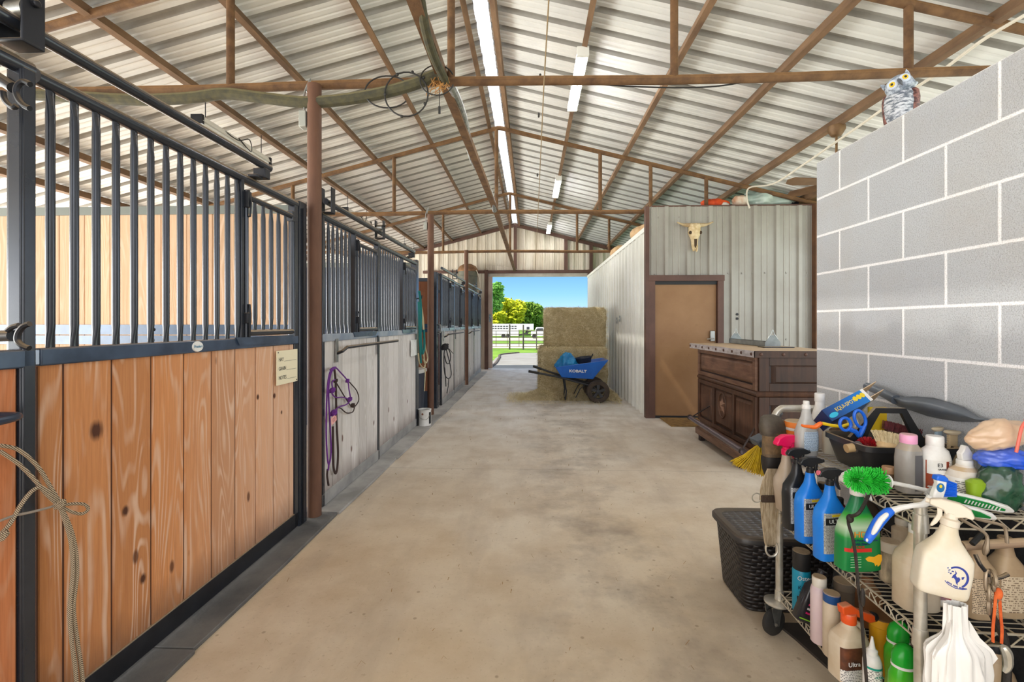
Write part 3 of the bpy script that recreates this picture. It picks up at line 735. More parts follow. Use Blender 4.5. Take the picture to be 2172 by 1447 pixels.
# ---- partitions between stalls
def partition(y, x1, top, pm, label, base=0, base_m=None, x0=-5.6):
    t = thing('stall_partition', label, 'partition', (x1, y, 0), 0, 'plank partitions between stalls')
    L = x1-x0
    m = MB(); x = 0
    while x > -L+.01:
        a = max(x-.19, -L)
        m.prism([(a+.001, .04), (a+.001, .009), (a+.005, .006), (x-.005, .006), (x-.001, .009), (x-.001, .04)], max(base, .02), top-.05); x -= .19
    m.box(-L, 0, .02, .03, max(base, .02), top-.05)
    m.obj('plank_panel', pm, t)
    B(-L, 0, 0, .05, top-.055, top+.005).obj('top_channel', STEEL if pm is CEDAR else mat('grey_green_channel', (112, 118, 112), .5, .2, dust=.3), t)
    B(-L, 0, -.002, .05, 1.36, 1.43).obj('middle_channel', RAIL, t); B(-L, 0, -.006, .05, 1.29, 1.352).obj('middle_channel', RAIL, t)
    if pm is PINE:
        for x in frange(-2.2, 4, .6):
            for z in (1.395, 1.32): MB().cyl((x, -.008, z), (x, 0, z), .012, 8).obj('bolt', DARK, t)
    if base > .1: B(-L, 0, 0, .05, 0, base).obj('kick_board', base_m, t)
    return t
partition(3.34, XS(3.3)-.09, 2.275, PINE, 'pale pine partition behind the first stall bars')
partition(6.52, XS(6.5)-.09, 2.275, mat('dark_blue_board', (58, 70, 88), .6, c2=(44, 52, 66), scale=2), 'dark blue partition seen through the second stall bars')
partition(7.95, XS(8)-.13, 2.2, CEDAR, 'red cedar partition behind the hanging lead ropes', .3, mat('blue_black_board', (44, 52, 66), .6))
partition(10.86, XS(10.8)-.07, 2.2, CEDAR, 'cedar partition between the two farthest stalls')
partition(13.9, XS(13.9)-.02, 2.2, CEDAR, 'cedar partition under the dark barrel')

# ---- rubber mats along the stalls
MATM = mat('dusty_rubber_mat', (112, 110, 106), .85, 0, c2=(78, 78, 78), scale=2.4, bump=.2, bscale=60)
def XM(y): return -1.49+.0145*y
ys = [-.2, 2.0, 3.49, 4.93, 6.94, 8.24, 9.84, 11.94, 13.9]
ml = ['rubber mat nearest the camera below the orange stall door', 'rubber mat below the orange plank stall front', 'rubber mat below the purple rope halter', 'rubber mat below the weathered second stall front', 'rubber mat at the white bucket alcove', 'rubber mat below the black rope halter', 'rubber mat at the third brown column', 'rubber mat farthest, by the open doorway']
for (a, b), lab in zip(zip(ys, ys[1:]), ml):
    m = MB(); w0 = random.uniform(-.012, .012)
    m.prism([(XS(a)-.12, a+.004), (XM(a)+w0, a+.004), (XM((a+b)/2)+w0+.01, (a+b)/2), (XM(b)+w0, b-.004), (XS(b)-.12, b-.004)], 0.001, .022)
    tag(m.obj('rubber_mat', MATM if a < 3.4 else mat('pale_dusty_mat', (172, 169, 164), .85, 0, c2=(132, 130, 126), scale=2.4, bump=.2, bscale=60), bevel=.004), lab, 'mat', 'rubber mats along the stalls')

# unseen wall, added to keep sky light out behind the camera
struct(MB().box(-7, 5.4, -4.1, -4.0, 0, 2.9).obj('added_wall_behind', mat('dark_added_wall', (120, 104, 88), .8)))

# the stall row sits a hand nearer the camera
for o in list(COL.objects):
    if o.parent is None and o.name.split('.')[0] in ('stall_post', 'blanket_bar', 'stall_partition'): o.location.y -= .066
# ================================================================== THINGS AWAY FROM THE RACK
# ---- wooden bar counter
def wood(name, a, b, dk, axis_scale, rough=.5):
    k = NT(name)
    n = k.noise(1.0, 5, .6, k.mapped(axis_scale), .6); n2 = k.noise(3.0, 4, .6)
    c = k.ramp(n, [(.3, lin(b)), (.7, lin(a))])
    c = k.mix(k.math('MULTIPLY', k.ramp(n2, [(.5, (0,0,0)), (.72, (1,1,1))]), .6), c, lin(dk))
    k.color(c); k.bump(n, .15, .005); return k.done(rough, spec=.4)
WV = wood('dark_stained_wood', (98, 66, 48), (66, 43, 32), (38, 27, 22), (26, 26, 1.6))
WN = wood('near_shaded_wood', (78, 51, 37), (54, 36, 27), (34, 25, 21), (26, 26, 1.6))  # same wood darkened: shade of the near side put into its colour
WH = wood('sheen_stained_wood', (140, 108, 88), (98, 68, 54), (58, 41, 34), (4, 3, 24))  # paler and greyer: sheen on the aisle side put into the colour
WT = wood('dusty_counter_top', (206, 182, 150), (184, 158, 126), (150, 124, 98), (6, 6, 6), .6)
EDGE = mat('riveted_grey_edge', (206, 200, 202), .45, .1, c2=(162, 152, 150), scale=9, stretch=(1, 1, 3))
cx0, cy0 = 2.26, 4.79
t = thing('bar_counter', 'dark stained wooden bar counter with star carving and riveted top edge', 'counter', (cx0, cy0, 0))
L = 1.62; D = .78
B(0, D, 0, L, .16, 1.105).obj('body', WV, t, bevel=.004)
B(-.05, D+.04, -.04, 1.85, 1.105, 1.165).obj('counter_top', WT, t, bevel=.004)
e1 = B(-.056, -.05, -.046, 1.85, 1.1, 1.166).obj('edge_band', EDGE, t)
e2 = B(-.056, D+.04, -.046, -.04, 1.1, 1.166).obj('edge_band', WN, t)
RIV = mat('old_rivet', (92, 66, 56), .5, .4)
for i in range(9):
    MB().loft([(0, .017, .017), (.007, .014, .014), (.011, .006, .006)], 12, M=Matrix.Translation((-.056, .02+i*.225, 1.133)) @ Matrix.Rotation(-PI/2, 4, 'Y')).obj('rivet', RIV, e1)
for i in range(4):
    MB().loft([(0, .017, .017), (.007, .014, .014), (.011, .006, .006)], 12, M=Matrix.Translation((.01+i*.215, -.046, 1.133)) @ Matrix.Rotation(PI/2, 4, 'X')).obj('rivet', RIV, e2)
prof = [(0, 0), (-.012, .0), (-.03, .018), (-.034, .035), (-.022, .046), (-.012, .06), (0, .06)]
m = MB()
n = len(prof); vs = []
for (x, y) in ((0, 1.63), (0, 0), (D, 0)):
    for d, z in prof:
        vs.append((x+(d if x == 0 else 0)+(0), (y+d if y == 0 else y), .705+z))
fs = [(j*n+i, j*n+i+1, (j+1)*n+i+1, (j+1)*n+i) for j in range(2) for i in range(n-1)]
m.add(vs, fs); m.obj('moulding', WV, t)
def raised(axis, a0, a1, z0, z1, mt, name='raised_panel'):
    """frame groove + raised field on the front (axis Y) or the near side (axis X)"""
    m = MB(); g = .018
    def q(a, d, z): return (d, a, z) if axis == 'Y' else (a, d, z)
    rings = [(.012, -.002), (.016, -.006), (.05, -.024)]
    vs = []
    for ins, d in rings:
        vs += [q(a0+ins, d, z0+ins), q(a1-ins, d, z0+ins), q(a1-ins, d, z1-ins), q(a0+ins, d, z1-ins)]
    fs = [(i*4+j, i*4+(j+1) % 4, (i+1)*4+(j+1) % 4, (i+1)*4+j) for i in range(2) for j in range(4)]+[(8, 9, 10, 11)]
    gm = MB(); gm.box(-.003, .002, a0-.012, a1+.012, z0-.012, z1+.012) if axis == 'Y' else gm.box(a0-.012, a1+.012, -.003, .002, z0-.012, z1+.012)
    gm.obj('groove', FR, t)
    m.add(vs, fs); return m.obj(name, mt, t, angle=20)
FR = mat('dark_groove_wood', (44, 30, 26), .6)  # darker colour for the panel grooves and small fittings
def frame(axis, a0, a1, z0, z1, mt, wdt=.05, th=.026):
    m = MB()
    def bx(p0, p1, q0, q1): m.box(-th, .0, p0, p1, q0, q1) if axis == 'Y' else m.box(p0, p1, -th, .0, q0, q1)
    bx(a0, a0+wdt, z0, z1); bx(a1-wdt, a1, z0, z1); bx(a0+wdt, a1-wdt, z0, z0+wdt*.8); bx(a0+wdt, a1-wdt, z1-wdt*.8, z1)
    return m
frame('Y', 0, L, .765, 1.1, WH, .06).obj('panel_frame', WH, t, bevel=.003)
raised('Y', .075, L-.075, .815, 1.055, WH)
m = frame('Y', 0, L, .16, .705, WV, .06)
m.box(-.026, 0, .50, .55, .2, .66); m.box(-.026, 0, 1.06, 1.12, .2, .66)
m.obj('panel_frame', WV, t, bevel=.003)
for a, b in ((.065, .495), (.555, 1.055), (1.125, 1.555)): raised('Y', a, b, .21, .655, WV)
frame('X', 0, D, .765, 1.1, WN, .1).obj('panel_frame', WN, t, bevel=.003); raised('X', .115, D-.115, .81, 1.055, WN)
frame('X', 0, D, .16, .705, WN, .1).obj('panel_frame', WN, t, bevel=.003); raised('X', .115, D-.115, .21, .655, WN)
# oval with a star
yc, zc = .81, .48
oval = [(-.026, yc+.10*math.cos(2*PI*i/40), zc+.145*math.sin(2*PI*i/40)) for i in range(40)]
st = MB().tube(oval, .010, 8, closed=True).obj('oval_moulding', WV, t)
m = MB(); vs = [(-.052, yc, zc)]
for i in range(10):
    r_ = 1.0 if i % 2 == 0 else .42
    a = PI/2+PI*i/5
    vs.append((-.0245, yc+.085*r_*math.cos(a), zc+.12*r_*math.sin(a)))
m.add(vs, [(0, 1+i, 1+(i+1) % 10) for i in range(10)]).obj('star', WH, st, angle=5)
# plinth and foot rail
B(-.20, .0, -.08, 1.22, .065, .15).obj('plinth', WH, t, bevel=.012); B(0, D, 0, L, .09, .16).obj('plinth', WV, t, bevel=.006)
for x, y in ((-.16, .0), (-.16, 1.1), (D-.08, .05), (D-.08, L-.08), (.05, L-.08)): B(x-.03, x+.03, y-.03, y+.03, 0, .09).obj('foot', FR, t, bevel=.006)
ra = P(1463, 885, X=2.0)-Vector((cx0, cy0, 0)); rb = P(1577, 959, X=2.0)-Vector((cx0, cy0, 0))
rail_o = MB().cyl(ra, rb, .027, 16).obj('foot_rail', mat('steel_foot_rail', (120, 110, 118), .35, .7), t)
MB().cyl(ra, ra+(rb-ra)*.02, .033, 16).obj('end_cap', FR, rail_o); MB().cyl(rb, rb-(rb-ra)*.02, .033, 16).obj('end_cap', FR, rail_o)
MB().cyl(ra+Vector((0, -.03, 0)), (0, ra.y-.03-.0, .42), .008, 6).obj('stay_rod', FR, t) if ra.y < L else MB().cyl(ra+(rb-ra)*.03, (.0, L-.02, .43), .008, 6).obj('stay_rod', FR, t)
MB().cyl(rb+(ra-rb)*.03, (.0, .05, .40), .008, 6).obj('stay_rod', FR, t)
# sheet metal trough on the counter
t = thing('metal_trough', 'silver sheet metal trough with wire hangers on the wooden counter', 'trough', (2.76, 5.66, 1.165), 0)
GALV = mat('galvanised_sheet', (142, 148, 148), .5, .3, c2=(112, 118, 118), scale=7)
m = MB().box(0, .004, 0, 1.02, 0, .066).box(.14, .144, 0, 1.02, 0, .05).box(0, .144, 0, 1.02, 0, .004).box(0, .02, 0, 1.02, .062, .066)
m.obj('channel', GALV, t)
for y in (.0, 1.0):
    M = Matrix.Translation((0, y, 0)) @ Matrix.Rotation(PI/2, 4, 'X')
    MB().prism([(-.01, .0), (.17, .0), (.17, .05), (.1, .135), (.06, .135), (-.01, .05)], -.004, .004, M).obj('end_plate', GALV, t)
    MB().tube(smooth([(.02, y, .09), (.06, y, .15), (.08, y, .2), (.1, y, .15), (.14, y, .09)], 4), .004, 6).obj('wire_hanger', ZINC, t)
tag(MB().prism([(2.62, 5.4), (2.95, 5.4), (2.95, 5.56), (2.62, 5.56)], 1.1655, 1.175).obj('black_tray', BLACKP), 'thin black tray lying by the trough on the wooden counter', 'tray')

# ---- doormat
a = P(1392, 888, Z=0); 
t = tag(MB().box(P(1397, 886, Z=0).x, P(1480, 886, Z=0).x+.1, 6.65, 7.22, .0, .016).obj('doormat', mat('coir_doormat', (150, 116, 62), .95, 0, c2=(112, 82, 42), scale=14, bump=.5, bscale=120), bevel=.004), 'tan coir doormat in front of the brown door', 'doormat')

# ---- cow skull
BONE = mat('dry_bone', (226, 208, 170), .7, 0, c2=(188, 160, 112), scale=14, bump=.25, bscale=60)
sk = P(1473, 484, Y=YF-.09)
t = thing('cow_skull', 'bleached cow skull with horns on the ribbed wall above the door', 'skull', sk)
def sk_rows(): return [(.07, .03, .03, 2.2), (.065, .075, .05, 2.4), (.03, .088, .07, 2.4), (-.02, .082, .075, 2.3), (-.07, .092, .078, 2.2), (-.11, .078, .07, 2.2), (-.16, .055, .055, 2.2), (-.22, .047, .047, 2.2), (-.28, .042, .038, 2.2), (-.315, .034, .026, 2.2), (-.325, .018, .014, 2.2)]
MB().loft(sk_rows(), 28).obj('cranium', BONE, t, angle=60)
HORN = mat('dull_horn', (196, 176, 138), .6, 0, c2=(150, 124, 88), scale=10)
for s in (-1, 1):
    MB().tube(smooth([(s*.06, .0, .04), (s*.13, -.01, .045), (s*.19, -.02, .055), (s*.265, -.03, .085)], 5), [.036-.0018*i for i in range(16)], 10).obj('horn', HORN, t)
    MB().ball((s*.076, -.045, -.075), (.022, .026, .026), 14, 8).obj('eye_socket', mat('dark_hollow', (70, 54, 36), .9), t)
MB().prism([(-.022, -.17), (.022, -.17), (.014, -.27), (0, -.305), (-.014, -.27)], .035, .056, Matrix.Rotation(PI/2, 4, 'X')).obj('nasal_opening', _mats['dark_hollow'], t)
MB().tube(smooth([(-.035, -.02, -.25), (-.03, -.025, -.32), (-.02, -.02, -.345), (-.008, -.02, -.32)], 4), .011, 8).obj('jaw_bone', BONE, t)
MB().tube(smooth([(.035, -.02, -.25), (.034, -.025, -.32), (.024, -.02, -.35), (.01, -.02, -.325)], 4), .011, 8).obj('jaw_bone', BONE, t)

# ---- things lying on top of the front wall
from mathutils import noise as nz
def crumple(v, sc_, off, amp):
    q = Vector(v)*sc_+off
    return 1+amp*nz.noise(q)+amp*.45*(abs(nz.noise(q*2.3+Vector((3, 1, 2))))-.3)+amp*.22*(abs(nz.noise(q*5.1))-.3)
def blob(name, m_, c, r, label, cat, seed, amp=.25, sc_=7, squash=0):
    b = MB().ball((0, 0, 0), r, 56, 36)
    off = Vector((seed*3.1, seed*1.7, 0))
    b.v = [tuple(Vector(v)*crumple(v, sc_, off, amp)) for v in b.v]
    b.v = [(x, y, max(z, -r[2]*.75)) for x, y, z in b.v]
    o = b.obj(name, m_, angle=55); o.location = (c[0], c[1], c[2]+r[2]*.75)
    if label: tag(o, label, cat)
    return o
ZT = FZ+.022
p = P(1515, 440, Y=7.5); blob('orange_cloth', mat('orange_cloth', (238, 92, 34), .7, c2=(206, 66, 22), scale=10), (p.x, 7.5, ZT), (.22, .12, .09), 'crumpled orange cloth on top of the ribbed wall', 'cloth', 3)
p = P(1545, 440, Y=7.38); blob('white_rag', mat('white_rag', (232, 224, 214), .8), (p.x-.06, 7.46, ZT), (.10, .06, .05), 'white rag tucked beside the orange cloth on the wall top', 'rag', 5)
p = P(1620, 440, Y=7.5); blob('plastic_bag', mat('clear_plastic_bag', (186, 200, 190), .25, c2=(150, 172, 164), scale=4, spec=.8), (p.x, 7.52, ZT), (.42, .16, .15), 'stuffed clear plastic bag on top of the ribbed wall', 'bag', 8, .35, 5)
p = P(1572, 440, Y=7.5); blob('white_sack', mat('printed_white_sack', (226, 214, 196), .6, c2=(204, 150, 110), scale=6), (p.x-.02, 7.47, ZT), (.13, .1, .12), 'white printed sack beside the plastic bag on the wall top', 'sack', 11, .3)
p = P(1672, 440, Y=7.45); blob('black_tarp', mat('black_tarp', (42, 44, 50), .5), (p.x, 7.6, ZT), (.3, .14, .1), 'folded black tarp behind the plastic bag on the wall top', 'tarp', 13, .3)
p = P(1712, 440, Y=7.5); tag(MB().box(p.x-.13, p.x+.14, 7.4, 7.6, ZT, ZT+.13).obj('timber_offcut', mat('old_timber', (132, 104, 62), .8, c2=(90, 66, 38), scale=6, stretch=(1, 6, 6))), 'old timber offcut at the end of the wall top', 'timber')
tag(MB().box(P(1727, 700, Y=7.2).x, P(1727, 700, Y=7.2).x+.09, 7.16, 7.26, 0, FZ).obj('wooden_post', mat('reddish_post', (112, 76, 50), .8, c2=(84, 56, 38), scale=5)), 'reddish brown wooden post behind the edge of the block wall', 'post')

# ---- owl decoy
ow = Vector((1.64, 2.165, 2.316))
t = thing('owl_decoy', 'plastic owl decoy with yellow eyes on top of the block wall', 'owl', ow, math.radians(-50)); t.scale = (.92, .92, .92)
def feather(name, a, b, sc_, st):
    k = NT(name); n = k.noise(sc_, 3, .7, k.mapped(st)); k.color(k.ramp(n, [(.42, lin(b)), (.58, lin(a))])); k.bump(n, .6, .006); return k.done(.55)
OWG = feather('owl_grey_feathers', (206, 210, 216), (96, 104, 116), 34, (1, 1, 3.2))
OWH = feather('owl_head_grey', (186, 196, 208), (120, 130, 144), 46, (1, 1, 1))
OWB = feather('owl_brown_wing', (142, 92, 82), (72, 40, 38), 40, (1, 1, 1.4))
MB().loft([(0, .036, .036), (.01, .042, .04), (.05, .056, .052), (.1, .064, .058), (.14, .062, .055), (.165, .048, .045), (.18, .03, .03)], 28).obj('body', OWG, t, angle=60)
for s in (-1, 1):
    MB().loft([(.01, .008, .014), (.04, .014, .03), (.09, .018, .04), (.13, .02, .042), (.16, .016, .03), (.172, .006, .012)], 18, M=Matrix.Translation((s*.053, .016, 0))).obj('wing', OWB, t, angle=60)
Mh = Matrix.Translation((0, -.008, .192)) @ Matrix.Rotation(math.radians(14), 4, 'Z') @ Matrix.Rotation(math.radians(-24), 4, 'Y')
hd = MB().loft([(-.038, .046, .040), (-.031, .062, .052), (-.022, .057, .050), (.01, .056, .050), (.032, .047, .043), (.046, .027, .026), (.051, .006, .006)], 26, M=Mh).obj('head', OWH, t, angle=60)
for s in (-1, 1):
    MB().loft([(.026, .013, .010), (.045, .008, .007), (.06, .001, .001)], 10, M=Mh @ Matrix.Translation((s*.036, .0, 0)) @ Matrix.Rotation(s*.3, 4, 'Y')).obj('ear_tuft', OWH, hd)
    Me = Mh @ Matrix.Translation((s*.025, -.046, .008)) @ Matrix.Rotation(math.radians(90), 4, 'X') @ Matrix.Rotation(s*math.radians(20), 4, 'Y')
    MB().loft([(0, .023, .022), (.004, .019, .018), (.005, .014, .013)], 20, M=Me).obj('eye_ring', mat('pale_blue_ring', (198, 208, 222), .5), hd)
    ey = MB().loft([(.003, .0128, .0128), (.006, .0118, .0118), (.008, .008, .008), (.009, .002, .002)], 18, M=Me).obj('eye', mat('yellow_eye', (222, 184, 36), .2), hd)
    MB().loft([(.0078, .006, .0062), (.0096, .005, .0052), (.01, .001, .001)], 12, M=Me).obj('pupil', INK, hd)
MB().loft([(-.022, .001, .001, 2, 0, -.05), (-.008, .006, .007, 2, 0, -.05), (.006, .006, .005, 2, 0, -.046), (.012, .002, .002, 2, 0, -.044)], 10, M=Mh @ Matrix.Translation((0, -.006, 0)) @ Matrix.Scale(1.25, 4)).obj('beak', mat('grey_beak', (84, 88, 94), .4), hd)

# ---- hay
def hay_mat(name, a, b, d):
    k = NT(name); n = k.noise(26, 5, .75, k.mapped((1, 1, 2.4)), 1.2); n2 = k.noise(2.2, 4, .6)
    c = k.ramp(n, [(.3, lin(d)), (.5, lin(b)), (.72, lin(a))])
    c = k.mix(k.math('MULTIPLY', k.ramp(n2, [(.45, (0,0,0)), (.7, (1,1,1))]), .35), c, lin(d))
    k.color(c); k.bump(n, .9, .03); return k.done(.9, spec=.1)
HAY = hay_mat('hay', (234, 216, 174), (206, 186, 142), (152, 132, 94))
STRAW = mat('straw', (244, 232, 196), .85, c2=(196, 178, 134), scale=9)
def strands(mb, pts_n, n, ln, rad=.0028, rnd=random):
    for _ in range(n):
        p, nr = pts_n()
        d = Vector((rnd.gauss(0, 1), rnd.gauss(0, 1), rnd.gauss(0, .7))).normalized()
        d = (d-nr*d.dot(nr)*.8+nr*rnd.uniform(0, .35)).normalized()
        L_ = ln*rnd.uniform(.4, 1.3); mid = p+d*L_*.5+nr*rnd.uniform(0, .02); e_ = p+d*L_+Vector((0, 0, -.012*rnd.random()))
        s = d.cross(nr); s = s.normalized()*rad if s.length > .01 else Vector((rad, 0, 0))
        mb.add([p-s, p+s, mid+s, mid-s, e_+s*.3, e_-s*.3], [(0, 1, 2, 3), (3, 2, 4, 5)])
def bale(x0, x1, y0, y1, z0, z1, label, seed, n=2600):
    from mathutils import noise as nz
    t = thing('hay_bale', label, 'hay bale', ((x0+x1)/2, (y0+y1)/2, z0), 0, 'hay bale stack')
    hx, hy, h = (x1-x0)/2, (y1-y0)/2, z1-z0
    bm = bmesh.new(); bmesh.ops.create_cube(bm, size=2)
    bmesh.ops.subdivide_edges(bm, edges=bm.edges, cuts=22, use_grid_fill=True)
    for v in bm.verts:
        p = v.co.copy(); m_ = max(abs(p.x), abs(p.y), abs(p.z))
        q = Vector((math.copysign(abs(p.x)**1, p.x)*hx, p.y*hy, (p.z+1)/2*h))
        e_ = sorted((abs(p.x), abs(p.y), abs(p.z)))[1]
        sh = 1-.055*max(0, e_-.86)/.14
        q.x *= sh; q.y *= sh
        f = nz.noise(Vector((q.x*7+seed, q.y*7, q.z*7)))*.03+nz.noise(Vector((q.x*25, q.y*25+seed, q.z*25)))*.014
        d = Vector((p.x if abs(p.x) > .99 else 0, p.y if abs(p.y) > .99 else 0, p.z if p.z > .99 else 0))
        if d.length > 0: q += d.normalized()*f
        v.co = q
    me = bpy.data.meshes.new('block'); bm.to_mesh(me); bm.free(); me.materials.append(HAY)
    me.polygons.foreach_set('use_smooth', [True]*len(me.polygons))
    o = bpy.data.objects.new('block', me); COL.objects.link(o); o.parent = t
    rnd = random.Random(seed)
    def pick():
        s = rnd.random()
        if s < .55: return Vector((rnd.uniform(-hx, hx), -hy, rnd.uniform(0, h))), Vector((0, -1, 0))
        if s < .75: return Vector((-hx, rnd.uniform(-hy, hy), rnd.uniform(0, h))), Vector((-1, 0, 0))
        if s < .97: return Vector((rnd.uniform(-hx, hx), rnd.uniform(-hy, hy)*1.0, h)), Vector((0, 0, 1))
        return Vector((hx, rnd.uniform(-hy, hy), rnd.uniform(0, h))), Vector((1, 0, 0))
    m = MB(); strands(m, pick, n*2, .075, .0014, rnd)
    o = m.obj('loose_straw', STRAW, t); o['kind'] = 'stuff'
    return t
bale(.17, 1.52, 9.35, 10.6, 0, .95, 'big bottom hay bale behind the blue wheelbarrow', 3, 5200)
bale(.30, 1.56, 9.75, 10.7, .955, 1.76, 'big top hay bale stacked on the lower bale', 9, 3600)
rnd = random.Random(5)
def pick():
    a = rnd.random(); x = rnd.uniform(-.45, 1.75); y = rnd.gauss(8.95, .26)
    if a < .25: x = rnd.gauss(-.02, .18); y = rnd.gauss(9.2, .15)
    hh = max(0, .13-abs(y-9.2)*.22)*(1 if x > .0 else .6)
    return Vector((min(x, 1.6), min(y, 9.34), .004+rnd.random()*hh)), Vector((0, 0, 1))
m = MB(); strands(m, pick, 7000, .09, .0017, rnd)
o = m.obj('loose_hay', STRAW); tag(o, 'loose hay scattered on the floor around the wheelbarrow', 'hay', kind='stuff')
m = MB()
def heap(x0, x1, y0, y1, hmax, nx=26, ny=12):
    from mathutils import noise as nz
    vs = []; fs = []
    for j in range(ny+1):
        for i in range(nx+1):
            u, v = i/nx, j/ny
            x = x0+(x1-x0)*u; y = y0+(y1-y0)*v
            z = hmax*(v**1.5)*min(1, u*5)*min(1, (1-u)*8+.3)*(.6+.7*nz.noise(Vector((x*4, y*4, 2.2))))
            vs.append((x, y, max(z, 0)+.003))
    for j in range(ny):
        for i in range(nx): fs.append((j*(nx+1)+i, j*(nx+1)+i+1, (j+1)*(nx+1)+i+1, (j+1)*(nx+1)+i))
    m.add(vs, fs)
heap(-.25, 1.7, 8.8, 9.4, .22)
o = m.obj('hay_heap', HAY); tag(o, 'trampled hay heap at the foot of the bales', 'hay', kind='stuff')
# small scraps of straw on the aisle floor
rnd = random.Random(15); m = MB()
def pick2(): return Vector((rnd.uniform(-1.4, 1.0), rnd.uniform(1.6, 8.5), .002)), Vector((0, 0, 1))
strands(m, pick2, 170, .03, .0014, rnd)
tag(m.obj('straw_scraps', mat('dry_straw_scrap', (150, 116, 70), .9)), 'tiny straw scraps scattered over the concrete aisle', 'straw', kind='stuff')

# ---- wheelbarrow
BLUE = mat('glossy_blue_plastic', (28, 108, 206), .35, c2=(20, 90, 184), scale=3, dust=.2)
YW = 8.55
t = thing('wheelbarrow', 'blue two wheeled wheelbarrow in front of the hay bales', 'wheelbarrow', (P(1235, 800, Y=YW).x, YW, 0))
ox = t.location.x
def W(px, py, dy=0): q = P(px, py, Y=YW); return Vector((q.x-ox, dy, q.z))
a, b, c_, d_ = W(1178, 779), W(1291, 764), W(1259, 806), W(1192, 802)
def ring(p0, p1, y0, y1): return [(p0.x, y0, p0.z), (p1.x, y0, p1.z), (p1.x, y1, p1.z), (p0.x, y1, p0.z)]
vs = ring(a, b, 0, .62)+ring(Vector((a.x+.015, 0, a.z)), Vector((b.x-.02, 0, b.z)), .015, .605)+ring(Vector((d_.x+.02, 0, d_.z+.015)), Vector((c_.x-.02, 0, c_.z+.015)), .1, .52)+ring(d_, c_, .085, .535)
fs = []
for r0, r1 in ((0, 1), (1, 2), (3, 0)):
    fs += [(r0*4+i, r0*4+(i+1) % 4, r1*4+(i+1) % 4, r1*4+i) for i in range(4)]
fs += [(8, 9, 10, 11), (12, 15, 14, 13)]
tray = MB().add(vs, fs).obj('tray', BLUE, t, bevel=.012)
n_ = Vector((0, -(a.z-d_.z), -.085)).normalized()
tp = W(1226, 788); f_ = (a.z-tp.z)/(a.z-d_.z)
text(tray, 'KOBALT', .074, WHITEINK, (tp.x, .085*f_-.006, tp.z), (1, 0, -.02), Vector((0, .085, -(a.z-d_.z)))*-1, sx=1.12, bold=.035)
BLKW = mat('black_tube', (36, 38, 44), .5)
for y in (.1, .52):
    h0 = W(1121, 788, y-.06) if y < .3 else W(1131, 783, y+.06)
    o = MB().tube([h0, W(1185, 801, y), W(1225, 812, y), W(1262, 822, y)], .019, 10).obj('handle', BLKW, t)
    MB().cyl(h0, h0+(W(1185, 801, y)-h0)*.35, .024, 10).obj('grip', RUBBER, o)
    MB().tube([W(1198, 806, y), W(1202, 832, y), W(1200, 849, y-.03)], .013, 8).obj('leg', BLKW, t)
    MB().tube([W(1222, 846, y), W(1232, 826, y), W(1244, 818, y)], .009, 8).obj('brace', BLKW, t)
MB().tube([W(1200, 849, .05), W(1200, 849, .57)], .012, 8).obj('leg_bar', BLKW, t)
wc_ = W(1269, 827)
MB().cyl((wc_.x, .02, .205), (wc_.x, .6, .205), .012, 8).obj('axle', ZINC, t)
for y in (.03, .59):
    Mw = Matrix.Translation((wc_.x, y, .205)) @ Matrix.Rotation(PI/2, 4, 'X')
    tire = [(.125, -.035), (.16, -.048), (.19, -.046), (.205, -.025), (.205, .025), (.19, .046), (.16, .048), (.125, .035)]
    m = MB(); n = 36
    vs = [(r_*math.cos(2*PI*i/n), r_*math.sin(2*PI*i/n), z) for i in range(n) for r_, z in tire]
    k_ = len(tire)
    m.add(vs, [(i*k_+j, i*k_+(j+1) % k_, ((i+1) % n)*k_+(j+1) % k_, ((i+1) % n)*k_+j) for i in range(n) for j in range(k_)], Mw)
    wh = m.obj('wheel', mat('dirty_tire', (74, 62, 52), .85, c2=(52, 44, 40), scale=12), t)
    m = MB().lathe([(.02, -.05), (.034, -.045), (.036, .045), (.02, .05)], 14, M=Mw)
    for i in range(5):
        a_ = 2*PI*i/5+.3
        m.add([tuple(Matrix.Rotation(a_, 4, 'Z') @ Vector(v)) for v in [(.03, -.02, -.02), (.13, -.028, -.02), (.13, .028, -.02), (.03, .02, -.02), (.03, -.02, .02), (.13, -.028, .02), (.13, .028, .02), (.03, .02, .02)]], [(0,3,2,1),(4,5,6,7),(0,1,5,4),(1,2,6,5),(2,3,7,6),(3,0,4,7)], Mw)
    m.tube([Mw @ Vector((.128*math.cos(2*PI*i/28), .128*math.sin(2*PI*i/28), 0)) for i in range(28)], .014, 8, closed=True)
    m.obj('rim', BLKW, wh)
q = W(1206, 779); blob('blue_bag', mat('bright_blue_bag', (30, 140, 196), .4, c2=(16, 104, 168), scale=9), (ox+q.x, YW+.28, .52), (.20, .15, .19), 'crumpled bright blue bag in the blue wheelbarrow', 'bag', 21, .4, 8)
q = W(1243, 764)
t = thing('rubber_tub', 'round dark rubber feed tub sitting in the blue wheelbarrow', 'tub', (ox+q.x, YW+.3, .655), 0, rot=(0, math.radians(-8), 0))
MB().lathe([(.01, 0), (.12, .0), (.155, .13), (.165, .14), (.165, .16), (.15, .16), (.14, .13), (.11, .012), (.01, .012)], 28).obj('shell', mat('navy_rubber', (38, 44, 60), .5), t)
for s in (-1, 1): MB().tube(smooth([(s*.16, -.04, .14), (s*.19, 0, .19), (s*.16, .04, .14)], 5), .008, 6).obj('handle', INK, t)
MB().box(ox+q.x-.3, ox+q.x+.2, YW+.16, YW+.5, .5, .595)
tag(MB().prism([(-.25, -.15), (.2, -.15), (.24, .15), (-.28, .15)], 0, .14, Matrix.Translation((ox+q.x, YW+.31, .505))).obj('feed_pan', RUBBER, bevel=.02), 'flat black feed pan under the tub in the wheelbarrow', 'pan')

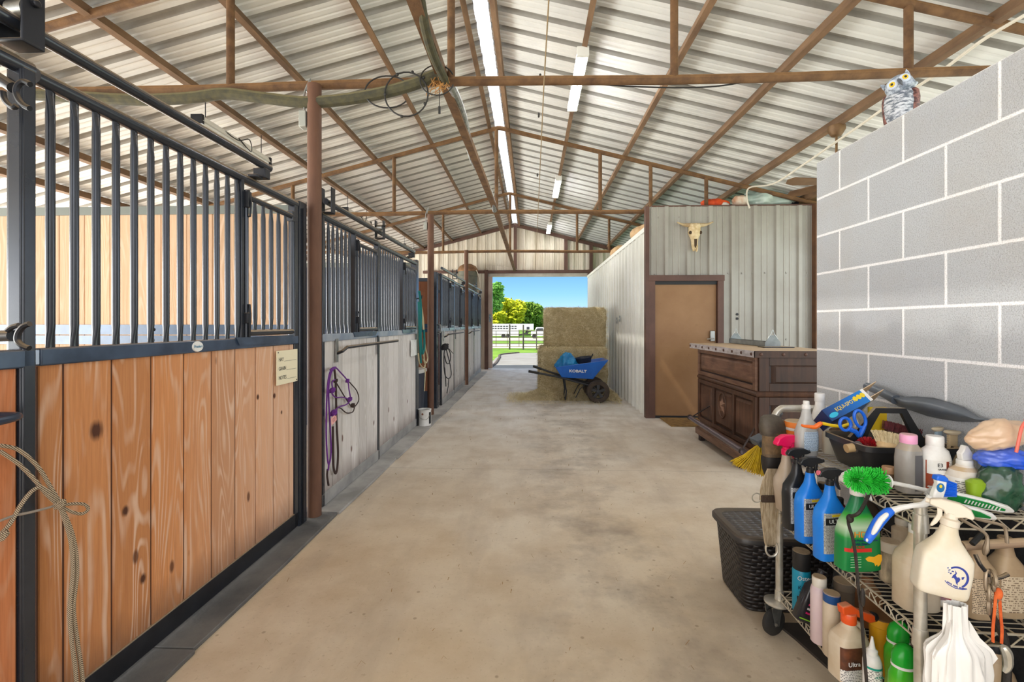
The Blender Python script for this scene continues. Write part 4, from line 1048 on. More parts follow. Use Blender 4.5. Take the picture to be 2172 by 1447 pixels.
# ---- outlet plates on the corridor wall
for px, py, lab in ((1315, 676, 'small grey switch box nearer on the right corridor wall'), (1309, 680, 'small grey switch box farther on the right corridor wall')):
    q = P(px, py, X=XR-.034)
    t = thing('switch_box', lab, 'switch', q, 0, 'switch boxes on the corridor wall')
    bx = B(-.012, .002, -.04, .04, -.06, .06).obj('cover', mat('grey_switch_plate', (150, 154, 156), .5), t, bevel=.003)
    B(-.018, -.012, -.008, .008, -.016, .016).obj('toggle', WHITEP, bx)
# stored sacks on top of the corridor wall
for px, py, Y, r, s in ((1325, 520, 8.4, (.16, .5, .14), 31), (1290, 560, 10.6, (.16, .5, .13), 37)):
    blob('burlap_sack', mat('tan_burlap', (206, 172, 130), .8, c2=(182, 146, 104), scale=8), (1.95, Y, 2.93), r, 'tan sack lying on the corridor wall %s' % ('cap, nearer of two' if Y < 9 else 'cap, farther of two'), 'sack', s, .25, 4)

# ---- ropes and halters
ROPE = mat('tan_black_rope', (186, 172, 148), .9)
def rope_mat(name, a, b, f=170, rough=.85):
    k = NT(name); wv = k.n('ShaderNodeTexWave'); wv.wave_type = 'BANDS'; wv.bands_direction = 'DIAGONAL'
    wv.inputs['Scale'].default_value = f; wv.inputs['Distortion'].default_value = .4; k.l(k.co(), wv.inputs['Vector'])
    k.color(k.ramp(wv.outputs['Fac'], [(.35, lin(b)), (.65, lin(a))])); k.bump(wv.outputs['Fac'], .4, .003); return k.done(rough)
RTAN = rope_mat('tan_striped_rope', (202, 184, 156), (92, 78, 62), 90)
RPUR = rope_mat('purple_rope', (122, 56, 150), (84, 30, 112), 160); RBRN = rope_mat('brown_rope', (74, 54, 48), (44, 32, 30), 120)
RGRN = rope_mat('teal_rope', (20, 126, 120), (8, 78, 80), 110); RCRM = rope_mat('cream_rope', (212, 200, 164), (166, 150, 112), 110); RBLK = rope_mat('black_rope', (56, 56, 58), (30, 30, 32), 140)
def hanging(name, label, cat, runs, knots=(), km=None, group=None):
    """runs: (material, radius, [(px,py,X)...], part name)"""
    pts0 = [P(a, b, X=x) for a, b, x in runs[0][2]]
    org = pts0[0]
    t = thing(name, label, cat, org, 0, group)
    for m_, r_, pts, pn in runs:
        MB().tube([v-org for v in smooth([P(a, b, X=x) for a, b, x in pts], 6)], r_, 8).obj(pn, m_, t)
    for (a, b, x), r_, m_ in knots:
        q = P(a, b, X=x)-org
        k_ = MB().ball(q, (r_, r_*1.1, r_*.9), 12, 8)
        for i in range(3):
            k_.tube([q+Vector((math.cos(j*PI/4)*r_*1.0, math.sin(j*PI/4)*r_*(.5+.25*i), math.sin(j*PI/4+i)*r_*.9)) for j in range(8)], r_*.32, 6, closed=True)
        k_.obj('knot', m_, t)
    return t
X1 = -1.575
hanging('rope_halter', 'tan and black rope halter hanging on the orange sliding door', 'halter', [
    (RTAN, .0058, [(0, 945, X1), (40, 955, X1), (80, 990, X1), (105, 1030, X1), (124, 1062, X1)], 'rope'),
    (RTAN, .0058, [(0, 957, X1), (40, 985, X1), (75, 1020, X1), (100, 1050, X1), (122, 1070, X1)], 'rope'),
    (RTAN, .006, [(0, 1135, X1), (22, 1110, X1), (45, 1070, X1), (70, 1040, X1), (90, 1035, X1), (112, 1052, X1), (126, 1068, X1)], 'rope'),
    (mat('grey_leather_strap', (150, 140, 128), .7), .004, [(0, 1105, X1), (30, 1094, X1), (60, 1088, X1), (100, 1078, X1), (124, 1070, X1)], 'strap'),
    (RTAN, .0052, [(130, 1072, X1), (155, 1069, X1), (178, 1070, X1), (187, 1080, X1), (175, 1090, X1), (155, 1087, X1), (132, 1076, X1)], 'rope'),
    (RTAN, .0062, [(127, 1075, X1), (140, 1110, X1), (152, 1160, X1), (154, 1220, X1), (148, 1290, X1), (152, 1360, X1), (160, 1420, X1), (165, 1500, X1)], 'rope'),
    (RTAN, .0062, [(130, 1078, X1), (149, 1120, X1), (160, 1165, X1), (163, 1220, X1), (156, 1290, X1), (164, 1360, X1), (174, 1430, X1), (178, 1500, X1)], 'rope')],
    [((127, 1070, X1+.01), .013, RTAN), ((4, 1137, X1+.01), .013, RTAN)])
X2 = -1.55
hanging('rope_halter', 'purple rope halter with pink tag on the weathered stall door', 'halter', [
    (RPUR, .0065, [(712, 779, X2), (700, 790, X2), (694, 830, X2), (692, 900, X2), (693, 950, X2), (697, 985, X2), (702, 960, X2), (700, 900, X2), (697, 830, X2), (702, 792, X2), (712, 780, X2)], 'rope'),
    (RPUR, .0055, [(700, 785, X2), (710, 779, X2), (722, 790, X2), (737, 808, X2), (740, 825, X2), (743, 847, X2), (735, 858, X2), (718, 864, X2), (708, 875, X2)], 'rope'),
    (RPUR, .0055, [(706, 826, X2), (704, 812, X2), (710, 806, X2), (712, 812, X2)], 'rope'),
    (RPUR, .0055, [(704, 835, X2), (712, 843, X2), (728, 843, X2), (742, 848, X2)], 'rope'),
    (RPUR, .0065, [(697, 980, X2), (697, 990, X2), (696, 998, X2)], 'rope')],
    [((737, 808, X2+.01), .014, RPUR), ((705, 828, X2+.01), .019, RPUR), ((742, 847, X2+.01), .017, RPUR), ((708, 876, X2+.01), .022, RPUR)])
hanging('lead_rope', 'brown lead rope looped under the purple rope halter', 'lead rope', [
    (RBRN, .009, [(709, 782, X2-.012), (712, 810, X2-.012), (713, 850, X2-.012), (714, 900, X2-.012), (717, 960, X2-.012), (715, 995, X2-.012), (711, 1004, X2-.012), (707, 985, X2-.012), (706, 940, X2-.012), (706, 905, X2-.012)], 'rope'),
    (RBRN, .005, [(712, 810, X2-.01), (730, 840, X2-.01), (745, 862, X2-.01), (753, 862, X2-.01), (761, 848, X2-.01), (757, 830, X2-.01), (745, 815, X2-.01), (735, 805, X2-.01)], 'rope'),
    (RBRN, .005, [(712, 866, X2-.01), (722, 866, X2-.01), (735, 876, X2-.01), (748, 874, X2-.01), (752, 864, X2-.01)], 'rope'),
    (RBRN, .008, [(695, 995, X2-.01), (694, 1010, X2-.01), (697, 1030, X2-.01)], 'rope')],
    [((748, 860, X2), .016, RBRN), ((712, 808, X2), .014, RBRN)])
q = P(708, 890, X=X2+.022)
t = thing('pink_tag', 'pink card tag tied on the purple rope halter', 'tag', q, 0)
B(-.002, .001, -.045, .05, -.028, .028).obj('card', mat('pink_card', (232, 170, 164), .7), t).rotation_euler = (math.radians(14), 0, 0)
for i, w_ in enumerate((.05, .06, .045)):
    B(.0014, .0018, -w_/2, w_/2, .01-i*.012, .0135-i*.012).obj('print_line', mat('dark_red_ink', (120, 50, 56), .7), t).rotation_euler = (math.radians(14), 0, 0)
X3 = -1.52
for o in COL.objects:
    if o.name == 'stall_post.001':
        MB().tube(smooth([(-.01, .045, 1.79), (.03, .05, 1.78), (.05, .055, 1.79), (.055, .055, 1.83)], 4), .008, 8).obj('rope_hook', DARK, o)
        break
hanging('lead_rope', 'cream lead rope looped in the alcove beside the teal rope', 'lead rope', [
    (RCRM, .010, [(889, 625, X3), (893, 650, X3), (897, 690, X3), (902, 735, X3), (907, 760, X3), (903, 770, X3), (899, 755, X3), (899, 720, X3), (898, 680, X3), (892, 640, X3), (889, 626, X3)], 'rope'),
    (RCRM, .009, [(887, 750, X3), (890, 770, X3), (897, 780, X3), (902, 775, X3), (898, 762, X3)], 'rope'),
    (RCRM, .007, [(900, 775, X3), (902, 790, X3), (900, 830, X3)], 'rope')], group='lead ropes in the alcove')
hanging('lead_rope', 'thick teal braided lead rope hanging in the alcove', 'lead rope', [
    (RGRN, .017, [(889, 618, X3+.03), (892, 640, X3+.03), (893, 670, X3+.03), (892, 700, X3+.03), (893, 730, X3+.03), (896, 750, X3+.03), (900, 735, X3+.03), (899, 700, X3+.03)], 'rope'),
    (RGRN, .014, [(888, 640, X3+.02), (889, 680, X3+.02), (890, 720, X3+.02), (893, 770, X3+.02)], 'rope')], group='lead ropes in the alcove')
X4 = -1.47
hanging('rope_halter', 'black rope halter hanging on the third stall door', 'halter', [
    (RBLK, .009, [(945, 732, X4), (942, 750, X4), (942, 780, X4), (945, 798, X4), (952, 803, X4), (957, 795, X4), (955, 775, X4), (950, 755, X4), (945, 735, X4)], 'rope'),
    (RBLK, .009, [(945, 735, X4), (952, 742, X4), (956, 755, X4), (953, 770, X4), (947, 770, X4), (943, 755, X4)], 'rope'),
    (RBLK, .008, [(943, 780, X4), (945, 800, X4), (946, 820, X4)], 'rope'), (RBLK, .008, [(952, 803, X4), (951, 818, X4), (948, 834, X4)], 'rope'),
    (RBLK, .006, [(946, 734, X4), (954, 742, X4), (961, 750, X4)], 'rope')], [((944, 736, X4+.02), .05, RBLK)])
# feed card signs
def sign(px0, py0, px1, py1, dx, label, lines):
    x = XS(3)+dx
    a = P(px0, py0, X=x); b = P(px1, py1, X=x)
    t = thing('feed_card', label, 'sign', ((a.x+b.x)/2, (a.y+b.y)/2, (a.z+b.z)/2), ROW)
    w_, h_ = (b.y-a.y), (a.z-b.z)
    c = B(-.003, .003, -w_/2, w_/2, -h_/2, h_/2).obj('card', mat('cream_card', (236, 226, 194), .6), t)
    for i, s in enumerate(lines):
        z = h_*(.24-.27*i)
        o = text(t, s, .034, INK, (.0036, -w_*.42, z), (0, 1, 0), (0, 0, 1), align='LEFT', sx=.85)
        ln = max(v.co.y for v in o.data.vertices)
        B(.0032, .0042, ln+.006, w_*.43, z-.014, z-.0125).obj('write_line', INK, t)
    if lines:
        for y, z in ((-w_*.45, h_*.45), (w_*.45, -h_*.45)): MB().cyl((0, y, z), (.006, y, z), .004, 8).obj('screw', DARK, t)
    return t
sign(587, 745, 629.5, 808, .012, 'cream feed card with HAY, GRAIN and NOTES lines on orange planks', ['HAY', 'GRAIN', 'NOTES'])
x = XS(6.3)+.012; a = P(872, 722, X=x); b = P(883.5, 753, X=x)
t = thing('blank_card', 'blank white card on the weathered second stall front', 'sign', ((a+b)/2), ROW)
B(-.004, .003, -(b.y-a.y)/2, (b.y-a.y)/2, -(a.z-b.z)/2, (a.z-b.z)/2).obj('card', WHITEP, t)
MB().cyl((.003, 0, .09), (.006, 0, .09), .005, 8).obj('screw', DARK, t)

# ---- alcove: pail and bin; barrel at the far end
q = P(901, 902, Z=.022)
t = thing('pail', 'white metal pail on the rubber mat by the alcove', 'bucket', (q.x, q.y, .0225))
MB().lathe([(.01, 0), (.085, 0), (.088, .004), (.088, .215), (.093, .222), (.088, .226), (.082, .22), (.082, .01), (.01, .01)], 32).obj('can', mat('white_tin', (228, 226, 222), .4, .1, c2=(200, 198, 192), scale=6), t)
MB().lathe([(.01, .20), (.08, .2)], 24).obj('contents', mat('grey_contents', (150, 144, 136), .8), t)
MB().loft([(.03, .0892, .0892), (.19, .0892, .0892)], 6, math.radians(-38), math.radians(-8)).obj('label', INK, t)
MB().loft([(0, .014, .014), (.002, .014, .014)], 18, M=Matrix.Translation((-.012, -.087, .168)) @ Matrix.Rotation(PI/2, 4, 'X')).obj('round_mark', mat('brown_mark', (120, 72, 48), .6), t)
MB().tube(smooth([(-.09, 0, .2), (-.05, -.085, .12), (.05, -.085, .1), (.09, 0, .2)], 6), .003, 6).obj('bail', ZINC, t)
t = thing('feed_bin', 'tall dark bin with pale rim in the rope alcove', 'bin', (-1.86, 7.1, 0))
MB().loft([(0, .2, .2, 5), (.70, .235, .235, 5)], 28).obj('body', mat('dark_bin_plastic', (52, 58, 70), .5), t)
MB().loft([(.70, .255, .255, 5), (.735, .255, .255, 5), (.75, .24, .24, 5)], 28).obj('lid', mat('pale_grey_lid', (196, 194, 188), .5), t)
tag(MB().box(-2.5, -1.55, 13.85, 14.75, 2.21, 2.24).obj('barrel_shelf', mat('shelf_board', (150, 116, 80), .8)), 'board bridging stall top and end wall under the barrel', 'shelf')
bx_ = P(992, 580, Y=14.25).x
t = thing('barrel', 'dark green barrel under a tan tarp cap at the far end', 'barrel', (bx_, 14.25, 2.245))
DG = mat('olive_barrel', (104, 102, 84), .5, c2=(70, 70, 62), scale=3)
MB().lathe([(.01, 0), (.27, 0), (.29, .03), (.29, .3), (.3, .31), (.3, .33), (.29, .34), (.29, .6), (.3, .61), (.3, .63), (.285, .64), (.28, .86), (.24, .88), (.01, .88)], 32).obj('shell', DG, t)
MB().lathe([(.3, .76), (.315, .8), (.3, .84), (.24, .93), (.12, .99), (.02, 1.0)], 20).obj('tarp_cap', mat('tan_tarp', (150, 112, 78), .9, c2=(104, 74, 50), scale=9, bump=.6, bscale=20), t)
MB().tube(smooth([(.15, -.2, .85), (.3, -.12, .75), (.38, -.05, .4), (.36, -.02, .05), (.28, -.1, -.02)], 6), .014, 8).obj('hose', mat('pale_hose', (206, 198, 182), .6), t)
tag(MB().tube(smooth([P(1028, 574, Y=14.7), P(1045, 563, Y=14.7), P(1070, 566, Y=14.7), P(1098, 572, Y=14.7)], 5), .008, 6).obj('wire', mat('pale_wire', (206, 196, 178), .6)), 'pale wire arching over the open doorway header', 'wire')
q = P(1030, 675, Y=YE-.06)
tag(MB().box(OX0+.03, OX0+.09, YE-.066, YE-.05, q.z-.12, q.z+.12).obj('sticker', mat('pale_blue_sticker', (170, 200, 214), .6, c2=(60, 90, 110), scale=30)), 'pale blue sticker on the left jamb of the open doorway', 'sticker')

# ================================================================== OUTDOORS
def grass_mat():
    k = NT('sunny_grass'); n = k.noise(.6, 5, .6); f = k.noise(9, 4, .7)
    c = k.ramp(n, [(.35, lin((104, 146, 50))), (.65, lin((148, 180, 76)))]); c = k.mix(k.math('MULTIPLY', f, .35), c, lin((70, 110, 30)))
    k.color(c); k.bump(f, .5, .05); return k.done(.9, spec=.1)
gy = [(-20, -.13), (15.0, -.13), (15.06, -.09), (28, -.09), (80, -1.1), (240, -1.1)]
m = MB().add([(s*150, y, z) for y, z in gy for s in (-1, 1)], [(2*i, 2*i+1, 2*i+3, 2*i+2) for i in range(5)])
struct(m.obj('ground', grass_mat()))
CONC = mat('sunlit_concrete', (160, 155, 146), .8, c2=(146, 140, 130), scale=1.2)
pp = [P(1040, 788, Z=-.03), P(1040, 771, Z=-.03), P(1052, 759, Z=-.03), P(1063, 753, Z=-.03), P(1100, 749, Z=-.03), P(1180, 748, Z=-.03), P(1420, 748, Z=-.03), P(1420, 790, Z=-.03)]
pp[0].y = 15.05; pp[-1].y = 15.05; pp[0].x = -1.6; pp[-1].x = 4
m = MB().prism([(v.x, v.y) for v in pp], -.09, -.03)
struct(m.obj('path', CONC))
# worn kerb along the path edge
kb = smooth([(pp[0].x+.25, 15.3, -.03), tuple(pp[1]+Vector((.2, 0, 0))), tuple(pp[2]+Vector((.15, 0, 0))), tuple(pp[3]), tuple(pp[4])], 8)
tag(MB().tube([Vector(v)+Vector((0, 0, .0)) for v in kb], .06, 8).obj('edging', mat('dark_edging', (110, 96, 84), .9, c2=(70, 60, 52), scale=6)), 'dark worn edging along the outdoor path', 'edging')
m = MB().add([(-60, 29, -.09), (60, 29, -.09), (60, 40, -.303), (-60, 40, -.303), (-60, 56, -.61), (60, 56, -.61), (60, 82, -1.08), (-60, 82, -1.08)], [(0, 1, 2, 3), (4, 5, 6, 7)])
struct(m.obj('drive', mat('dry_gravel_drive', (226, 212, 186), .9, c2=(206, 196, 150), scale=.4)))
# pipe fence and gate
PIPE = mat('dark_pipe_fence', (104, 92, 82), .6)
YF2 = 27.5
t = thing('pipe_fence', 'dark pipe rail fence outside beyond the grass', 'fence', (0, YF2, 0))
zs = [P(1080, y, Y=YF2).z for y in (702, 709, 716, 723, 729, 735)]
xa, xb = P(1110, 700, Y=YF2).x, 4.5
for z in zs: MB().cyl((xa, 0, z), (xb, 0, z), .021, 6).obj('rail', PIPE, t)
for px, top in ((1081, 688), (1110, 689), (1138, 698), (1170, 698)):
    q = P(px, top, Y=YF2); MB().cyl((q.x, 0, -.09), (q.x, 0, q.z), .045 if px < 1120 else .032, 8).obj('post', PIPE, t)
t = thing('pipe_gate', 'dark pipe gate in the fence outside the open doorway', 'gate', (P(1060, 700, Y=YF2).x, YF2-.1, 0))
ox2 = t.location.x
x0, x1 = P(1030, 700, Y=YF2).x-ox2, P(1109, 700, Y=YF2).x-ox2
for z in zs: MB().cyl((x0, 0, z), (x1, 0, z), .018, 6).obj('rail', PIPE, t)
for x in (x0, P(1052.5, 700, Y=YF2).x-ox2, P(1076, 700, Y=YF2).x-ox2, P(1101, 700, Y=YF2).x-ox2, x1): MB().cyl((x, 0, zs[-1]), (x, 0, zs[0]), .017, 6).obj('upright', PIPE, t)
# stock trailer
YT = 80
t = thing('stock_trailer', 'long white stock trailer parked beyond the pipe fence', 'trailer', (P(1090, 710, Y=YT).x, YT, -1.1))
TW = mat('white_trailer', (240, 240, 238), .4); TG = mat('trailer_grey', (60, 62, 66), .5)
xo = t.location.x
def TX(px): return P(px, 700, Y=YT).x-xo
def TZ(py): return P(1090, py, Y=YT).z+1.1
m = MB().box(TX(1020), TX(1100), 0, 2.3, TZ(713), TZ(687)).box(TX(1100), TX(1132), 0, 2.3, TZ(700), TZ(687))
m.obj('body', TW, t, bevel=.06)
for i in range(9):
    for a_, b_ in ((691, 693.5), (696, 698)):
        B(TX(1043+i*6), TX(1047.5+i*6), -.03, .0, TZ(b_), TZ(a_)).obj('vent', TG, t)
B(TX(1117), TX(1123), -.03, 0, TZ(699), TZ(693.5)).obj('window', TG, t)
for px in (1068, 1078): MB().cyl((TX(px), -.02, .38), (TX(px), .25, .38), .38, 18).obj('wheel', RUBBER, t)
MB().bar((TX(1100), 1.1, TZ(712)), (TX(1128), 1.1, TZ(702)), .3, .2).obj('gooseneck', TG, t)
t = thing('pickup_truck', 'white pickup truck parked in front of the trailer nose', 'truck', (P(1147, 710, Y=76).x, 76, -1.03))
xo = t.location.x; YT = 76
m = MB().loft([(.45, 1.55, 1.0, 6), (.7, 1.6, 1.0, 6), (1.15, 1.55, 1.0, 6)], 24)
m.loft([(1.15, .95, .92, 5), (1.6, .85, .86, 5), (1.85, .7, .8, 5)], 24)
m.obj('body', TW, t)
B(-.65, .35, -.94, .94, 1.25, 1.7).obj('window', TG, t, bevel=.1)
for x in (-1.0, 1.0): MB().cyl((x, -1.03, .4), (x, -.75, .4), .4, 18).obj('wheel', RUBBER, t)
for x in (1.5,): B(x, x+.08, -.85, .85, .45, .6).obj('bumper', ZINC, t)
# trees
def leaf(name, a, b):
    k = NT(name); oi = k.n('ShaderNodeObjectInfo'); n = k.noise(1.3, 3, .6); k.color(k.ramp(n, [(.35, lin(b)), (.65, lin(a))]))
    return k.done(.7, spec=.15)
def tree(px, base_py, Y, w_, z0, z1, lm, label, seed, n=2600, size=.5, trunk=True):
    rnd = random.Random(seed)
    x = P(px, 686, Y=Y).x
    t = thing('tree', label, 'tree', (x, Y, -1.1), 0, 'trees beyond the drive')
    z0 += 1.1; z1 += 1.1; hz = (z1-z0)/2; zc_ = (z0+z1)/2
    MB().tube(smooth([(0, 0, 0), (.1, 0, zc_*.5), (-.1, .1, zc_)], 5), [.32-.012*i for i in range(11)], 10).obj('trunk', mat('bark', (92, 74, 58), .9), t)
    lobes = [(rnd.uniform(-.6, .6)*w_, rnd.uniform(-.5, .5)*w_, zc_+rnd.uniform(-.7, .7)*hz) for _ in range(13)]
    m = MB()
    for _ in range(n):
        c = rnd.choice(lobes); r_ = w_*.42
        d = Vector((rnd.gauss(0, 1), rnd.gauss(0, 1), rnd.gauss(0, 1))).normalized()*r_*rnd.uniform(.55, 1)
        q = Vector(c)+Vector((d.x, d.y, d.z*hz/w_*1.0 if hz < w_ else d.z))
        u = Vector((rnd.gauss(0, 1), rnd.gauss(0, 1), rnd.gauss(0, .6))).normalized(); v = u.orthogonal().normalized()
        s_ = size*rnd.uniform(.5, 1.2)
        m.add([q-u*s_, q+v*s_*.5, q+u*s_, q-v*s_*.5], [(0, 1, 2, 3)])
    m.obj('crown', lm, t, angle=180)
LY = leaf('yellow_green_leaves', (236, 228, 60), (182, 192, 40)); LG = leaf('mid_green_leaves', (150, 178, 66), (84, 122, 44)); LT = leaf('fresh_green_leaves', (150, 200, 96), (92, 152, 62))
Y0 = 74
def zpx(py, Y): return 1.44+(686-py)*Y/1000
tree(1076, 690, 100, 4.4, zpx(696, 100), zpx(634, 100), LY, 'bright yellow green tree above the white trailer', 4, 5200)
tree(1117, 690, 106, 5.0, zpx(698, 106), zpx(642, 106), LG, 'dark green tree above the trailer nose', 6, 6000)
tree(1150, 690, 112, 3.8, zpx(700, 112), zpx(664, 112), LG, 'smaller dark green tree behind the pickup truck', 8, 3400)
tree(1036, 690, 90, 3.0, zpx(688, 90), zpx(588, 90), LT, 'tall fresh green tree beside the left jamb of the doorway', 10, 3200)
tree(1047, 690, 96, 3.0, zpx(698, 96), zpx(658, 96), LY, 'low pale yellow tree at the foot of the tall green tree', 12, 2600)
m = MB(); rnd = random.Random(2)
# ================================================================== WIRE RACK AND WHAT IS ON IT
NX, NY, FX_, FY = 1.122, 1.405, 1.152, 2.236
P0 = P
def P(px, py, X=None, Y=None, Z=None): return P0(px, py, X, None if Y is None else Y+.046, Z)
WX = .372
RA = -math.atan((FX_-NX)/(FY-NY)); RL = math.hypot(FX_-NX, FY-NY)
rack = thing('wire_rack', 'dusty chrome wire rack on casters beside the block wall', 'rack', (NX, NY, 0), RA)
SZ = (.885, .555, .195)
DUSTW = mat('dusty_wire', (212, 204, 186), .4, .3, c2=(182, 172, 150), scale=18, dust=.25)
for x in (0, WX):
    for y in (0, RL):
        po = MB().cyl((x, y, .15), (x, y, .927), .0158, 16).obj('post', CHROME, rack)
        for z in [.2+.0254*2*i for i in range(14)]:
            pass
        MB().cyl((x, y, .922), (x, y, .930), .0165, 16).obj('cap', DUSTW, po)
for z in SZ:
    m = MB()
    a = .018
    for dz, r in ((0, .0034), (-.034, .003)):
        m.tube([(a, 0, z+dz), (WX-a, 0, z+dz)], r, 6); m.tube([(a, RL, z+dz), (WX-a, RL, z+dz)], r, 6)
        m.tube([(0, a, z+dz), (0, RL-a, z+dz)], r, 6); m.tube([(WX, a, z+dz), (WX, RL-a, z+dz)], r, 6)
    for x in (0, WX):
        n = 20
        m.tube([(x, a+(RL-2*a)*i/n, z-(.0 if i % 2 else .034)) for i in range(n+1)], .0025, 5)
    for y in (0, RL):
        n = 9
        m.tube([(a+(WX-2*a)*i/n, y, z-(.0 if i % 2 else .034)) for i in range(n+1)], .0025, 5)
    n = 34
    for i in range(1, n):
        y = RL*i/n
        m.tube([(0.003, y, z-.034), (.003, y, z-.018), (.012, y, z-.012), (WX-.012, y, z-.012), (WX-.003, y, z-.018), (WX-.003, y, z-.034)], .0018, 5)
    for x in (.1, .19, .28): m.tube([(x, .0, z-.016), (x, RL, z-.016)], .0028, 5)
    sh = m.obj('wire_shelf', DUSTW, rack)
    for x in (0, WX):
        for y in (0, RL):
            MB().loft([(z-.044, .0205, .0205), (z+.006, .0185, .0185), (z+.008, .0165, .0165)], 16, M=Matrix.Translation((x, y, 0))).obj('collar', CHROME, sh)
for x in (0, WX):
    for y in (0, RL):
        sx_ = -.03 if y > .5 else .02
        c = MB().lathe([(.01, .138), (.05, .138), (.056, .145), (.056, .152), (.045, .158), (.01, .16)], 20, c=(x+sx_*.3, y, 0)).obj('caster', CHROME, rack)
        Mw = Matrix.Translation((x+sx_, y-.01, .0605)) @ Matrix.Rotation(PI/2, 4, 'X') @ Matrix.Rotation(.4, 4, 'Y')
        MB().lathe([(.012, -.014), (.05, -.014), (.06, -.008), (.06, .008), (.05, .014), (.012, .014)], 28, M=Mw).obj('wheel', RUBBER, c)
        for q in (-.02, .02):
            MB().prism([(-.011, -.012), (.011, -.012), (.032, .078), (-.032, .078)], q-.0015, q+.0015, Matrix.Translation((x+sx_, y-.01, .0605)) @ Matrix.Rotation(.4, 4, 'Z') @ Matrix.Rotation(PI/2, 4, 'X')).obj('fork', ZINC, c)
        MB().cyl((x+sx_, y-.035, .0605), (x+sx_, y+.015, .0605), .007, 8).obj('axle', ZINC, c)
hp = [(0, RL+.02, .90), (0, RL+.05, .98), (.03, RL+.06, 1.028), (.08, RL+.06, 1.035), (WX-.08, RL+.06, 1.035), (WX-.03, RL+.06, 1.028), (WX, RL+.05, .98), (WX, RL+.02, .90)]
MB().tube(smooth(hp, 6), .0165, 14).obj('push_handle', CHROME, rack)
t = tag(MB().prism([(1.17, 2.3), (1.2, 2.19), (1.265, 1.85), (1.33, 1.2), (1.55, 1.2), (1.55, 2.3)], .0005, .012).obj('rubber_mat', mat('dark_floor_mat', (64, 56, 50), .8, c2=(44, 40, 38), scale=6)), 'dark rubber mat on the floor beneath the wire rack', 'mat')
tag(MB().box(1.53, 1.553, 1.05, 2.3, .0125, .85).obj('dark_panel', mat('dark_speckled_panel', (44, 46, 50), .7, c2=(28, 29, 32), scale=120)), 'dark speckled panel covering the block wall behind the rack', 'board')  # dark speckled sheet set before the wall behind the rack

# ---- bottle builders
def label_patch(parent, rows, off, a0, a1, m_, name='label'):
    rs = [(r[0], r[1]+off, r[2]+off)+tuple(r[3:]) for r in rows]
    return MB().loft(rs, 20, math.radians(a0), math.radians(a1)).obj(name, m_, parent, angle=60)
def interp(rows, z0, z1, n=6):
    out = []
    for i in range(n+1):
        z = z0+(z1-z0)*i/n
        for a, b in zip(rows, rows[1:]):
            if a[0] <= z <= b[0]:
                f = (z-a[0])/max(b[0]-a[0], 1e-6)
                A = list(a)+[2, 0, 0][len(a)-3:]; B_ = list(b)+[2, 0, 0][len(b)-3:]
                out.append((z,)+tuple(A[j]+(B_[j]-A[j])*f for j in range(1, 6))); break
    return out
def fine_print(name, paper, ink, fz=160, fu=230, dens=.5):
    k = NT(name); q = k.n('ShaderNodeSeparateXYZ'); k.l(k.co(), q.inputs[0])
    row = k.math('FRACT', k.math('MULTIPLY', q.outputs['Z'], fz)); ri = k.math('FLOOR', k.math('MULTIPLY', q.outputs['Z'], fz))
    cm = k.n('ShaderNodeCombineXYZ'); k.l(k.math('MULTIPLY', q.outputs['X'], fu), cm.inputs[0]); k.l(ri, cm.inputs[1]); k.l(k.math('MULTIPLY', q.outputs['Y'], fu*.2), cm.inputs[2])
    n = k.noise(1.0, 1, .5, cm.outputs[0])
    f = k.math('MULTIPLY', k.math('LESS_THAN', row, .5), k.math('GREATER_THAN', n, dens))
    k.color(k.mix(f, lin(paper), lin(ink))); return k.done(.5)
FPW = fine_print('fine_print_on_white', (236, 234, 228), (104, 104, 108), 190, 260, .47)
FPG = fine_print('fine_print_on_grey', (204, 206, 204), (104, 106, 110), 230, 320, .45)
FPB = fine_print('fine_print_on_blue', (196, 214, 232), (112, 132, 156), 230, 320, .46)
def trigger(parent, z, hm, s=1.0, y=0, rz=0, tm=None, collar=None, cr=.017):
    M0 = Matrix.Translation((0, y, z)) @ Matrix.Rotation(rz, 4, 'Z') @ Matrix.Scale(s, 4)
    cl = MB().lathe([(cr*.9, -.034), (cr, -.032), (cr, -.012), (cr*.72, -.008), (cr*.66, .008), (.004, .008)], 20, M=M0).obj('collar', collar or hm, parent)
    R = M0 @ Matrix.Rotation(PI/2, 4, 'X')
    h = MB().prism([(-.056, .018), (-.056, .036), (-.03, .046), (.015, .047), (.042, .036), (.054, .016), (.05, .006), (.034, .008), (.013, -.002), (-.013, -.002), (-.02, .012)], -.013, .013, R).obj('spray_head', hm, parent, bevel=.004*s)
    MB().prism([(-.036, .014), (-.022, .014), (-.02, -.012), (-.03, -.038), (-.04, -.052), (-.046, -.05), (-.04, -.03), (-.033, -.008)], -.008, .008, R).obj('trigger', tm or hm, parent, bevel=.002*s)
    MB().cyl(M0 @ Vector((-.066, 0, .027)), M0 @ Vector((-.056, 0, .027)), .008*s, 10).obj('nozzle', collar or hm, h)
    return h
def bottle(name, label, cat, loc, rows, bm_, rotz=0, rot=None, group=None):
    t = thing(name, label, cat, loc, rotz, group, rot)
    b = MB().loft(rows, 32).obj('bottle', bm_, t, angle=50)
    return t, b
def cap(parent, z0, z1, r, m_, name='cap', r1=None, c=(0, 0)):
    return MB().lathe([(r*.96, z0), (r, z0+.002), (r1 or r, z1-.003), ((r1 or r)*.92, z1), (.002, z1)], 24, c=(c[0], c[1], 0)).obj(name, m_, parent)
def hung(px, X): # centre of something hung outside the left rim
    return P(px, 900, X=X).y

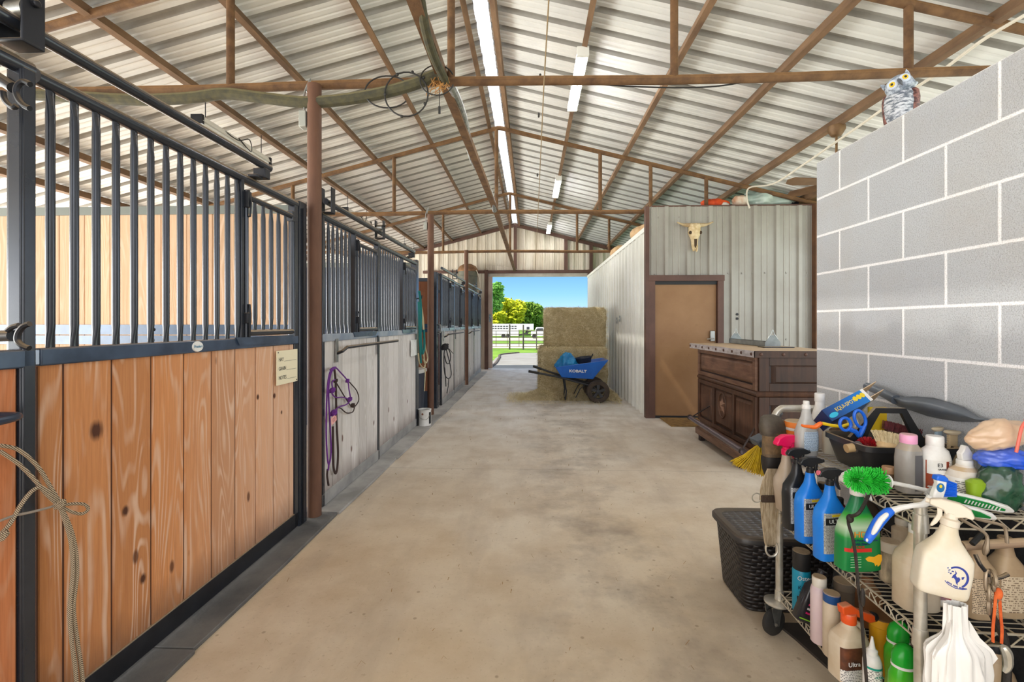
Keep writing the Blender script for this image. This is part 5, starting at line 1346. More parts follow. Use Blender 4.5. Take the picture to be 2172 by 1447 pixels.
# ---- spray bottles hung on the left rim of the top shelf
XH = 1.072
BLUEB = mat('bright_blue_bottle', (30, 144, 250), .3, c2=(22, 126, 236), scale=5); BLKB = mat('black_bottle', (34, 36, 40), .3)
URows = [(0, .05, .026, 4), (.004, .054, .030, 4), (.05, .053, .031, 4), (.14, .055, .032, 4), (.175, .052, .030, 3.4), (.2, .036, .024, 2.8), (.222, .022, .02, 2.2), (.25, .016, .016, 2), (.262, .0155, .0155, 2)]
BAND = mat('label_black_band', (30, 30, 32), .5); YEL = mat('label_yellow', (236, 206, 40), .5)
for px, bm_, zb, lab in ((1690, BLKB, .615, 'black spray bottle with grey printed label hung on the rack rim'), (1718, BLUEB, .605, 'blue spray bottle hanging between the black and the other blue bottle'), (1760, BLUEB, .598, 'blue spray bottle hanging beside the green cleaner bottle')):
    y = hung(px, XH)
    t, b = bottle('spray_bottle', lab, 'spray bottle', (XH, y, zb), URows, bm_, math.radians(12), group='spray bottles with black triggers')
    lr = interp(URows, .03, .172, 8)
    lb = label_patch(b, lr, .0008, -142, -38, FPG)
    label_patch(b, interp(URows, .132, .156, 3), .0014, -128, -46, BAND, 'label_band')
    text(b, 'ULTRA', .019, WHITEINK, (-.002, -.0335, .144), (1, 0, 0), (0, 0, 1), sx=1.1)
    label_patch(b, interp(URows, .160, .168, 2), .0014, -100, -72, YEL, 'label_mark')
    trigger(t, .286, BLKB, .78, rz=math.radians(168))
    if px == 1760: MB().cyl((-.041, .009, .305), (-.034, .008, .304), .009, 10).obj('nozzle_tip', mat('pink_tip', (236, 120, 140), .4), t)
y = hung(1667, XH)
FROST = mat('frosted_plastic', (206, 192, 176), .35, c2=(190, 172, 150), scale=8, alpha=.86)
PINK = mat('hot_pink_plastic', (238, 24, 96), .3)
t, b = bottle('spray_bottle', 'frosted spray bottle with hot pink trigger and pink splashes', 'spray bottle', (XH, y, .655), [(0, .030, .030, 3), (.003, .033, .033, 3), (.1, .044, .04, 3), (.13, .045, .041, 2.6), (.16, .034, .032), (.2, .019, .019), (.225, .016, .016), (.24, .0155, .0155)], FROST, .2)
label_patch(b, [(.03, .036, .0345, 3), (.1, .044, .04, 3), (.11, .0445, .0405, 3)], .0008, -150, -60, (lambda: (lambda k: (k.color(k.ramp(k.noise(16, 3, .6, None, 1.0), [(.5, lin((214, 200, 190))), (.53, lin((238, 40, 84)))])), k.done(.5))[1])(NT('pink_splash_print')))())
trigger(t, .268, PINK, 1.05, rz=PI+.1, collar=PINK); MB().cyl((.06, .006, .296), (.07, .007, .296), .010, 10).obj('nozzle_tip', WHITEP, t)
# green cleaner
y = hung(1818, 1.068)
GRB = NT('green_cleaner_bottle'); q_ = GRB.n('ShaderNodeSeparateXYZ'); GRB.l(GRB.co(), q_.inputs[0])
GRB.color(GRB.ramp(GRB.math('MULTIPLY', q_.outputs['Z'], 4.2), [(.42, lin((10, 132, 66))), (.46, lin((20, 150, 60))), (.6, lin((196, 222, 190))), (.74, lin((60, 178, 60))), (.8, lin((16, 128, 74))), (1, lin((12, 112, 66)))])); GRB = GRB.done(.3)
rows = [(0, .062, .028, 4), (.004, .067, .032, 4), (.06, .066, .033, 4), (.12, .064, .032, 4), (.15, .056, .030, 3.2), (.18, .040, .026, 2.6), (.21, .026, .021, 2.2), (.23, .019, .018), (.24, .0175, .0175)]
t, b = bottle('spray_bottle', 'green cleaner spray bottle with white trigger hung on the rack rim', 'spray bottle', (1.068, y, .64), rows, GRB, math.radians(6))
trigger(t, .272, WHITEP, 1.0, rz=PI-.1, cr=.021)
text(b, 'HDX', .026, mat('orange_ink', (246, 150, 30), .5), (-.006, -.0335, .122), (1, 0, 0), (0, 0, 1), sx=1.15)
NAVY = mat('navy_ink', (20, 50, 110), .5)
text(b, 'All-Purpose Cleaner', .0105, NAVY, (.0, -.0342, .104), (1, 0, 0), (0, 0, 1)); text(b, 'With Bleach', .0105, NAVY, (-.012, -.0342, .092), (1, 0, 0), (0, 0, 1))
label_patch(b, interp(rows, .066, .078, 2), .0008, -152, -84, mat('label_red', (218, 44, 36), .5), 'red_band')
text(b, 'KILLS 99.9%', .009, mat('red_ink', (206, 50, 40), .5), (-.026, -.0345, .083), (1, 0, 0), (0, 0, 1))
MB().prism([(-.0, .045), (.012, .052), (.03, .05), (.045, .058), (.055, .056), (.056, .04), (.05, .024), (.042, .018), (.04, .026), (.034, .02), (.03, .03), (.02, .034), (.008, .036)], -.0008, .0, Matrix.Translation((0, -.0335, 0)) @ Matrix.Rotation(PI/2, 4, 'X')).obj('printed_glove', mat('glove_yellow', (246, 180, 30), .5), b)
for i in range(5): B(-.05, -.014, -.0337, -.0332, .05-i*.008, .052-i*.008).obj('print_line', mat('pale_green_ink', (170, 214, 170), .5), b)
# strap hanging in front
LEA = mat('dark_leather', (52, 44, 38), .6, c2=(34, 30, 27), scale=30, bump=.3)
t = thing('leather_strap', 'thin black knotted leather strap hanging down the front of the rack', 'strap', (0, 0, 0))
MB().tube(smooth([P(1846, 1040, X=1.10), P(1838, 1060, X=1.06), P(1822, 1088, X=1.02), P(1802, 1098, X=1.01), P(1800, 1112, X=1.01), P(1808, 1140, X=1.01), P(1815, 1180, X=1.01), P(1820, 1240, X=1.01), P(1826, 1290, X=1.01), P(1832, 1370, X=1.01), P(1840, 1470, X=1.01)], 5), [.0052]*51, 6).obj('strap', LEA, t)
MB().ball(P(1803, 1100, X=1.012), (.011, .01, .014), 10, 8).ball(P(1830, 1268, X=1.012), (.007, .006, .03), 10, 8).obj('knot', LEA, t)

# ---- far end: leather boot, cinch, broom, storage box
t = thing('sport_boot', 'worn brown and black leather horse boot hung at the far end of the rack', 'horse boot', P(1642, 950, Y=2.12), math.radians(20))
rows = [(-.115, .045, .02, 2.5), (-.08, .055, .03, 2.5), (0, .058, .034, 2.5), (.07, .055, .032, 2.5), (.11, .062, .026, 2.5), (.125, .05, .012, 2.5)]
MB().loft(rows, 24).obj('shell', mat('worn_black_leather', (84, 72, 58), .6, c2=(134, 112, 82), scale=16, bump=.5, bscale=30), t, angle=60)
MB().loft([(-.12, .048, .0225, 2.5), (-.09, .058, .033, 2.5), (-.045, .061, .037, 2.5), (-.035, .060, .036, 2.5)], 24).obj('lower_cuff', mat('black_neoprene', (34, 32, 31), .6), t, angle=60)
MB().loft([(.06, .060, .036, 2.5, -.004), (.1, .066, .034, 2.5, -.01), (.14, .05, .02, 2.5, -.022), (.15, .03, .008, 2.5, -.03)], 24).obj('top_flap', mat('grey_leather', (92, 84, 72), .6, c2=(60, 54, 46), scale=14), t, angle=60)
for z, h_ in ((.05, .022), (.0, .02)):
    MB().loft([(z-h_, .060, .036, 2.5), (z, .0615, .037, 2.5), (z+h_, .060, .036, 2.5)], 20, math.radians(-170), math.radians(-20)).obj('strap', mat('tan_worn_leather', (142, 116, 82), .7, c2=(96, 78, 54), scale=20, bump=.4, bscale=40), t)
B(.012, .04, -.046, -.038, .02, .055).obj('buckle', ZINC, t)
CORD = mat('mohair_cord', (200, 184, 156), .95, c2=(158, 138, 108), scale=20, stretch=(6, 6, 1), bump=.6, bscale=60)
t = thing('mohair_cinch', 'tan cord cinch with dark band and metal rings hanging at the rack corner', 'cinch', P(1640, 1000, Y=2.06))
o_ = t.location.copy()
def C(px, py): return P(px, py, Y=2.06)-o_
for i in range(9):
    f = (i-4)/4
    MB().tube(smooth([C(1640+f*10, 995), C(1634+f*17, 1030), C(1634+f*19, 1060), C(1632+f*13, 1110), C(1634+f*10, 1150), C(1634+f*6, 1158)], 4), .0062, 6).obj('cord', CORD, t)
B(C(1613, 1060).x, C(1656, 1060).x, -.012, .012, C(1640, 1065).z, C(1640, 1050).z).obj('cross_band', mat('brown_cross_band', (66, 52, 42), .9, bump=.5), t, bevel=.004)
q = C(1605, 1056); MB().tube([(q.x+.02*math.cos(a), 0, q.z+.02*math.sin(a)) for a in [2*PI*i/18 for i in range(18)]], .003, 6, closed=True).obj('ring', CHROME, t)
q = C(1637, 1160); MB().tube([(q.x+.026*math.cos(a), 0, q.z-.008+.034*math.sin(a)) for a in [2*PI*i/20 for i in range(20)]], .0045, 8, closed=True).obj('ring', CHROME, t)
t = thing('hand_broom', 'yellow bristle broom hanging between the wooden counter and the rack', 'broom', P(1610, 938, Y=2.36))
o_ = t.location.copy()
def C(px, py, dy=0): return P(px, py, Y=2.36+dy)-o_
m = MB(); rnd = random.Random(4)
for i in range(420):
    u = rnd.random(); v = rnd.uniform(-1, 1)
    a = C(1603+u*16, 946-u*6, v*.035); e_ = C(1553+u*72+rnd.gauss(0, 2), 982+u*30-(u-.5)**2*10+rnd.gauss(0, 2.5), v*.07)
    mid = (a+e_)/2+Vector((0, 0, -.008)); m.tube([a, mid, e_], .0016, 4, caps=False)
m.obj('bristles', mat('yellow_bristle', (236, 204, 30), .55, c2=(196, 160, 20), scale=30), t)
m = MB(); a = C(1600, 945); b = C(1622, 934)
m.bar(a+Vector((0, 0, .012)), b+Vector((0, 0, .012)), .09, .035); m.obj('ferrule', mat('grey_ferrule', (70, 78, 88), .5), t, bevel=.006)
MB().cyl(C(1614, 936), Vector((1.185, RL+NY+.052, 1.015))-o_, .012, 10).obj('handle', mat('grey_handle', (110, 116, 122), .5), t)
def wicker():
    k = NT('black_wicker_plastic'); q = k.n('ShaderNodeSeparateXYZ'); k.l(k.co(), q.inputs[0])
    u = k.math('ADD', q.outputs['X'], q.outputs['Y']); 
    r = k.math('FLOOR', k.math('MULTIPLY', q.outputs['Z'], 55.0)); sh = k.math('MULTIPLY', k.math('MODULO', r, 2.0), .5)
    a = k.math('ABSOLUTE', k.math('SINE', k.math('MULTIPLY', k.math('ADD', k.math('MULTIPLY', u, 22.0), sh), PI)))
    b = k.math('ABSOLUTE', k.math('SINE', k.math('MULTIPLY', q.outputs['Z'], 55.0*PI)))
    h = k.math('MULTIPLY', a, b); k.color(k.ramp(k.noise(5, 3, .6), [(.3, lin((34, 32, 34))), (.7, lin((52, 48, 48)))])); k.bump(h, 1.0, .012); return k.done(.45)
def wicker_top():
    k = NT('black_wicker_lid'); q = k.n('ShaderNodeSeparateXYZ'); k.l(k.co(), q.inputs[0])
    a = k.math('ABSOLUTE', k.math('SINE', k.math('MULTIPLY', q.outputs['X'], 70.0))); b = k.math('ABSOLUTE', k.math('SINE', k.math('MULTIPLY', q.outputs['Y'], 110.0)))
    k.color(k.ramp(k.noise(5, 4, .65), [(.3, lin((56, 54, 54))), (.72, lin((104, 98, 92)))])); k.bump(k.math('MULTIPLY', a, b), .8, .01); return k.done(.5)
t = thing('storage_box', 'black wicker pattern plastic storage box with lid on the concrete floor', 'box', (1.282, 2.555, 0))
MB().loft([(.0, .205, .155, 7), (.012, .215, .165, 7), (.355, .245, .185, 7)], 64).obj('body', wicker(), t, angle=50)
ld = MB().loft([(.35, .248, .188, 7), (.352, .264, .204, 7), (.373, .264, .204, 7), (.383, .256, .196, 7), (.379, .225, .165, 7), (.377, .22, .16, 7)], 64, caps=False).obj('lid', mat('black_box_rim', (52, 50, 50), .4, dust=.12), t, angle=50)
MB().loft([(.371, .222, .162, 7), (.376, .222, .162, 7)], 64).obj('lid_panel', wicker_top(), ld)

# ---- top shelf
ZS = .888
def at(px, D): # point on the top shelf seen at column px, at distance D
    a = (px-1086.0)/FPX
    d = Vector((-sn+a*cs, cs+a*sn)); k_ = D
    return Vector((d.x*k_, d.y*k_, ZS))
def shelf_pt(px, D, z):
    v = at(px, D); v.z = z; return v
t = thing('tub', 'orange tub with dusty tan lid at the far end of the top shelf', 'tub', shelf_pt(1692, 2.10, ZS))
ORP = mat('orange_plastic', (244, 134, 52), .4)
MB().lathe([(.01, 0), (.044, 0), (.046, .004), (.049, .09), (.01, .09)], 32).obj('body', ORP, t)
MB().lathe([(.0495, .078), (.0505, .08), (.0505, .09), (.0495, .092)], 32).obj('white_band', WHITEP, t)
cap(t, .09, .118, .052, mat('orange_lid', (244, 140, 60), .45, dust=1.0), 'lid')
for i in range(7): B(.012, .018, -.0525, -.0485, .012+i*.009, .017+i*.009).obj('print_mark', INK, t)
CLEAR = mat('clear_plastic', (226, 228, 228), .15, c2=(206, 206, 202), scale=6, alpha=.6, spec=.7)
rows = [(0, .038, .024, 3), (.004, .042, .028, 3), (.06, .044, .03, 3), (.1, .043, .03, 3), (.13, .034, .026, 2.6), (.16, .022, .02), (.19, .016, .016), (.2, .015, .015)]
t, b = bottle('soap_bottle', 'clear dish soap bottle with white cap and pale blue label', 'bottle', shelf_pt(1710, 1.97, ZS), rows, CLEAR, .1)
label_patch(b, interp(rows, .025, .105, 8), .0008, -120, -25, FPB); cap(b, .195, .212, .017, WHITEP); cap(b, .212, .228, .012, WHITEP, 'spout')
MB().loft(interp([(r[0], r[1]*.94, r[2]*.94)+r[3:] for r in rows], .004, .125, 8), 24).obj('contents', mat('grey_soap', (176, 170, 164), .3), b)
rows = [(0, .03, .03), (.004, .033, .033), (.12, .033, .033), (.15, .026, .026), (.175, .019, .019), (.19, .019, .019)]
t, b = bottle('white_bottle', 'tall white round bottle with white cap by the block wall', 'bottle', shelf_pt(1739, 2.12, ZS), [(z*1.07, a, c_) for z, a, c_ in rows], WHITEP); cap(b, .2, .238, .021, WHITEP)
t, b = bottle('white_bottle', 'short translucent bottle with yellow liquid and white cap', 'bottle', shelf_pt(1763, 2.0, ZS), [(z*.85, a, c_) for z, a, c_ in rows], mat('translucent_white', (232, 228, 214), .3, alpha=.8)); cap(b, .16, .196, .0195, WHITEP)
MB().lathe([(.005, .005), (.031, .005), (.031, .1), (.005, .1)], 24).obj('liquid', mat('yellow_liquid', (226, 206, 70), .3), b)
t, b = bottle('squeeze_bottle', 'small white squeeze bottle with dark green oval', 'bottle', shelf_pt(1747, 2.075, ZS), [(0, .02, .014), (.005, .024, .017), (.09, .022, .016), (.125, .016, .012), (.142, .006, .005)], WHITEP, .4)
MB().loft([(0, .008, .018), (.001, .008, .018)], 20, M=Matrix.Translation((0, -.0172, .10)) @ Matrix.Rotation(PI/2, 4, 'X')).obj('oval_mark', mat('dark_green_ink', (34, 84, 52), .5), b)
q = shelf_pt(1786, 1.99, 1.02); blob('leather_scrap', mat('brown_crumpled_leather', (132, 104, 76), .8, c2=(86, 64, 46), scale=12), (1.30, 2.04, .89), (.05, .03, .085), 'crumpled brown leather scrap behind the blue box on the rack', 'leather', 17, .4, 14)
tag(MB().cyl((1.29, 2.10, 1.06), (1.33, 2.05, 1.075), .008, 10).obj('blue_pen_cap', mat('blue_plastic', (40, 96, 190), .4)), 'short blue plastic tube poking up behind the blue box', 'tube')
# tote caddy
TX0, TX1, TY0, TY1, TZ = 1.19, 1.525, 1.715, 1.985, 1.0
t = thing('tote_caddy', 'black plastic tote caddy full of brushes on the top shelf', 'caddy', ((TX0+TX1)/2, (TY0+TY1)/2, ZS), -.03)
hx, hy, h = (TX1-TX0)/2, (TY1-TY0)/2, TZ-ZS
MB().loft([(.0, hx-.035, hy-.035, 8), (.004, hx-.03, hy-.03, 8), (h-.022, hx-.008, hy-.008, 9), (h-.02, hx, hy, 9), (h, hx, hy, 9), (h, hx-.012, hy-.012, 9), (.012, hx-.034, hy-.034, 8), (.008, .001, .001, 2)], 56).obj('tub', BLACKP, t, angle=40)
R = Matrix.Translation((0, .02, 0)) @ Matrix.Rotation(PI/2, 4, 'X')
def hoop(o, i_, th, name, m_, par, M):
    n = len(o); vs = [(x, y, -th) for x, y in o]+[(x, y, -th) for x, y in i_]+[(x, y, th) for x, y in o]+[(x, y, th) for x, y in i_]
    fs = []
    for a in range(n):
        b = (a+1) % n
        fs += [(a, b, n+b, n+a), (2*n+a, 3*n+a, 3*n+b, 2*n+b), (a, 2*n+a, 2*n+b, b), (n+a, n+b, 3*n+b, 3*n+a)]
    return MB().add(vs, fs, M).obj(name, m_, par)
hoop([(-.13, .0), (-.13, h), (-.035, h+.115), (.075, h+.115), (.14, h), (.14, .0)], [(-.07, h-.01), (-.06, h+.02), (-.02, h+.095), (.06, h+.095), (.095, h+.02), (.1, h-.01)], .008, 'carry_handle', BLACKP, t, R)
# things in the caddy
bx = thing('medicine_box', 'blue cardboard box printed with yellow letters lying tilted over the caddy', 'box', shelf_pt(1765, 1.90, 1.045), rot=(math.radians(-36), math.radians(-27), math.radians(4)))
CB = NT('blue_printed_card'); q_ = CB.n('ShaderNodeSeparateXYZ'); CB.l(CB.co(), q_.inputs[0]); CB.color(CB.ramp(CB.math('MULTIPLY', q_.outputs['X'], 5.0), [(.0, lin((10, 52, 110))), (.6, lin((14, 108, 196))), (1, lin((20, 130, 214)))])); CB = CB.done(.4)
B(0, .19, 0, .12, 0, .055).obj('carton', CB, bx)
B(.178, .1905, -.0006, .1206, -.0006, .0556).obj('white_end', WHITEP, bx)
MB().prism([(.19, .005), (.25, -.01), (.25, .075), (.19, .085)], .052, .0545).obj('flap', mat('raw_cardboard', (206, 182, 150), .8), bx)
MB().prism([(.19, .0), (.245, -.015), (.25, .10), (.19, .11)], .012, .0145).obj('flap', _mats['raw_cardboard'], bx)
text(bx, 'EQUI-SPOT', .0215, mat('yellow_ink', (246, 220, 90), .5), (.088, -.0008, .03), (1, 0, 0), (0, 0, 1), sx=.85)
for i in range(3): MB().loft([(0, .0085, .0105), (.001, .0085, .0105)], 16, M=Matrix.Translation((.138+i*.0165, -.0002, .034)) @ Matrix.Rotation(PI/2, 4, 'X')).obj('round_mark', YEL, bx)
MB().loft([(0, .019, .010), (.001, .019, .010)], 20, M=Matrix.Translation((.024, -.0002, .018)) @ Matrix.Rotation(PI/2, 4, 'X')).obj('oval_mark', mat('cyan_ink', (50, 190, 226), .5), bx)
t = thing('scissors', 'blue handled scissors standing in the black caddy', 'scissors', shelf_pt(1812, 1.80, .93))
SCB = mat('blue_handle_plastic', (26, 104, 222), .35)
o_ = t.location.copy()
def C(px, py, D=1.80): v = P(px, py, Y=o_.y-.046+(D-1.80)); return v-o_
def oval_pts(cx, cy, rx, ry, tilt, n=22):
    out = []
    for i in range(n):
        a = 2*PI*i/n; x, y = rx*math.cos(a), ry*math.sin(a)
        out.append(C(cx+x*math.cos(tilt)-y*math.sin(tilt), cy+x*math.sin(tilt)+y*math.cos(tilt)))
    return out
MB().tube(oval_pts(1793, 900, 11.5, 13.5, -.3), .0058, 8, closed=True).obj('handle', SCB, t)
MB().tube(oval_pts(1824, 889, 11, 19, -.35), .0058, 8, closed=True).obj('handle', SCB, t)
MB().tube([C(1800, 910), C(1815, 916), C(1822, 925)], .009, 8).tube([C(1832, 905), C(1828, 915), C(1822, 926)], .009, 8).obj('handle_joint', SCB, t)
MB().tube([C(1820, 918), C(1826, 940)], [.008, .003], 6).obj('blade', ZINC, t)
t = thing('hoof_pick', 'orange and yellow hoof pick lying on the rim of the caddy', 'hoof pick', shelf_pt(1740, 1.86, 1.02))
o_ = t.location.copy()
def C(px, py, D=1.86): return P(px, py, Y=o_.y-.046+(D-1.86))-o_
MB().tube(smooth([C(1743, 897), C(1738, 900), C(1728, 906), C(1716, 905), C(1706, 904), C(1700, 902)], 4), [.006, .008, .008, .009, .009, .0095, .0095, .009, .009, .008, .008, .007, .007, .007, .006, .006, .006, .005, .005, .005, .004], 8).obj('head', mat('orange_pick', (242, 116, 40), .4), t)
MB().tube([C(1743, 898), C(1766, 903), C(1785, 905), C(1800, 900)], .0062, 8).obj('handle', mat('yellow_pick', (240, 204, 30), .4), t)
def spiky(parent, c, r, n, ln, m_, seed, name='bristles', axis=None):
    rnd = random.Random(seed); m = MB()
    for _ in range(n):
        d = Vector((rnd.gauss(0, 1), rnd.gauss(0, 1), rnd.gauss(0, 1)))
        if axis == 'up': d.z = abs(d.z)+.4
        d.normalize(); p0 = Vector(c)+Vector((d.x*r[0], d.y*r[1], d.z*r[2]))*.6
        m.tube([p0, p0+Vector((d.x*r[0], d.y*r[1], d.z*r[2]))*ln], .0013, 4, caps=False)
    return m.obj(name, m_, parent)
t = thing('round_brush', 'red bristle round brush with dark handle in the caddy', 'brush', shelf_pt(1842, 1.74, .985))
RDB = mat('red_bristle', (204, 26, 34), .6, c2=(140, 14, 26), scale=40)
MB().ball((0, 0, 0), (.026, .026, .02), 14, 8).obj('core', mat('dark_red_core', (120, 16, 26), .7), t); spiky(t, (0, 0, 0), (.04, .04, .034), 420, .45, RDB, 3)
MB().cyl((-.03, .0, -.0), (-.055, .0, -.004), .02, 14).obj('handle', mat('grey_brush_handle', (92, 86, 80), .6), t); MB().cyl((-.055, 0, -.004), (-.08, 0, -.008), .016, 14).obj('handle_end', mat('tan_wood_end', (190, 160, 116), .6), t)
t = thing('dandy_brush', 'wooden brush with cream bristles lying bristles up in the caddy', 'brush', shelf_pt(1887, 1.70, .985), rot=(math.radians(-10), math.radians(14), .1))
MB().loft([(-.016, .03, .02, 3), (-.006, .043, .027, 3), (.012, .044, .027, 3), (.02, .04, .025, 3)], 28).obj('block', mat('pale_beech', (226, 198, 152), .5, c2=(210, 176, 128), scale=6), t)
m = MB(); rnd = random.Random(8)
for _ in range(900):
    x, y = rnd.uniform(-.036, .036), rnd.uniform(-.02, .02)
    m.tube([(x, y, .018), (x*1.15+rnd.gauss(0, .002), y*1.2, .036), (x*1.32+rnd.gauss(0, .003)-.004, y*1.4, .056+rnd.gauss(0, .002))], .0012, 4, caps=False)
m.obj('bristles', mat('cream_bristle', (232, 216, 178), .7, c2=(204, 184, 140), scale=60), t)
t = thing('finishing_brush', 'maroon bristle brush seen through the caddy handle', 'brush', shelf_pt(1908, 1.90, .98), rot=(0, math.radians(14), 0))
MB().loft([(0, .06, .02, 3), (.02, .06, .02, 3)], 20).obj('block', mat('brown_block', (92, 62, 46), .6), t)
m = MB()
for _ in range(460):
    x, y = rnd.uniform(-.062, .062), rnd.uniform(-.02, .02); m.tube([(x, y, .018), (x*1.05, y*1.1, .05+rnd.gauss(0, .002))], .0013, 4, caps=False)
m.obj('bristles', mat('maroon_bristle', (128, 50, 54), .7, c2=(84, 30, 36), scale=60), t)
tag(MB().box(1.39, 1.46, 1.995, 2.005, 1.0, 1.095).obj('yellow_card', mat('yellow_card', (232, 196, 40), .5)), 'yellow card behind the maroon brush in the caddy', 'card')
def comb(px, D, y0, y1, r, m_, label, tilt, disc):
    t = thing('curry_comb', label, 'comb', shelf_pt(px, D, .915), rot=(0, tilt, 0), group=None)
    L = .125
    m = MB().loft([(0, r*.8, .006, 4), (L, r, .007, 4)], 16)
    for i in range(15):
        z = .01+L*.9*i/15
        for s in (-1, 1): m.add([(s*r*.85, -.004, z), (s*(r+.0055), 0, z+.004), (s*r*.9, -.004, z+.008), (s*r*.85, .004, z), (s*r*.9, .004, z+.008)], [(0, 1, 2), (3, 4, 1), (0, 3, 1), (2, 1, 4)])
    m.obj('blade', m_, t)
    MB().loft([(L, disc*.7, disc*.5), (L+.006, disc, disc*.62), (L+.010, disc, disc*.62), (L+.0125, disc*.8, disc*.5)], 24).obj('knob', mat('dusty_cream_plastic', (222, 206, 176), .5), t)
comb(2000, 1.76, 882, 945, .010, mat('pale_blue_plastic', (170, 192, 206), .4), 'pale blue serrated plastic comb with dusty knob in the caddy', math.radians(-8), .021)
comb(2020, 1.70, 900, 945, .0155, mat('cream_plastic', (206, 184, 146), .5), 'cream serrated plastic comb with oval knob in the caddy', math.radians(0), .028)
tag(MB().ball((1.40, 1.80, .99), (.016, .012, .016), 12, 8).obj('blue_clip', mat('sky_blue', (96, 180, 210), .5)), 'small sky blue clip in the caddy behind the white bottle', 'clip')
# scoop along the wall
t = thing('plastic_scoop', 'large dark grey plastic scoop leaning on the block wall behind the caddy', 'scoop', (0, 0, 0))
XW = 1.505
SCM = mat('grey_black_plastic', (112, 120, 130), .35, c2=(76, 82, 90), scale=3)
up = [(1835, 813), (1865, 823), (1895, 834), (1920, 842), (1945, 841), (1980, 844), (2015, 854), (2045, 864), (2075, 884), (2108, 892)]
lo = [(1838, 826), (1862, 838), (1885, 850), (1905, 862), (1935, 872), (1965, 882), (1995, 889), (2030, 894), (2065, 896), (2106, 895)]
vs = []; n = len(up); K = 8
for (a, b), (c_, d_) in zip(up, lo):
    for j in range(K+1):
        f = j/K; bulge = .045*math.sin(PI*f)
        v = P(a+(c_-a)*f, b+(d_-b)*f, X=XW+.035-bulge); vs.append(v)
fs = [(i*(K+1)+j, (i+1)*(K+1)+j, (i+1)*(K+1)+j+1, i*(K+1)+j+1) for i in range(n-1) for j in range(K)]
o = MB().add(vs, fs).obj('pan', SCM, t, angle=60); so = o.modifiers.new('thick', 'SOLIDIFY'); so.thickness = .006
MB().tube([P(1838, 819, X=XW), P(1870, 832, X=XW), P(1900, 848, X=XW)], [.016, .0165, .02], 14).obj('handle', SCM, t)
q = P(1838, 819, X=XW); q2 = P(1828, 816, X=XW)
MB().cyl(q, q+(q2-q).normalized()*.004, .0125, 14).obj('handle_hole', INK, t)
# front bottles of the top shelf
rows = [(0, .032, .028, 3), (.004, .035, .031, 3), (.108, .035, .031, 3), (.138, .033, .03, 2.6), (.155, .025, .024), (.162, .022, .022)]
t, b = bottle('shampoo_bottle', 'clear dusty bottle with pink cap on the top shelf', 'bottle', shelf_pt(1927, 1.55, ZS), rows, mat('grey_clear_plastic', (176, 172, 168), .25, c2=(150, 146, 140), scale=5, alpha=.9, dust=.7), .1)
cap(b, .158, .188, .0235, mat('pink_cap', (236, 164, 202), .4, dust=.4))
label_patch(b, interp(rows, .02, .12, 6), .0006, -40, 10, FPB); label_patch(b, interp(rows, .01, .125, 6), .0006, -95, -60, mat('dark_grey_strip', (92, 92, 96), .5), 'strip')
rows = [(0, .040, .034), (.004, .044, .038), (.115, .044, .038), (.14, .037, .032), (.15, .024, .024), (.156, .0225, .0225)]
ORG = mat('dark_orange_label', (176, 74, 36), .5, c2=(120, 48, 30), scale=14)
t, b = bottle('medicine_bottle', 'white bottle with dark orange label and white cap beside the pink capped bottle', 'bottle', shelf_pt(1983, 1.535, ZS), rows, WHITEP, .12)
cap(b, .154, .186, .0235, WHITEP)
label_patch(b, interp(rows, .01, .112, 6), .0006, -165, -78, ORG); label_patch(b, interp(rows, .01, .112, 6), .0007, -78, -15, FPW); label_patch(b, interp(rows, .07, .112, 4), .0012, -160, -92, WHITEP, 'label_badge')
text(b, 'E3', .016, INK, (-.02, -.0372, .1), (1, -.25, 0), (0, 0, 1)); text(b, 'GRAND', .007, INK, (-.014, -.0385, .087), (1, -.25, 0), (0, 0, 1))
rows = [(0, .042, .036, 2.5), (.004, .047, .04, 2.5), (.075, .047, .04, 2.5), (.095, .04, .034), (.105, .024, .022), (.112, .02, .02)]
t, b = bottle('spray_bottle', 'squat white spray bottle with dusty shoulders on the top shelf', 'spray bottle', shelf_pt(2046, 1.475, ZS), rows, mat('white_dusty_bottle', (238, 236, 232), .4, dust=.9), .1)
cap(b, .108, .126, .0205, WHITEP, 'collar'); 
MB().prism([(-.016, .0), (.018, .0), (.02, .02), (.004, .045), (-.006, .046), (-.012, .03), (-.02, .022)], -.009, .009, Matrix.Translation((0, 0, .125)) @ Matrix.Rotation(PI/2, 4, 'X')).obj('spray_head', WHITEP, b, bevel=.003)
label_patch(b, interp(rows, .008, .066, 5), .0006, -165, -62, FPW); label_patch(b, interp(rows, .008, .066, 5), .0007, -62, -20, ORG)
t = thing('small_jar', 'small amber jar behind the green bristle brush', 'jar', shelf_pt(1886, 1.60, ZS))
MB().lathe([(.005, 0), (.016, 0), (.018, .045), (.005, .045)], 20).obj('body', mat('brown_jar', (110, 84, 64), .4), t); cap(t, .045, .066, .021, mat('amber_lid', (178, 138, 104), .45), 'lid')
t = thing('clear_tub', 'clear plastic tub with tan dusty lid by the block wall', 'tub', shelf_pt(2120, 1.50, ZS))
MB().lathe([(.01, 0), (.028, 0), (.033, .205), (.01, .205)], 28).obj('body', mat('cloudy_tub', (186, 194, 204), .3, alpha=.75), t); cap(t, .203, .213, .036, mat('tan_dusty_lid', (216, 192, 154), .6), 'lid')
t = thing('small_tub', 'small tub with bright yellow lid beside the clear tub', 'tub', shelf_pt(2086, 1.50, ZS))
MB().lathe([(.01, 0), (.015, 0), (.017, .185), (.01, .185)], 24).obj('body', mat('cloudy_tub', (0, 0, 0)), t); cap(t, .185, .2, .02, mat('yellow_lid', (240, 220, 30), .4, dust=.4), 'lid')
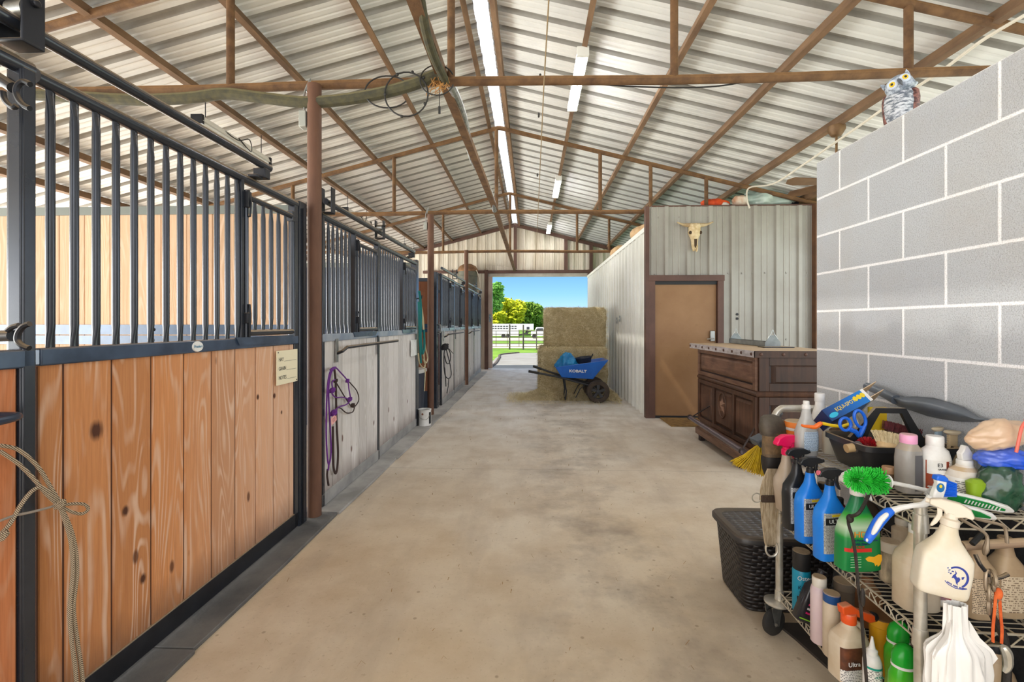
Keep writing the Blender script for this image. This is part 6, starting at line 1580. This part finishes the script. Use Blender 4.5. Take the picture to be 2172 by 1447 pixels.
blob('green_bag', mat('dark_green_plastic', (46, 92, 66), .2, c2=(24, 54, 40), scale=14, spec=.8), (1.415, 1.475, ZS), (.062, .05, .075), 'crumpled dark green plastic bag at the near right of the top shelf', 'bag', 41, .45, 14)
blob('blue_bag', mat('vivid_blue_bag', (28, 88, 224), .3, c2=(110, 130, 206), scale=10, spec=.6), (1.425, 1.475, ZS+.118), (.075, .05, .036), 'shiny blue plastic bag lying on the dark green bag', 'bag', 43, .5, 16)
ZB = mat('dusty_zip_bag', (222, 196, 168), .3, c2=(206, 172, 140), scale=7, spec=.7)
t = thing('zip_bag', 'dusty tan zip bag with coral red seal on top of the bags', 'bag', (1.395, 1.465, ZS+.172))
b_ = MB(); from mathutils import noise as nz
b_.ball((0, 0, 0), (.088, .045, .052), 56, 36); b_.v = [tuple(Vector(v)*crumple(v, 11, Vector((4, 4, 4)), .45)) for v in b_.v]
b_.v = [(x+.25*z, y, z+.04) for x, y, z in b_.v]; b_.obj('pouch', ZB, t, angle=55)
MB().tube(smooth([(.03, -.05, .10), (.012, -.055, .08), (.0, -.058, .04), (-.004, -.056, .01)], 5), .004, 6).tube(smooth([(.03, -.05, .10), (.05, -.04, .108), (.08, -.03, .105)], 5), .006, 6).obj('zip_seal', mat('coral_seal', (236, 112, 96), .4), t)
tag(MB().loft([(0, .02, .012, 3), (.075, .024, .018, 3), (.085, .012, .008, 3)], 18, M=Matrix.Translation((1.335, 1.47, ZS)) ).obj('lime_pouch', mat('lime_green_pouch', (142, 176, 38), .4)), 'lime green pouch under the dusty zip bag', 'pouch')
tag(MB().box(1.33, 1.375, 1.545, 1.56, ZS, ZS+.075).obj('manila_card', mat('manila_card', (214, 184, 120), .7)), 'small manila card standing behind the squat spray bottle', 'card')

# ---- brushes lying over the near edge
t = thing('bottle_brush', 'green bristle bottle brush with white handle lying on the rack rim', 'brush', (0, 0, 0))
GRN = mat('vivid_green_bristle', (70, 226, 84), .45, c2=(36, 186, 56), scale=50)
Db = 1.43
a = P(1806, 1018, Y=Db); b = P(1872, 1021, Y=Db); e_ = P(1998, 1048, Y=Db)
d = (b-a).normalized(); m = MB(); rnd = random.Random(12)
u = d.orthogonal().normalized(); v_ = d.cross(u)
L = (b-a).length
for i in range(900):
    f = rnd.random(); an = rnd.uniform(0, 2*PI)
    rr = .040*(1-.35*max(0, .25-f)/.25)
    p0 = a+d*L*f; dirv = (u*math.cos(an)+v_*math.sin(an)-d*max(0, .3-f)*2.2).normalized()
    m.tube([p0+dirv*.008, p0+dirv*rr*rnd.uniform(.85, 1.05)], [.0016, .0013], 4, caps=False)
m.obj('bristles', GRN, t)
MB().cyl(a+d*.015, b+d*.012, .009, 10).obj('core', WHITEP, t)
MB().lathe([(.004, 0), (.020, .001), (.020, .006), (.004, .007)], 20, M=Matrix.Translation(b+d*.012) @ d.to_track_quat('Z', 'Y').to_matrix().to_4x4()).obj('guard', WHITEP, t)
MB().tube([b+d*.01, (b+e_)/2+Vector((0, 0, .002)), e_], .0062, 10).obj('handle', WHITEP, t)
def flat_handle(name, label, p0, p1, wd, m_, m2, txt=None, slots=False, group=None):
    t = thing(name, label, 'brush', p0, 0, group)
    d = p1-p0; L = d.length; x = d.normalized(); y = Vector((0, -.35, .94)); y = (y-x*y.dot(x)).normalized(); z = x.cross(y)
    M = Matrix((x, y, z)).transposed().to_4x4()
    pts = [(0, -wd*.5), (L*.25, -wd*.62), (L*.6, -wd*.55), (L*.9, -wd*.35), (L, -wd*.12), (L, wd*.12), (L*.9, wd*.4), (L*.6, wd*.55), (L*.25, wd*.55), (0, wd*.5)]
    MB().prism(pts, -.007, .006, M).obj('handle', WHITEP, t, bevel=.003)
    gp = [(.003, -wd*.32), (L*.25, -wd*.4), (L*.6, -wd*.34), (L*.86, -wd*.1), (L*.86, wd*.1), (L*.6, wd*.36), (L*.25, wd*.38), (.003, wd*.34)]
    g = MB().prism(gp, .004, .0085, M).obj('grip', m_, t, bevel=.0015)
    if slots:
        for i in range(11): MB().prism([(L*(.26+.05*i), -wd*.2), (L*(.26+.05*i)+.0035, -wd*.2), (L*(.26+.05*i)+.0035, wd*.2), (L*(.26+.05*i), wd*.2)], .0084, .0092, M).obj('rib', WHITEP, g)
    if txt: text(g, txt, .014, WHITEINK, tuple(M @ Vector((L*.3, 0, .009))), tuple(-x), tuple(-y))
    m = MB(); rnd = random.Random(len(label))
    for i in range(260):
        q = Vector((rnd.uniform(-.004, .01), rnd.uniform(-wd*.5, wd*.5), rnd.uniform(-.006, .006))); e_ = q+Vector((-.045+rnd.gauss(0, .002), rnd.gauss(0, .002), rnd.gauss(0, .002)))
        m.tube([M @ q, M @ e_], .0011, 4, caps=False)
    m.obj('bristles', WHITEP, t)
GRP_ = mat('green_grip', (14, 132, 58), .4)
flat_handle('scrub_brush', 'green and white brush with ribbed grip lying across the rack front', P(2006, 1050, Y=1.40), P(2149, 1084, Y=1.38), .030, GRP_, None, slots=True)
flat_handle('scrub_brush', 'green and white brush with printed grip nearest the rack edge', P(2010, 1072, Y=1.345), P(2112, 1099, Y=1.335), .026, GRP_, None, txt='Libman')
# white and blue dish brush
t = thing('dish_brush', 'white dish brush with blue grip and blue bristles over the rack corner', 'brush', P(1985, 1035, Y=1.32))
o_ = t.location.copy()
def C(px, py, dy=0): return P(px, py, Y=o_.y-.046+dy)-o_
hp = [(1972, 1062), (1976, 1045), (1984, 1025), (1982, 1014), (1995, 1010), (2004, 1016), (2002, 1035), (1996, 1055), (1984, 1066)]
M = Matrix(((1,0,0,0),(0,0,-1,0),(0,1,0,0),(0,0,0,1)))
MB().prism([(C(a, b).x, C(a, b).z) for a, b in hp][::-1], -.008, .010, M).obj('head', WHITEP, t, bevel=.004)
MB().prism([(C(a, b).x, C(a, b).z) for a, b in [(1980, 1017), (1983, 1007), (1998, 1007), (2006, 1014), (2004, 1022)]][::-1], -.009, .011, M).obj('head_trim', SCB, t, bevel=.003)
q = C(1988, 1032); dk = MB().loft([(0, .0105, .0125), (.001, .0105, .0125)], 20, M=Matrix.Translation((q.x, -.0105, q.z)) @ Matrix.Rotation(PI/2, 4, 'X')).obj('round_sticker', mat('sticker_blue', (30, 110, 170), .4), t)
MB().loft([(0, .004, .005), (.0012, .004, .005)], 12, M=Matrix.Translation((q.x, -.0106, q.z+.004)) @ Matrix.Rotation(PI/2, 4, 'X')).obj('sticker_dot', YEL, dk)
MB().tube(smooth([C(1976, 1056), C(1960, 1070), C(1935, 1073), C(1908, 1078), C(1890, 1084)], 4), [.012, .011, .010, .0095, .0085, .008, .0075, .007, .0068, .0068, .007, .0072, .0075, .008, .0085, .009, .0095], 10).obj('neck', WHITEP, t)
gr = MB().tube(smooth([C(1893, 1083), C(1880, 1090), C(1862, 1110), C(1846, 1136), C(1838, 1150)], 4), [.0085, .010, .0115, .0125, .013, .0135, .014, .014, .014, .0135, .013, .0125, .012, .011, .0105, .0095, .007], 12).obj('grip', SCB, t)
MB().tube(smooth([C(1883, 1089, -.009), C(1868, 1104, -.011), C(1856, 1124, -.011), C(1850, 1134, -.009)], 4), [.003, .006, .0065, .007, .007, .007, .007, .0068, .0064, .006, .005, .004, .003], 8).obj('grip_inlay', WHITEP, gr)
q = C(1839, 1146, -.011); MB().ball(q, (.0035, .002, .005), 10, 6).obj('hang_hole', WHITEP, gr)
m = MB(); rnd = random.Random(31)
for i in range(260):
    f = rnd.random(); a = C(2001, 1016+f*38, rnd.uniform(-.004, .012)); e_ = C(2028+rnd.gauss(0, 1), 1026+f*28, rnd.uniform(-.004, .012)); m.tube([a, e_], .0011, 4, caps=False)
m.obj('bristles', SCB, t)

# ---- big white spray bottle hung on the near end
t = thing('spray_bottle', 'large white spray bottle with blue horse head logo hung at the near end', 'spray bottle', P(2003, 1176, Y=1.245), rot=(0, math.radians(8), math.radians(-14))); t.scale = (.77, .77, .77)
OW = mat('off_white_plastic', (232, 226, 210), .35, c2=(216, 200, 168), scale=4)
rows = [(-.135, .064, .030, 6), (-.130, .071, .035, 6), (-.118, .074, .037, 6), (-.04, .076, .038, 6), (.0, .074, .037, 5), (.012, .068, .035, 4), (.035, .052, .030, 3), (.055, .038, .026, 2.4), (.08, .028, .022, 2), (.1, .0235, .02, 2), (.105, .0235, .02, 2)]
b = MB().loft(rows, 40).obj('bottle', OW, t, angle=50)
trigger(t, .137, mat('ivory_plastic', (228, 218, 200), .4, dust=.3), 1.05, rz=math.radians(-28), cr=.0245)
LB = mat('logo_blue', (44, 62, 150), .5)
fy = -.0385
def logo(pts, th=.0007): 
    return MB().prism(pts, -th, 0, Matrix.Translation((.024, fy+.0005, -.055)) @ Matrix.Rotation(PI/2, 4, 'X'))
S = .033
outer = [(S*1.0*math.cos(a), S*1.12*math.sin(a)) for a in [math.radians(-52+i*7) for i in range(27)]]
inner = [(S*.84*math.cos(a)-.001, S*.96*math.sin(a)-.001) for a in [math.radians(-52+i*7) for i in range(27)]]
lg = MB()
for i in range(26):
    lg.prism([outer[i], outer[i+1], inner[i+1], inner[i]], -.0008, 0, Matrix.Translation((.024, fy+.0005, -.055)) @ Matrix.Rotation(PI/2, 4, 'X'))
lg.obj('logo_ring', LB, b)
logo([(-.012, .027), (-.008, .022), (-.006, .012), (-.012, .004), (-.014, -.006), (-.008, -.004), (-.003, -.01), (.0, -.02), (.006, -.026), (.004, -.018), (.008, -.012), (.01, -.004), (.006, .002), (.0, .0), (-.004, .006), (-.002, .014), (-.006, .02)]).obj('logo_horse_head', LB, b)
logo([(.012, .004), (.02, .008), (.018, -.002), (.014, -.004)]).obj('logo_mark', LB, b)
rnd = random.Random(3)
for i in range(8):
    x, y = -.026+rnd.uniform(-.004, .012), .012+rnd.uniform(-.008, .014); logo([(x, y), (x+.004, y+.002), (x+.003, y+.005), (x-.001, y+.003)]).obj('logo_speck', LB, b)
ban = MB().prism([(-.031, -.021), (-.02, -.031), (.0, -.038), (.02, -.037), (.033, -.031), (.03, -.0285), (.02, -.0345), (.0, -.0355), (-.02, -.0285), (-.03, -.0185)], -.0008, 0, Matrix.Translation((.024, fy+.0005, -.055)) @ Matrix.Rotation(PI/2, 4, 'X')).obj('logo_banner', LB, b)
rnd = random.Random(9)
for i in range(15):
    x = -.024+i*.0035; y = -.0245-.0095*math.sin(min(1, i/10)*PI/2)
    if i in (4, 9): continue
    logo([(x, y), (x+.0026, y-.0008), (x+.0026, y+.0042), (x, y+.005)]).obj('banner_letter', LB, b)
# white plastic bag hanging beneath it
t = thing('plastic_bag', 'crumpled white plastic bag hanging from the near end of the rack', 'bag', P(2026, 1288, Y=1.285))
m = MB(); NS = 72; rows_ = 26; vs = []
H_ = .34
for i in range(rows_+1):
    f = i/rows_
    z = .01-H_*f
    q_ = min(1, max(0, (f-.22)/.16)); q_ = q_*q_*(3-2*q_)
    w_ = .026+.012*f+.042*q_+.012*max(0, f-.4)
    dpt = .016+.02*q_
    for k_ in range(NS):
        a = 2*PI*k_/NS
        fold = 1+.10*math.sin(11*a+2*f)*(1-.4*f)+.07*math.sin(19*a-3*f+1)+.2*nz.noise(Vector((math.cos(a)*2.4, math.sin(a)*2.4, f*4)))+.10*nz.noise(Vector((math.cos(a)*7, math.sin(a)*7, f*2.5)))
        vs.append((w_*fold*math.cos(a)+.012*f, dpt*fold*math.sin(a), z+.02*nz.noise(Vector((a, f*3, 7)))*f))
fs = [(i*NS+k_, i*NS+(k_+1) % NS, (i+1)*NS+(k_+1) % NS, (i+1)*NS+k_) for i in range(rows_) for k_ in range(NS)]
k = NT('thin_white_plastic'); k.color(lin((240, 238, 234))); k.done(.4, spec=.4)
m.add(vs, fs).obj('sack', k.m, t, angle=70)
for s, x in ((-1, -.058), (1, .078)):
    pts = [(x*.35, -.012, -.03), (x*.6, -.02, -.07), (x*1.0, -.022, -.10), (x*1.22, -.018, -.125), (x*1.0, -.006, -.17), (x*.5, .0, -.16)]
    MB().add([tuple(Vector(v)+Vector((0, d, 0))) for d in (0, .012) for v in pts], [(0, 1, 2, 3, 4, 5), (11, 10, 9, 8, 7, 6)]+[(i, (i+1) % 6, 6+(i+1) % 6, 6+i) for i in range(6)]).obj('handle_loop', k.m, t, angle=20)

# ---- metal tools, chain, twine, straps at the near end
t = thing('hoof_tool', 'dusty steel hoof tool with bent ends hooked over the near rack rim', 'tool', P(2060, 1110, Y=1.30))
o_ = t.location.copy(); DS = mat('dusty_steel', (176, 160, 140), .45, .5, c2=(136, 120, 100), scale=12, dust=.5)
def C(px, py, dy=0): return P(px, py, Y=o_.y-.046+dy)-o_
MB().tube(smooth([C(2036, 1090), C(2075, 1102), C(2118, 1112), C(2130, 1118), C(2134, 1130), C(2136, 1152)], 4), .0042, 8).obj('arm', DS, t)
MB().tube(smooth([C(2036, 1100, -.01), C(2060, 1114, -.01), C(2085, 1128, -.01), C(2094, 1140, -.01), C(2092, 1160, -.01), C(2088, 1178, -.01)], 4), [.0042]*13+[.0045, .005, .006, .007, .008, .007, .005, .003], 8).obj('arm', DS, t)
t = thing('steel_rod', 'thick dusty rod lying behind the hoof tool at the rack end', 'rod', P(2040, 1158, Y=1.325))
MB().cyl((0, 0, 0), P(2190, 1150, Y=1.325)-t.location, .0125, 12).obj('rod', mat('dusty_rod', (150, 126, 104), .6, dust=.6), t)
MB().cyl(P(2062, 1154, Y=1.30)-t.location, P(2082, 1134, Y=1.31)-t.location, .007, 8).obj('peg', INK, t)
t = thing('chain', 'dusty steel chain hanging beside the large white spray bottle', 'chain', P(2095, 1210, Y=1.275))
o_ = t.location.copy()
def link(cx, cy, rx, ry, rot):
    return [C2(cx+rx*math.cos(a), cy+ry*math.sin(a), rot*math.cos(a)) for a in [2*PI*i/16 for i in range(16)]]
def C2(px, py, dy=0): return P(px, py, Y=o_.y-.046)-o_+Vector((0, dy, 0))
for i, (cx, cy, rx, ry, r_) in enumerate(((2094, 1232, 9, 22, .006), (2104, 1226, 6, 14, .02), (2097, 1258, 8, 17, .012), (2107, 1262, 6, 14, -.01), (2098, 1286, 8, 16, .008), (2108, 1240, 9, 12, .012))):
    MB().tube(link(cx, cy, rx, ry, r_), .0042, 8, closed=True).obj('link', DS, t)
MB().tube(smooth([C2(2076, 1180, .01), C2(2078, 1196), C2(2090, 1212), C2(2096, 1222)], 4), .005, 8).obj('hook', DARK, t)
MB().tube([C2(2108, 1228), C2(2125, 1224), C2(2138, 1218)], [.004, .005, .0055], 8).obj('toggle_pin', DARK, t)
t = thing('baling_twine', 'orange baling twine knotted on the dusty chain', 'twine', P(2118, 1258, Y=1.265))
o_ = t.location.copy(); OT = mat('orange_twine', (232, 112, 52), .8, c2=(200, 80, 30), scale=30)
MB().tube(smooth([C2(2112, 1262), C2(2109, 1300), C2(2106, 1335), C2(2106, 1362)], 4), .0035, 6).tube(smooth([C2(2120, 1262), C2(2122, 1300), C2(2125, 1335), C2(2124, 1365)], 4), .0035, 6).obj('strand', OT, t)
MB().ball((0, 0, -.002), (.010, .008, .016), 12, 8).obj('knot', OT, t)
for i in range(14): pass
t = thing('black_strap', 'black strap with silver snap hanging at the near end of the rack', 'strap', P(2120, 1330, Y=1.29))
o_ = t.location.copy()
MB().tube(smooth([C2(2098, 1290, .0), C2(2112, 1320), C2(2128, 1350), C2(2136, 1400), C2(2134, 1460)], 5), [.008]*5+[.010]*16, 8).obj('strap', LEA, t)
MB().tube(smooth([C2(2112, 1360, -.02), C2(2120, 1375, -.02), C2(2122, 1400, -.02), C2(2114, 1415, -.02)], 4), [.006, .009, .011, .012, .012, .012, .011, .011, .010, .009, .008, .006, .004], 8).obj('snap', CHROME, t)

# ---- middle shelf
ZM = .558
TANJ = mat('dusty_tan_jug', (190, 166, 134), .5, c2=(164, 138, 108), scale=7, dust=.6)
WJ = mat('dusty_white_jug', (226, 214, 194), .45, c2=(206, 186, 156), scale=6, dust=.5)
def jug(px, D, rows, m_, lab, cm=None, ch=.025, cr=.018, lmat=None, la=(-140, -50), name='jug', z=ZM, cat='jug', rz=0):
    v = shelf_pt(px, D, z)
    t, b = bottle(name, lab, cat, v, rows, m_, rz)
    zt = rows[-1][0]
    if cm: cap(b, zt-.004, zt+ch, cr, cm)
    if lmat:
        hi = zt*.62; label_patch(b, interp(rows, .02, hi, 5), .0007, la[0], la[1], lmat)
    return t, b
JR = lambda w_, d_, h_: [(0, w_*.92, d_*.92, 4), (.004, w_, d_, 4), (h_*.62, w_, d_, 4), (h_*.72, w_*.9, d_*.9, 3.4), (h_*.86, w_*.48, d_*.6, 2.4), (h_*.93, .02, .02, 2), (h_, .018, .018, 2)]
t, b = jug(1888, 1.62, [(0, .03, .03), (.004, .032, .032), (.1, .032, .032), (.105, .028, .028)], mat('worn_black_print', (40, 38, 36), .5, c2=(196, 180, 150), scale=26, stretch=(1, 1, .3)), 'jar with worn black wrapper and dusty white lid on the middle shelf', mat('dusty_white_cap', (232, 224, 208), .45, dust=.7), .03, .033, cat='jar', name='jar')
jug(1942, 1.47, JR(.055, .04, .23), WJ, 'dusty white jug behind the near post of the rack', WHITEP)
jug(1912, 1.75, [(0, .03, .03), (.12, .03, .03), (.13, .018, .018), (.14, .018, .018)], WJ, 'small dusty bottle with white cap behind the black wrapped jar', _mats['dusty_white_cap'], .02, .02, name='bottle', cat='bottle')
jug(2000, 1.50, JR(.048, .035, .2), WHITEP, 'white jug with grey and red label under the big spray bottle', WHITEP, lmat=mat('grey_red_label', (150, 150, 160), .5, c2=(196, 40, 44), scale=22))
jug(2072, 1.43, JR(.045, .035, .2), TANJ, 'tan dusty jug with printed label left of the chain', TANJ, lmat=fine_print('fine_print_on_tan', (206, 184, 154), (110, 94, 78), 190, 260, .47))
jug(2132, 1.44, JR(.046, .038, .205), TANJ, 'tan dusty jug with boxed label right of the chain', TANJ, lmat=_mats.get('x') or fine_print('boxed_print', (212, 194, 166), (140, 120, 98), 150, 200, .5))
jug(1778, 1.86, [(0, .034, .034), (.004, .036, .036), (.15, .036, .036), (.17, .02, .02)], mat('dark_red_bottle', (124, 28, 34), .4), 'dark red bottle standing behind the blue spray bottles', INK, name='bottle', cat='bottle', lmat=FPW)
jug(1835, 1.9, JR(.045, .038, .2), mat('brown_dusty_jug', (96, 80, 64), .6, c2=(70, 58, 46), scale=8), 'dark brown dusty jug behind the green cleaner bottle', DARK)
jug(1700, 2.06, JR(.045, .036, .2), mat('grey_dusty_jug', (108, 100, 92), .6, dust=.6), 'grey dusty jug behind the black spray bottle', DARK)
jug(1745, 2.02, [(0, .03, .03), (.16, .03, .03), (.175, .016, .016)], mat('charcoal_bottle', (58, 54, 52), .5, dust=.5), 'charcoal bottle at the back of the middle shelf', DARK, name='bottle', cat='bottle')

# ---- bottom shelf
ZL = .198
rows = [(0, .034, .034), (.003, .0355, .0355), (.175, .0355, .0355), (.182, .032, .032), (.185, .032, .032)]
t, b = jug(1700, 2.04, rows, mat('teal_spray_can', (22, 150, 184), .35), 'tall teal spray can with black cap and white lettering on the bottom shelf', mat('black_can_cap', (38, 38, 40), .5, dust=.5), .075, .0345, name='spray_can', z=ZL, cat='spray can', rz=-.12)
text(b, 'Oster', .026, WHITEINK, (-.002, -.0372, .155), (1, 0, 0), (0, 0, 1), sx=.95)
text(b, 'KOOL', .021, mat('dark_teal_ink', (12, 70, 92), .5), (0, -.0372, .115), (1, 0, 0), (0, 0, 1)); text(b, 'LUBE', .021, mat('dark_teal_ink', (12, 70, 92), .5), (0, -.0372, .093), (1, 0, 0), (0, 0, 1))
label_patch(b, interp(rows, .05, .075, 2), .0006, -140, -40, INK, 'dark_band')
t, b = bottle('dark_bottle', 'dark leaning bottle with pink and blue print on the bottom shelf', 'bottle', shelf_pt(1704, 1.95, ZL+.014), [(0, .034, .022, 4), (.004, .038, .025, 4), (.13, .036, .024, 4), (.155, .02, .018), (.2, .015, .015)], mat('glossy_dark_plastic', (40, 40, 46), .2), rot=(0, math.radians(21), .0)); t.scale = (1.15, 1.1, 1.1)
for i, (c_, w_) in enumerate((((220, 60, 120), .04), ((60, 170, 200), .03), ((220, 220, 220), .045), ((220, 60, 120), .035), ((230, 230, 230), .03), ((210, 40, 110), .048))):
    B(-.02, -.02+w_, -.0262, -.0252, .115-i*.016, .122-i*.016).obj('print_line', mat('print_%d_%d_%d' % c_, c_, .5), b)
B(-.034, .034, -.0262, -.0250, .012, .016).obj('print_stripe', mat('lime_stripe', (150, 210, 60), .5), b)
rows = [(0, .028, .028), (.004, .031, .031), (.2, .031, .031), (.215, .027, .027), (.22, .024, .024)]
jug(1738, 1.84, rows, mat('pinkish_white_bottle', (232, 216, 218), .35, c2=(222, 196, 204), scale=3), 'pinkish white round bottle with plain white cap', mat('white_dust_cap', (234, 228, 216), .4, dust=.8), .035, .025, name='bottle', z=ZL, cat='bottle')
jug(1764, 1.765, [(0, .026, .026), (.004, .029, .029), (.2, .029, .029), (.204, .027, .027)], WJ, 'worn white tube shaped bottle with blue cap', mat('blue_dusty_cap', (30, 84, 150), .4, dust=.9), .03, .0285, name='bottle', z=ZL, cat='bottle')
rows = [(0, .052, .036, 5), (.004, .057, .04, 5), (.13, .057, .04, 5), (.152, .05, .036, 4), (.175, .026, .026, 2.4), (.185, .022, .022), (.205, .021, .021)]
t, b = jug(1800, 1.66, rows, WJ, 'cream jug with orange sprayer and brown horse label on the bottom shelf', None, z=ZL, rz=.15)
label_patch(b, interp(rows, .05, .125, 5), .0007, -160, -60, mat('brown_photo_label', (120, 70, 44), .5, c2=(58, 34, 26), scale=18)); label_patch(b, interp(rows, .01, .05, 3), .0007, -160, -60, FPW, 'label')
label_patch(b, interp(rows, .09, .125, 3), .0012, -88, -64, WHITEP, 'label_badge'); text(b, 'Ultra', .022, WHITEINK, (-.015, -.0418, .07), (1, 0, 0), (0, 0, 1))
MB().tube(smooth([(.02, 0, .19), (.045, 0, .17), (.055, 0, .13)], 5), .011, 8).obj('grip', WJ, b)
OS = mat('orange_sprayer', (238, 90, 34), .4, dust=.4)
h = cap(b, .19, .225, .024, OS, 'collar')
MB().prism([(-.03, .0), (-.035, .03), (.0, .036), (.03, .014), (.07, .0), (.09, -.008), (.095, -.03), (.07, -.034), (.03, -.012), (.0, .0)], -.014, .014, Matrix.Translation((0, 0, .222)) @ Matrix.Rotation(PI/2, 4, 'X')).obj('spray_head', OS, b, bevel=.004)
MB().cyl((.09, -.0, .205), (.102, 0, .2), .015, 12).obj('nozzle', INK, b)
rows = [(0, .024, .024), (.004, .0265, .0265), (.135, .0265, .0265), (.155, .02, .02), (.16, .014, .014)]
t, b = bottle('ear_cleaner', 'slim white bottle with pointed tip and teal striped label', 'bottle', shelf_pt(1850, 1.545, ZL), rows, WHITEP, .15)
label_patch(b, interp(rows, .01, .125, 5), .0006, -175, -40, FPW); label_patch(b, interp(rows, .01, .125, 5), .0009, -40, -20, mat('teal_stripe', (20, 150, 130), .5), 'stripe'); label_patch(b, interp(rows, .12, .127, 2), .0009, -175, -20, mat('teal_stripe', (0, 0, 0)), 'stripe')
text(b, 'ULTRA', .010, mat('teal_stripe', (0, 0, 0)), (.0, -.0278, .1), (1, 0, 0), (0, 0, 1))
MB().lathe([(.0155, .158), (.0155, .172), (.009, .178), (.003, .215), (.001, .216)], 18).obj('tip', WHITEP, b)
t = thing('tub', 'mustard yellow tub with brown dusty lid behind the slim white bottle', 'tub', shelf_pt(1870, 1.68, ZL))
YG = mat('mustard_plastic', (216, 158, 24), .4); MB().lathe([(.01, 0), (.034, 0), (.037, .17), (.01, .17)], 28).obj('body', YG, t); cap(t, .168, .2, .039, mat('mustard_lid', (220, 160, 30), .5, dust=1.2, dustc=(120, 84, 50)), 'lid')
LIME = NT('lime_shampoo'); q_ = LIME.n('ShaderNodeSeparateXYZ'); LIME.l(LIME.co(), q_.inputs[0]); LIME.color(LIME.ramp(LIME.math('MULTIPLY', q_.outputs['Z'], 5), [(.0, lin((190, 224, 110))), (.45, lin((140, 206, 60))), (.8, lin((60, 178, 30)))])); LIME = LIME.done(.3)
GC = mat('green_cap', (22, 168, 44), .3)
rows = [(0, .036, .026, 3), (.004, .04, .03, 3), (.06, .035, .027, 2.6), (.12, .04, .03, 2.6), (.155, .039, .029, 2.6), (.178, .032, .026), (.184, .03, .025)]
t, b = bottle('shampoo_bottle', 'lime green shampoo bottle with green dome cap nearest the near post', 'bottle', shelf_pt(1916, 1.46, ZL), rows, LIME, .1)
def dome(b):
    MB().loft([(.182, .0335, .0285), (.19, .0335, .0285)], 24).obj('white_ring', WHITEP, b)
    MB().loft([(.19, .032, .027), (.215, .032, .027), (.235, .026, .022, 2, .003), (.247, .014, .012, 2, .005), (.25, .003, .003, 2, .006)], 24).obj('cap', GC, b)
dome(b); label_patch(b, interp(rows, .03, .11, 5), .0006, -130, -45, fine_print('fine_print_on_lime', (150, 210, 70), (70, 130, 40), 200, 260, .46)); label_patch(b, interp(rows, .125, .15, 3), .0009, -118, -80, mat('pale_lime_badge', (214, 236, 170), .5), 'label_badge')
t, b = bottle('shampoo_bottle', 'lime green shampoo bottle with green dome cap behind its twin', 'bottle', shelf_pt(1905, 1.57, ZL), rows, LIME, .1); dome(b)
jug(1840, 1.95, JR(.045, .038, .2), mat('amber_jug', (140, 92, 54), .5, dust=.5), 'amber dusty jug at the back of the bottom shelf', DARK, z=ZL)
jug(1790, 1.93, [(0, .034, .034), (.15, .036, .036), (.16, .036, .036)], mat('grey_brown_tub', (120, 108, 96), .6), 'grey brown tub behind the orange sprayer jug', mat('grey_dust_lid', (132, 120, 106), .6, dust=.6), .03, .038, name='tub', z=ZL, cat='tub')
jug(2030, 1.52, [(0, .036, .036), (.16, .036, .036), (.17, .03, .03)], mat('dark_green_can', (40, 70, 52), .5), 'dark green can on the bottom shelf behind the white bag', DARK, name='can', z=ZL, cat='can')
jug(2110, 1.50, JR(.045, .038, .2), TANJ, 'tan dusty jug on the bottom shelf behind the black strap', DARK, z=ZL)
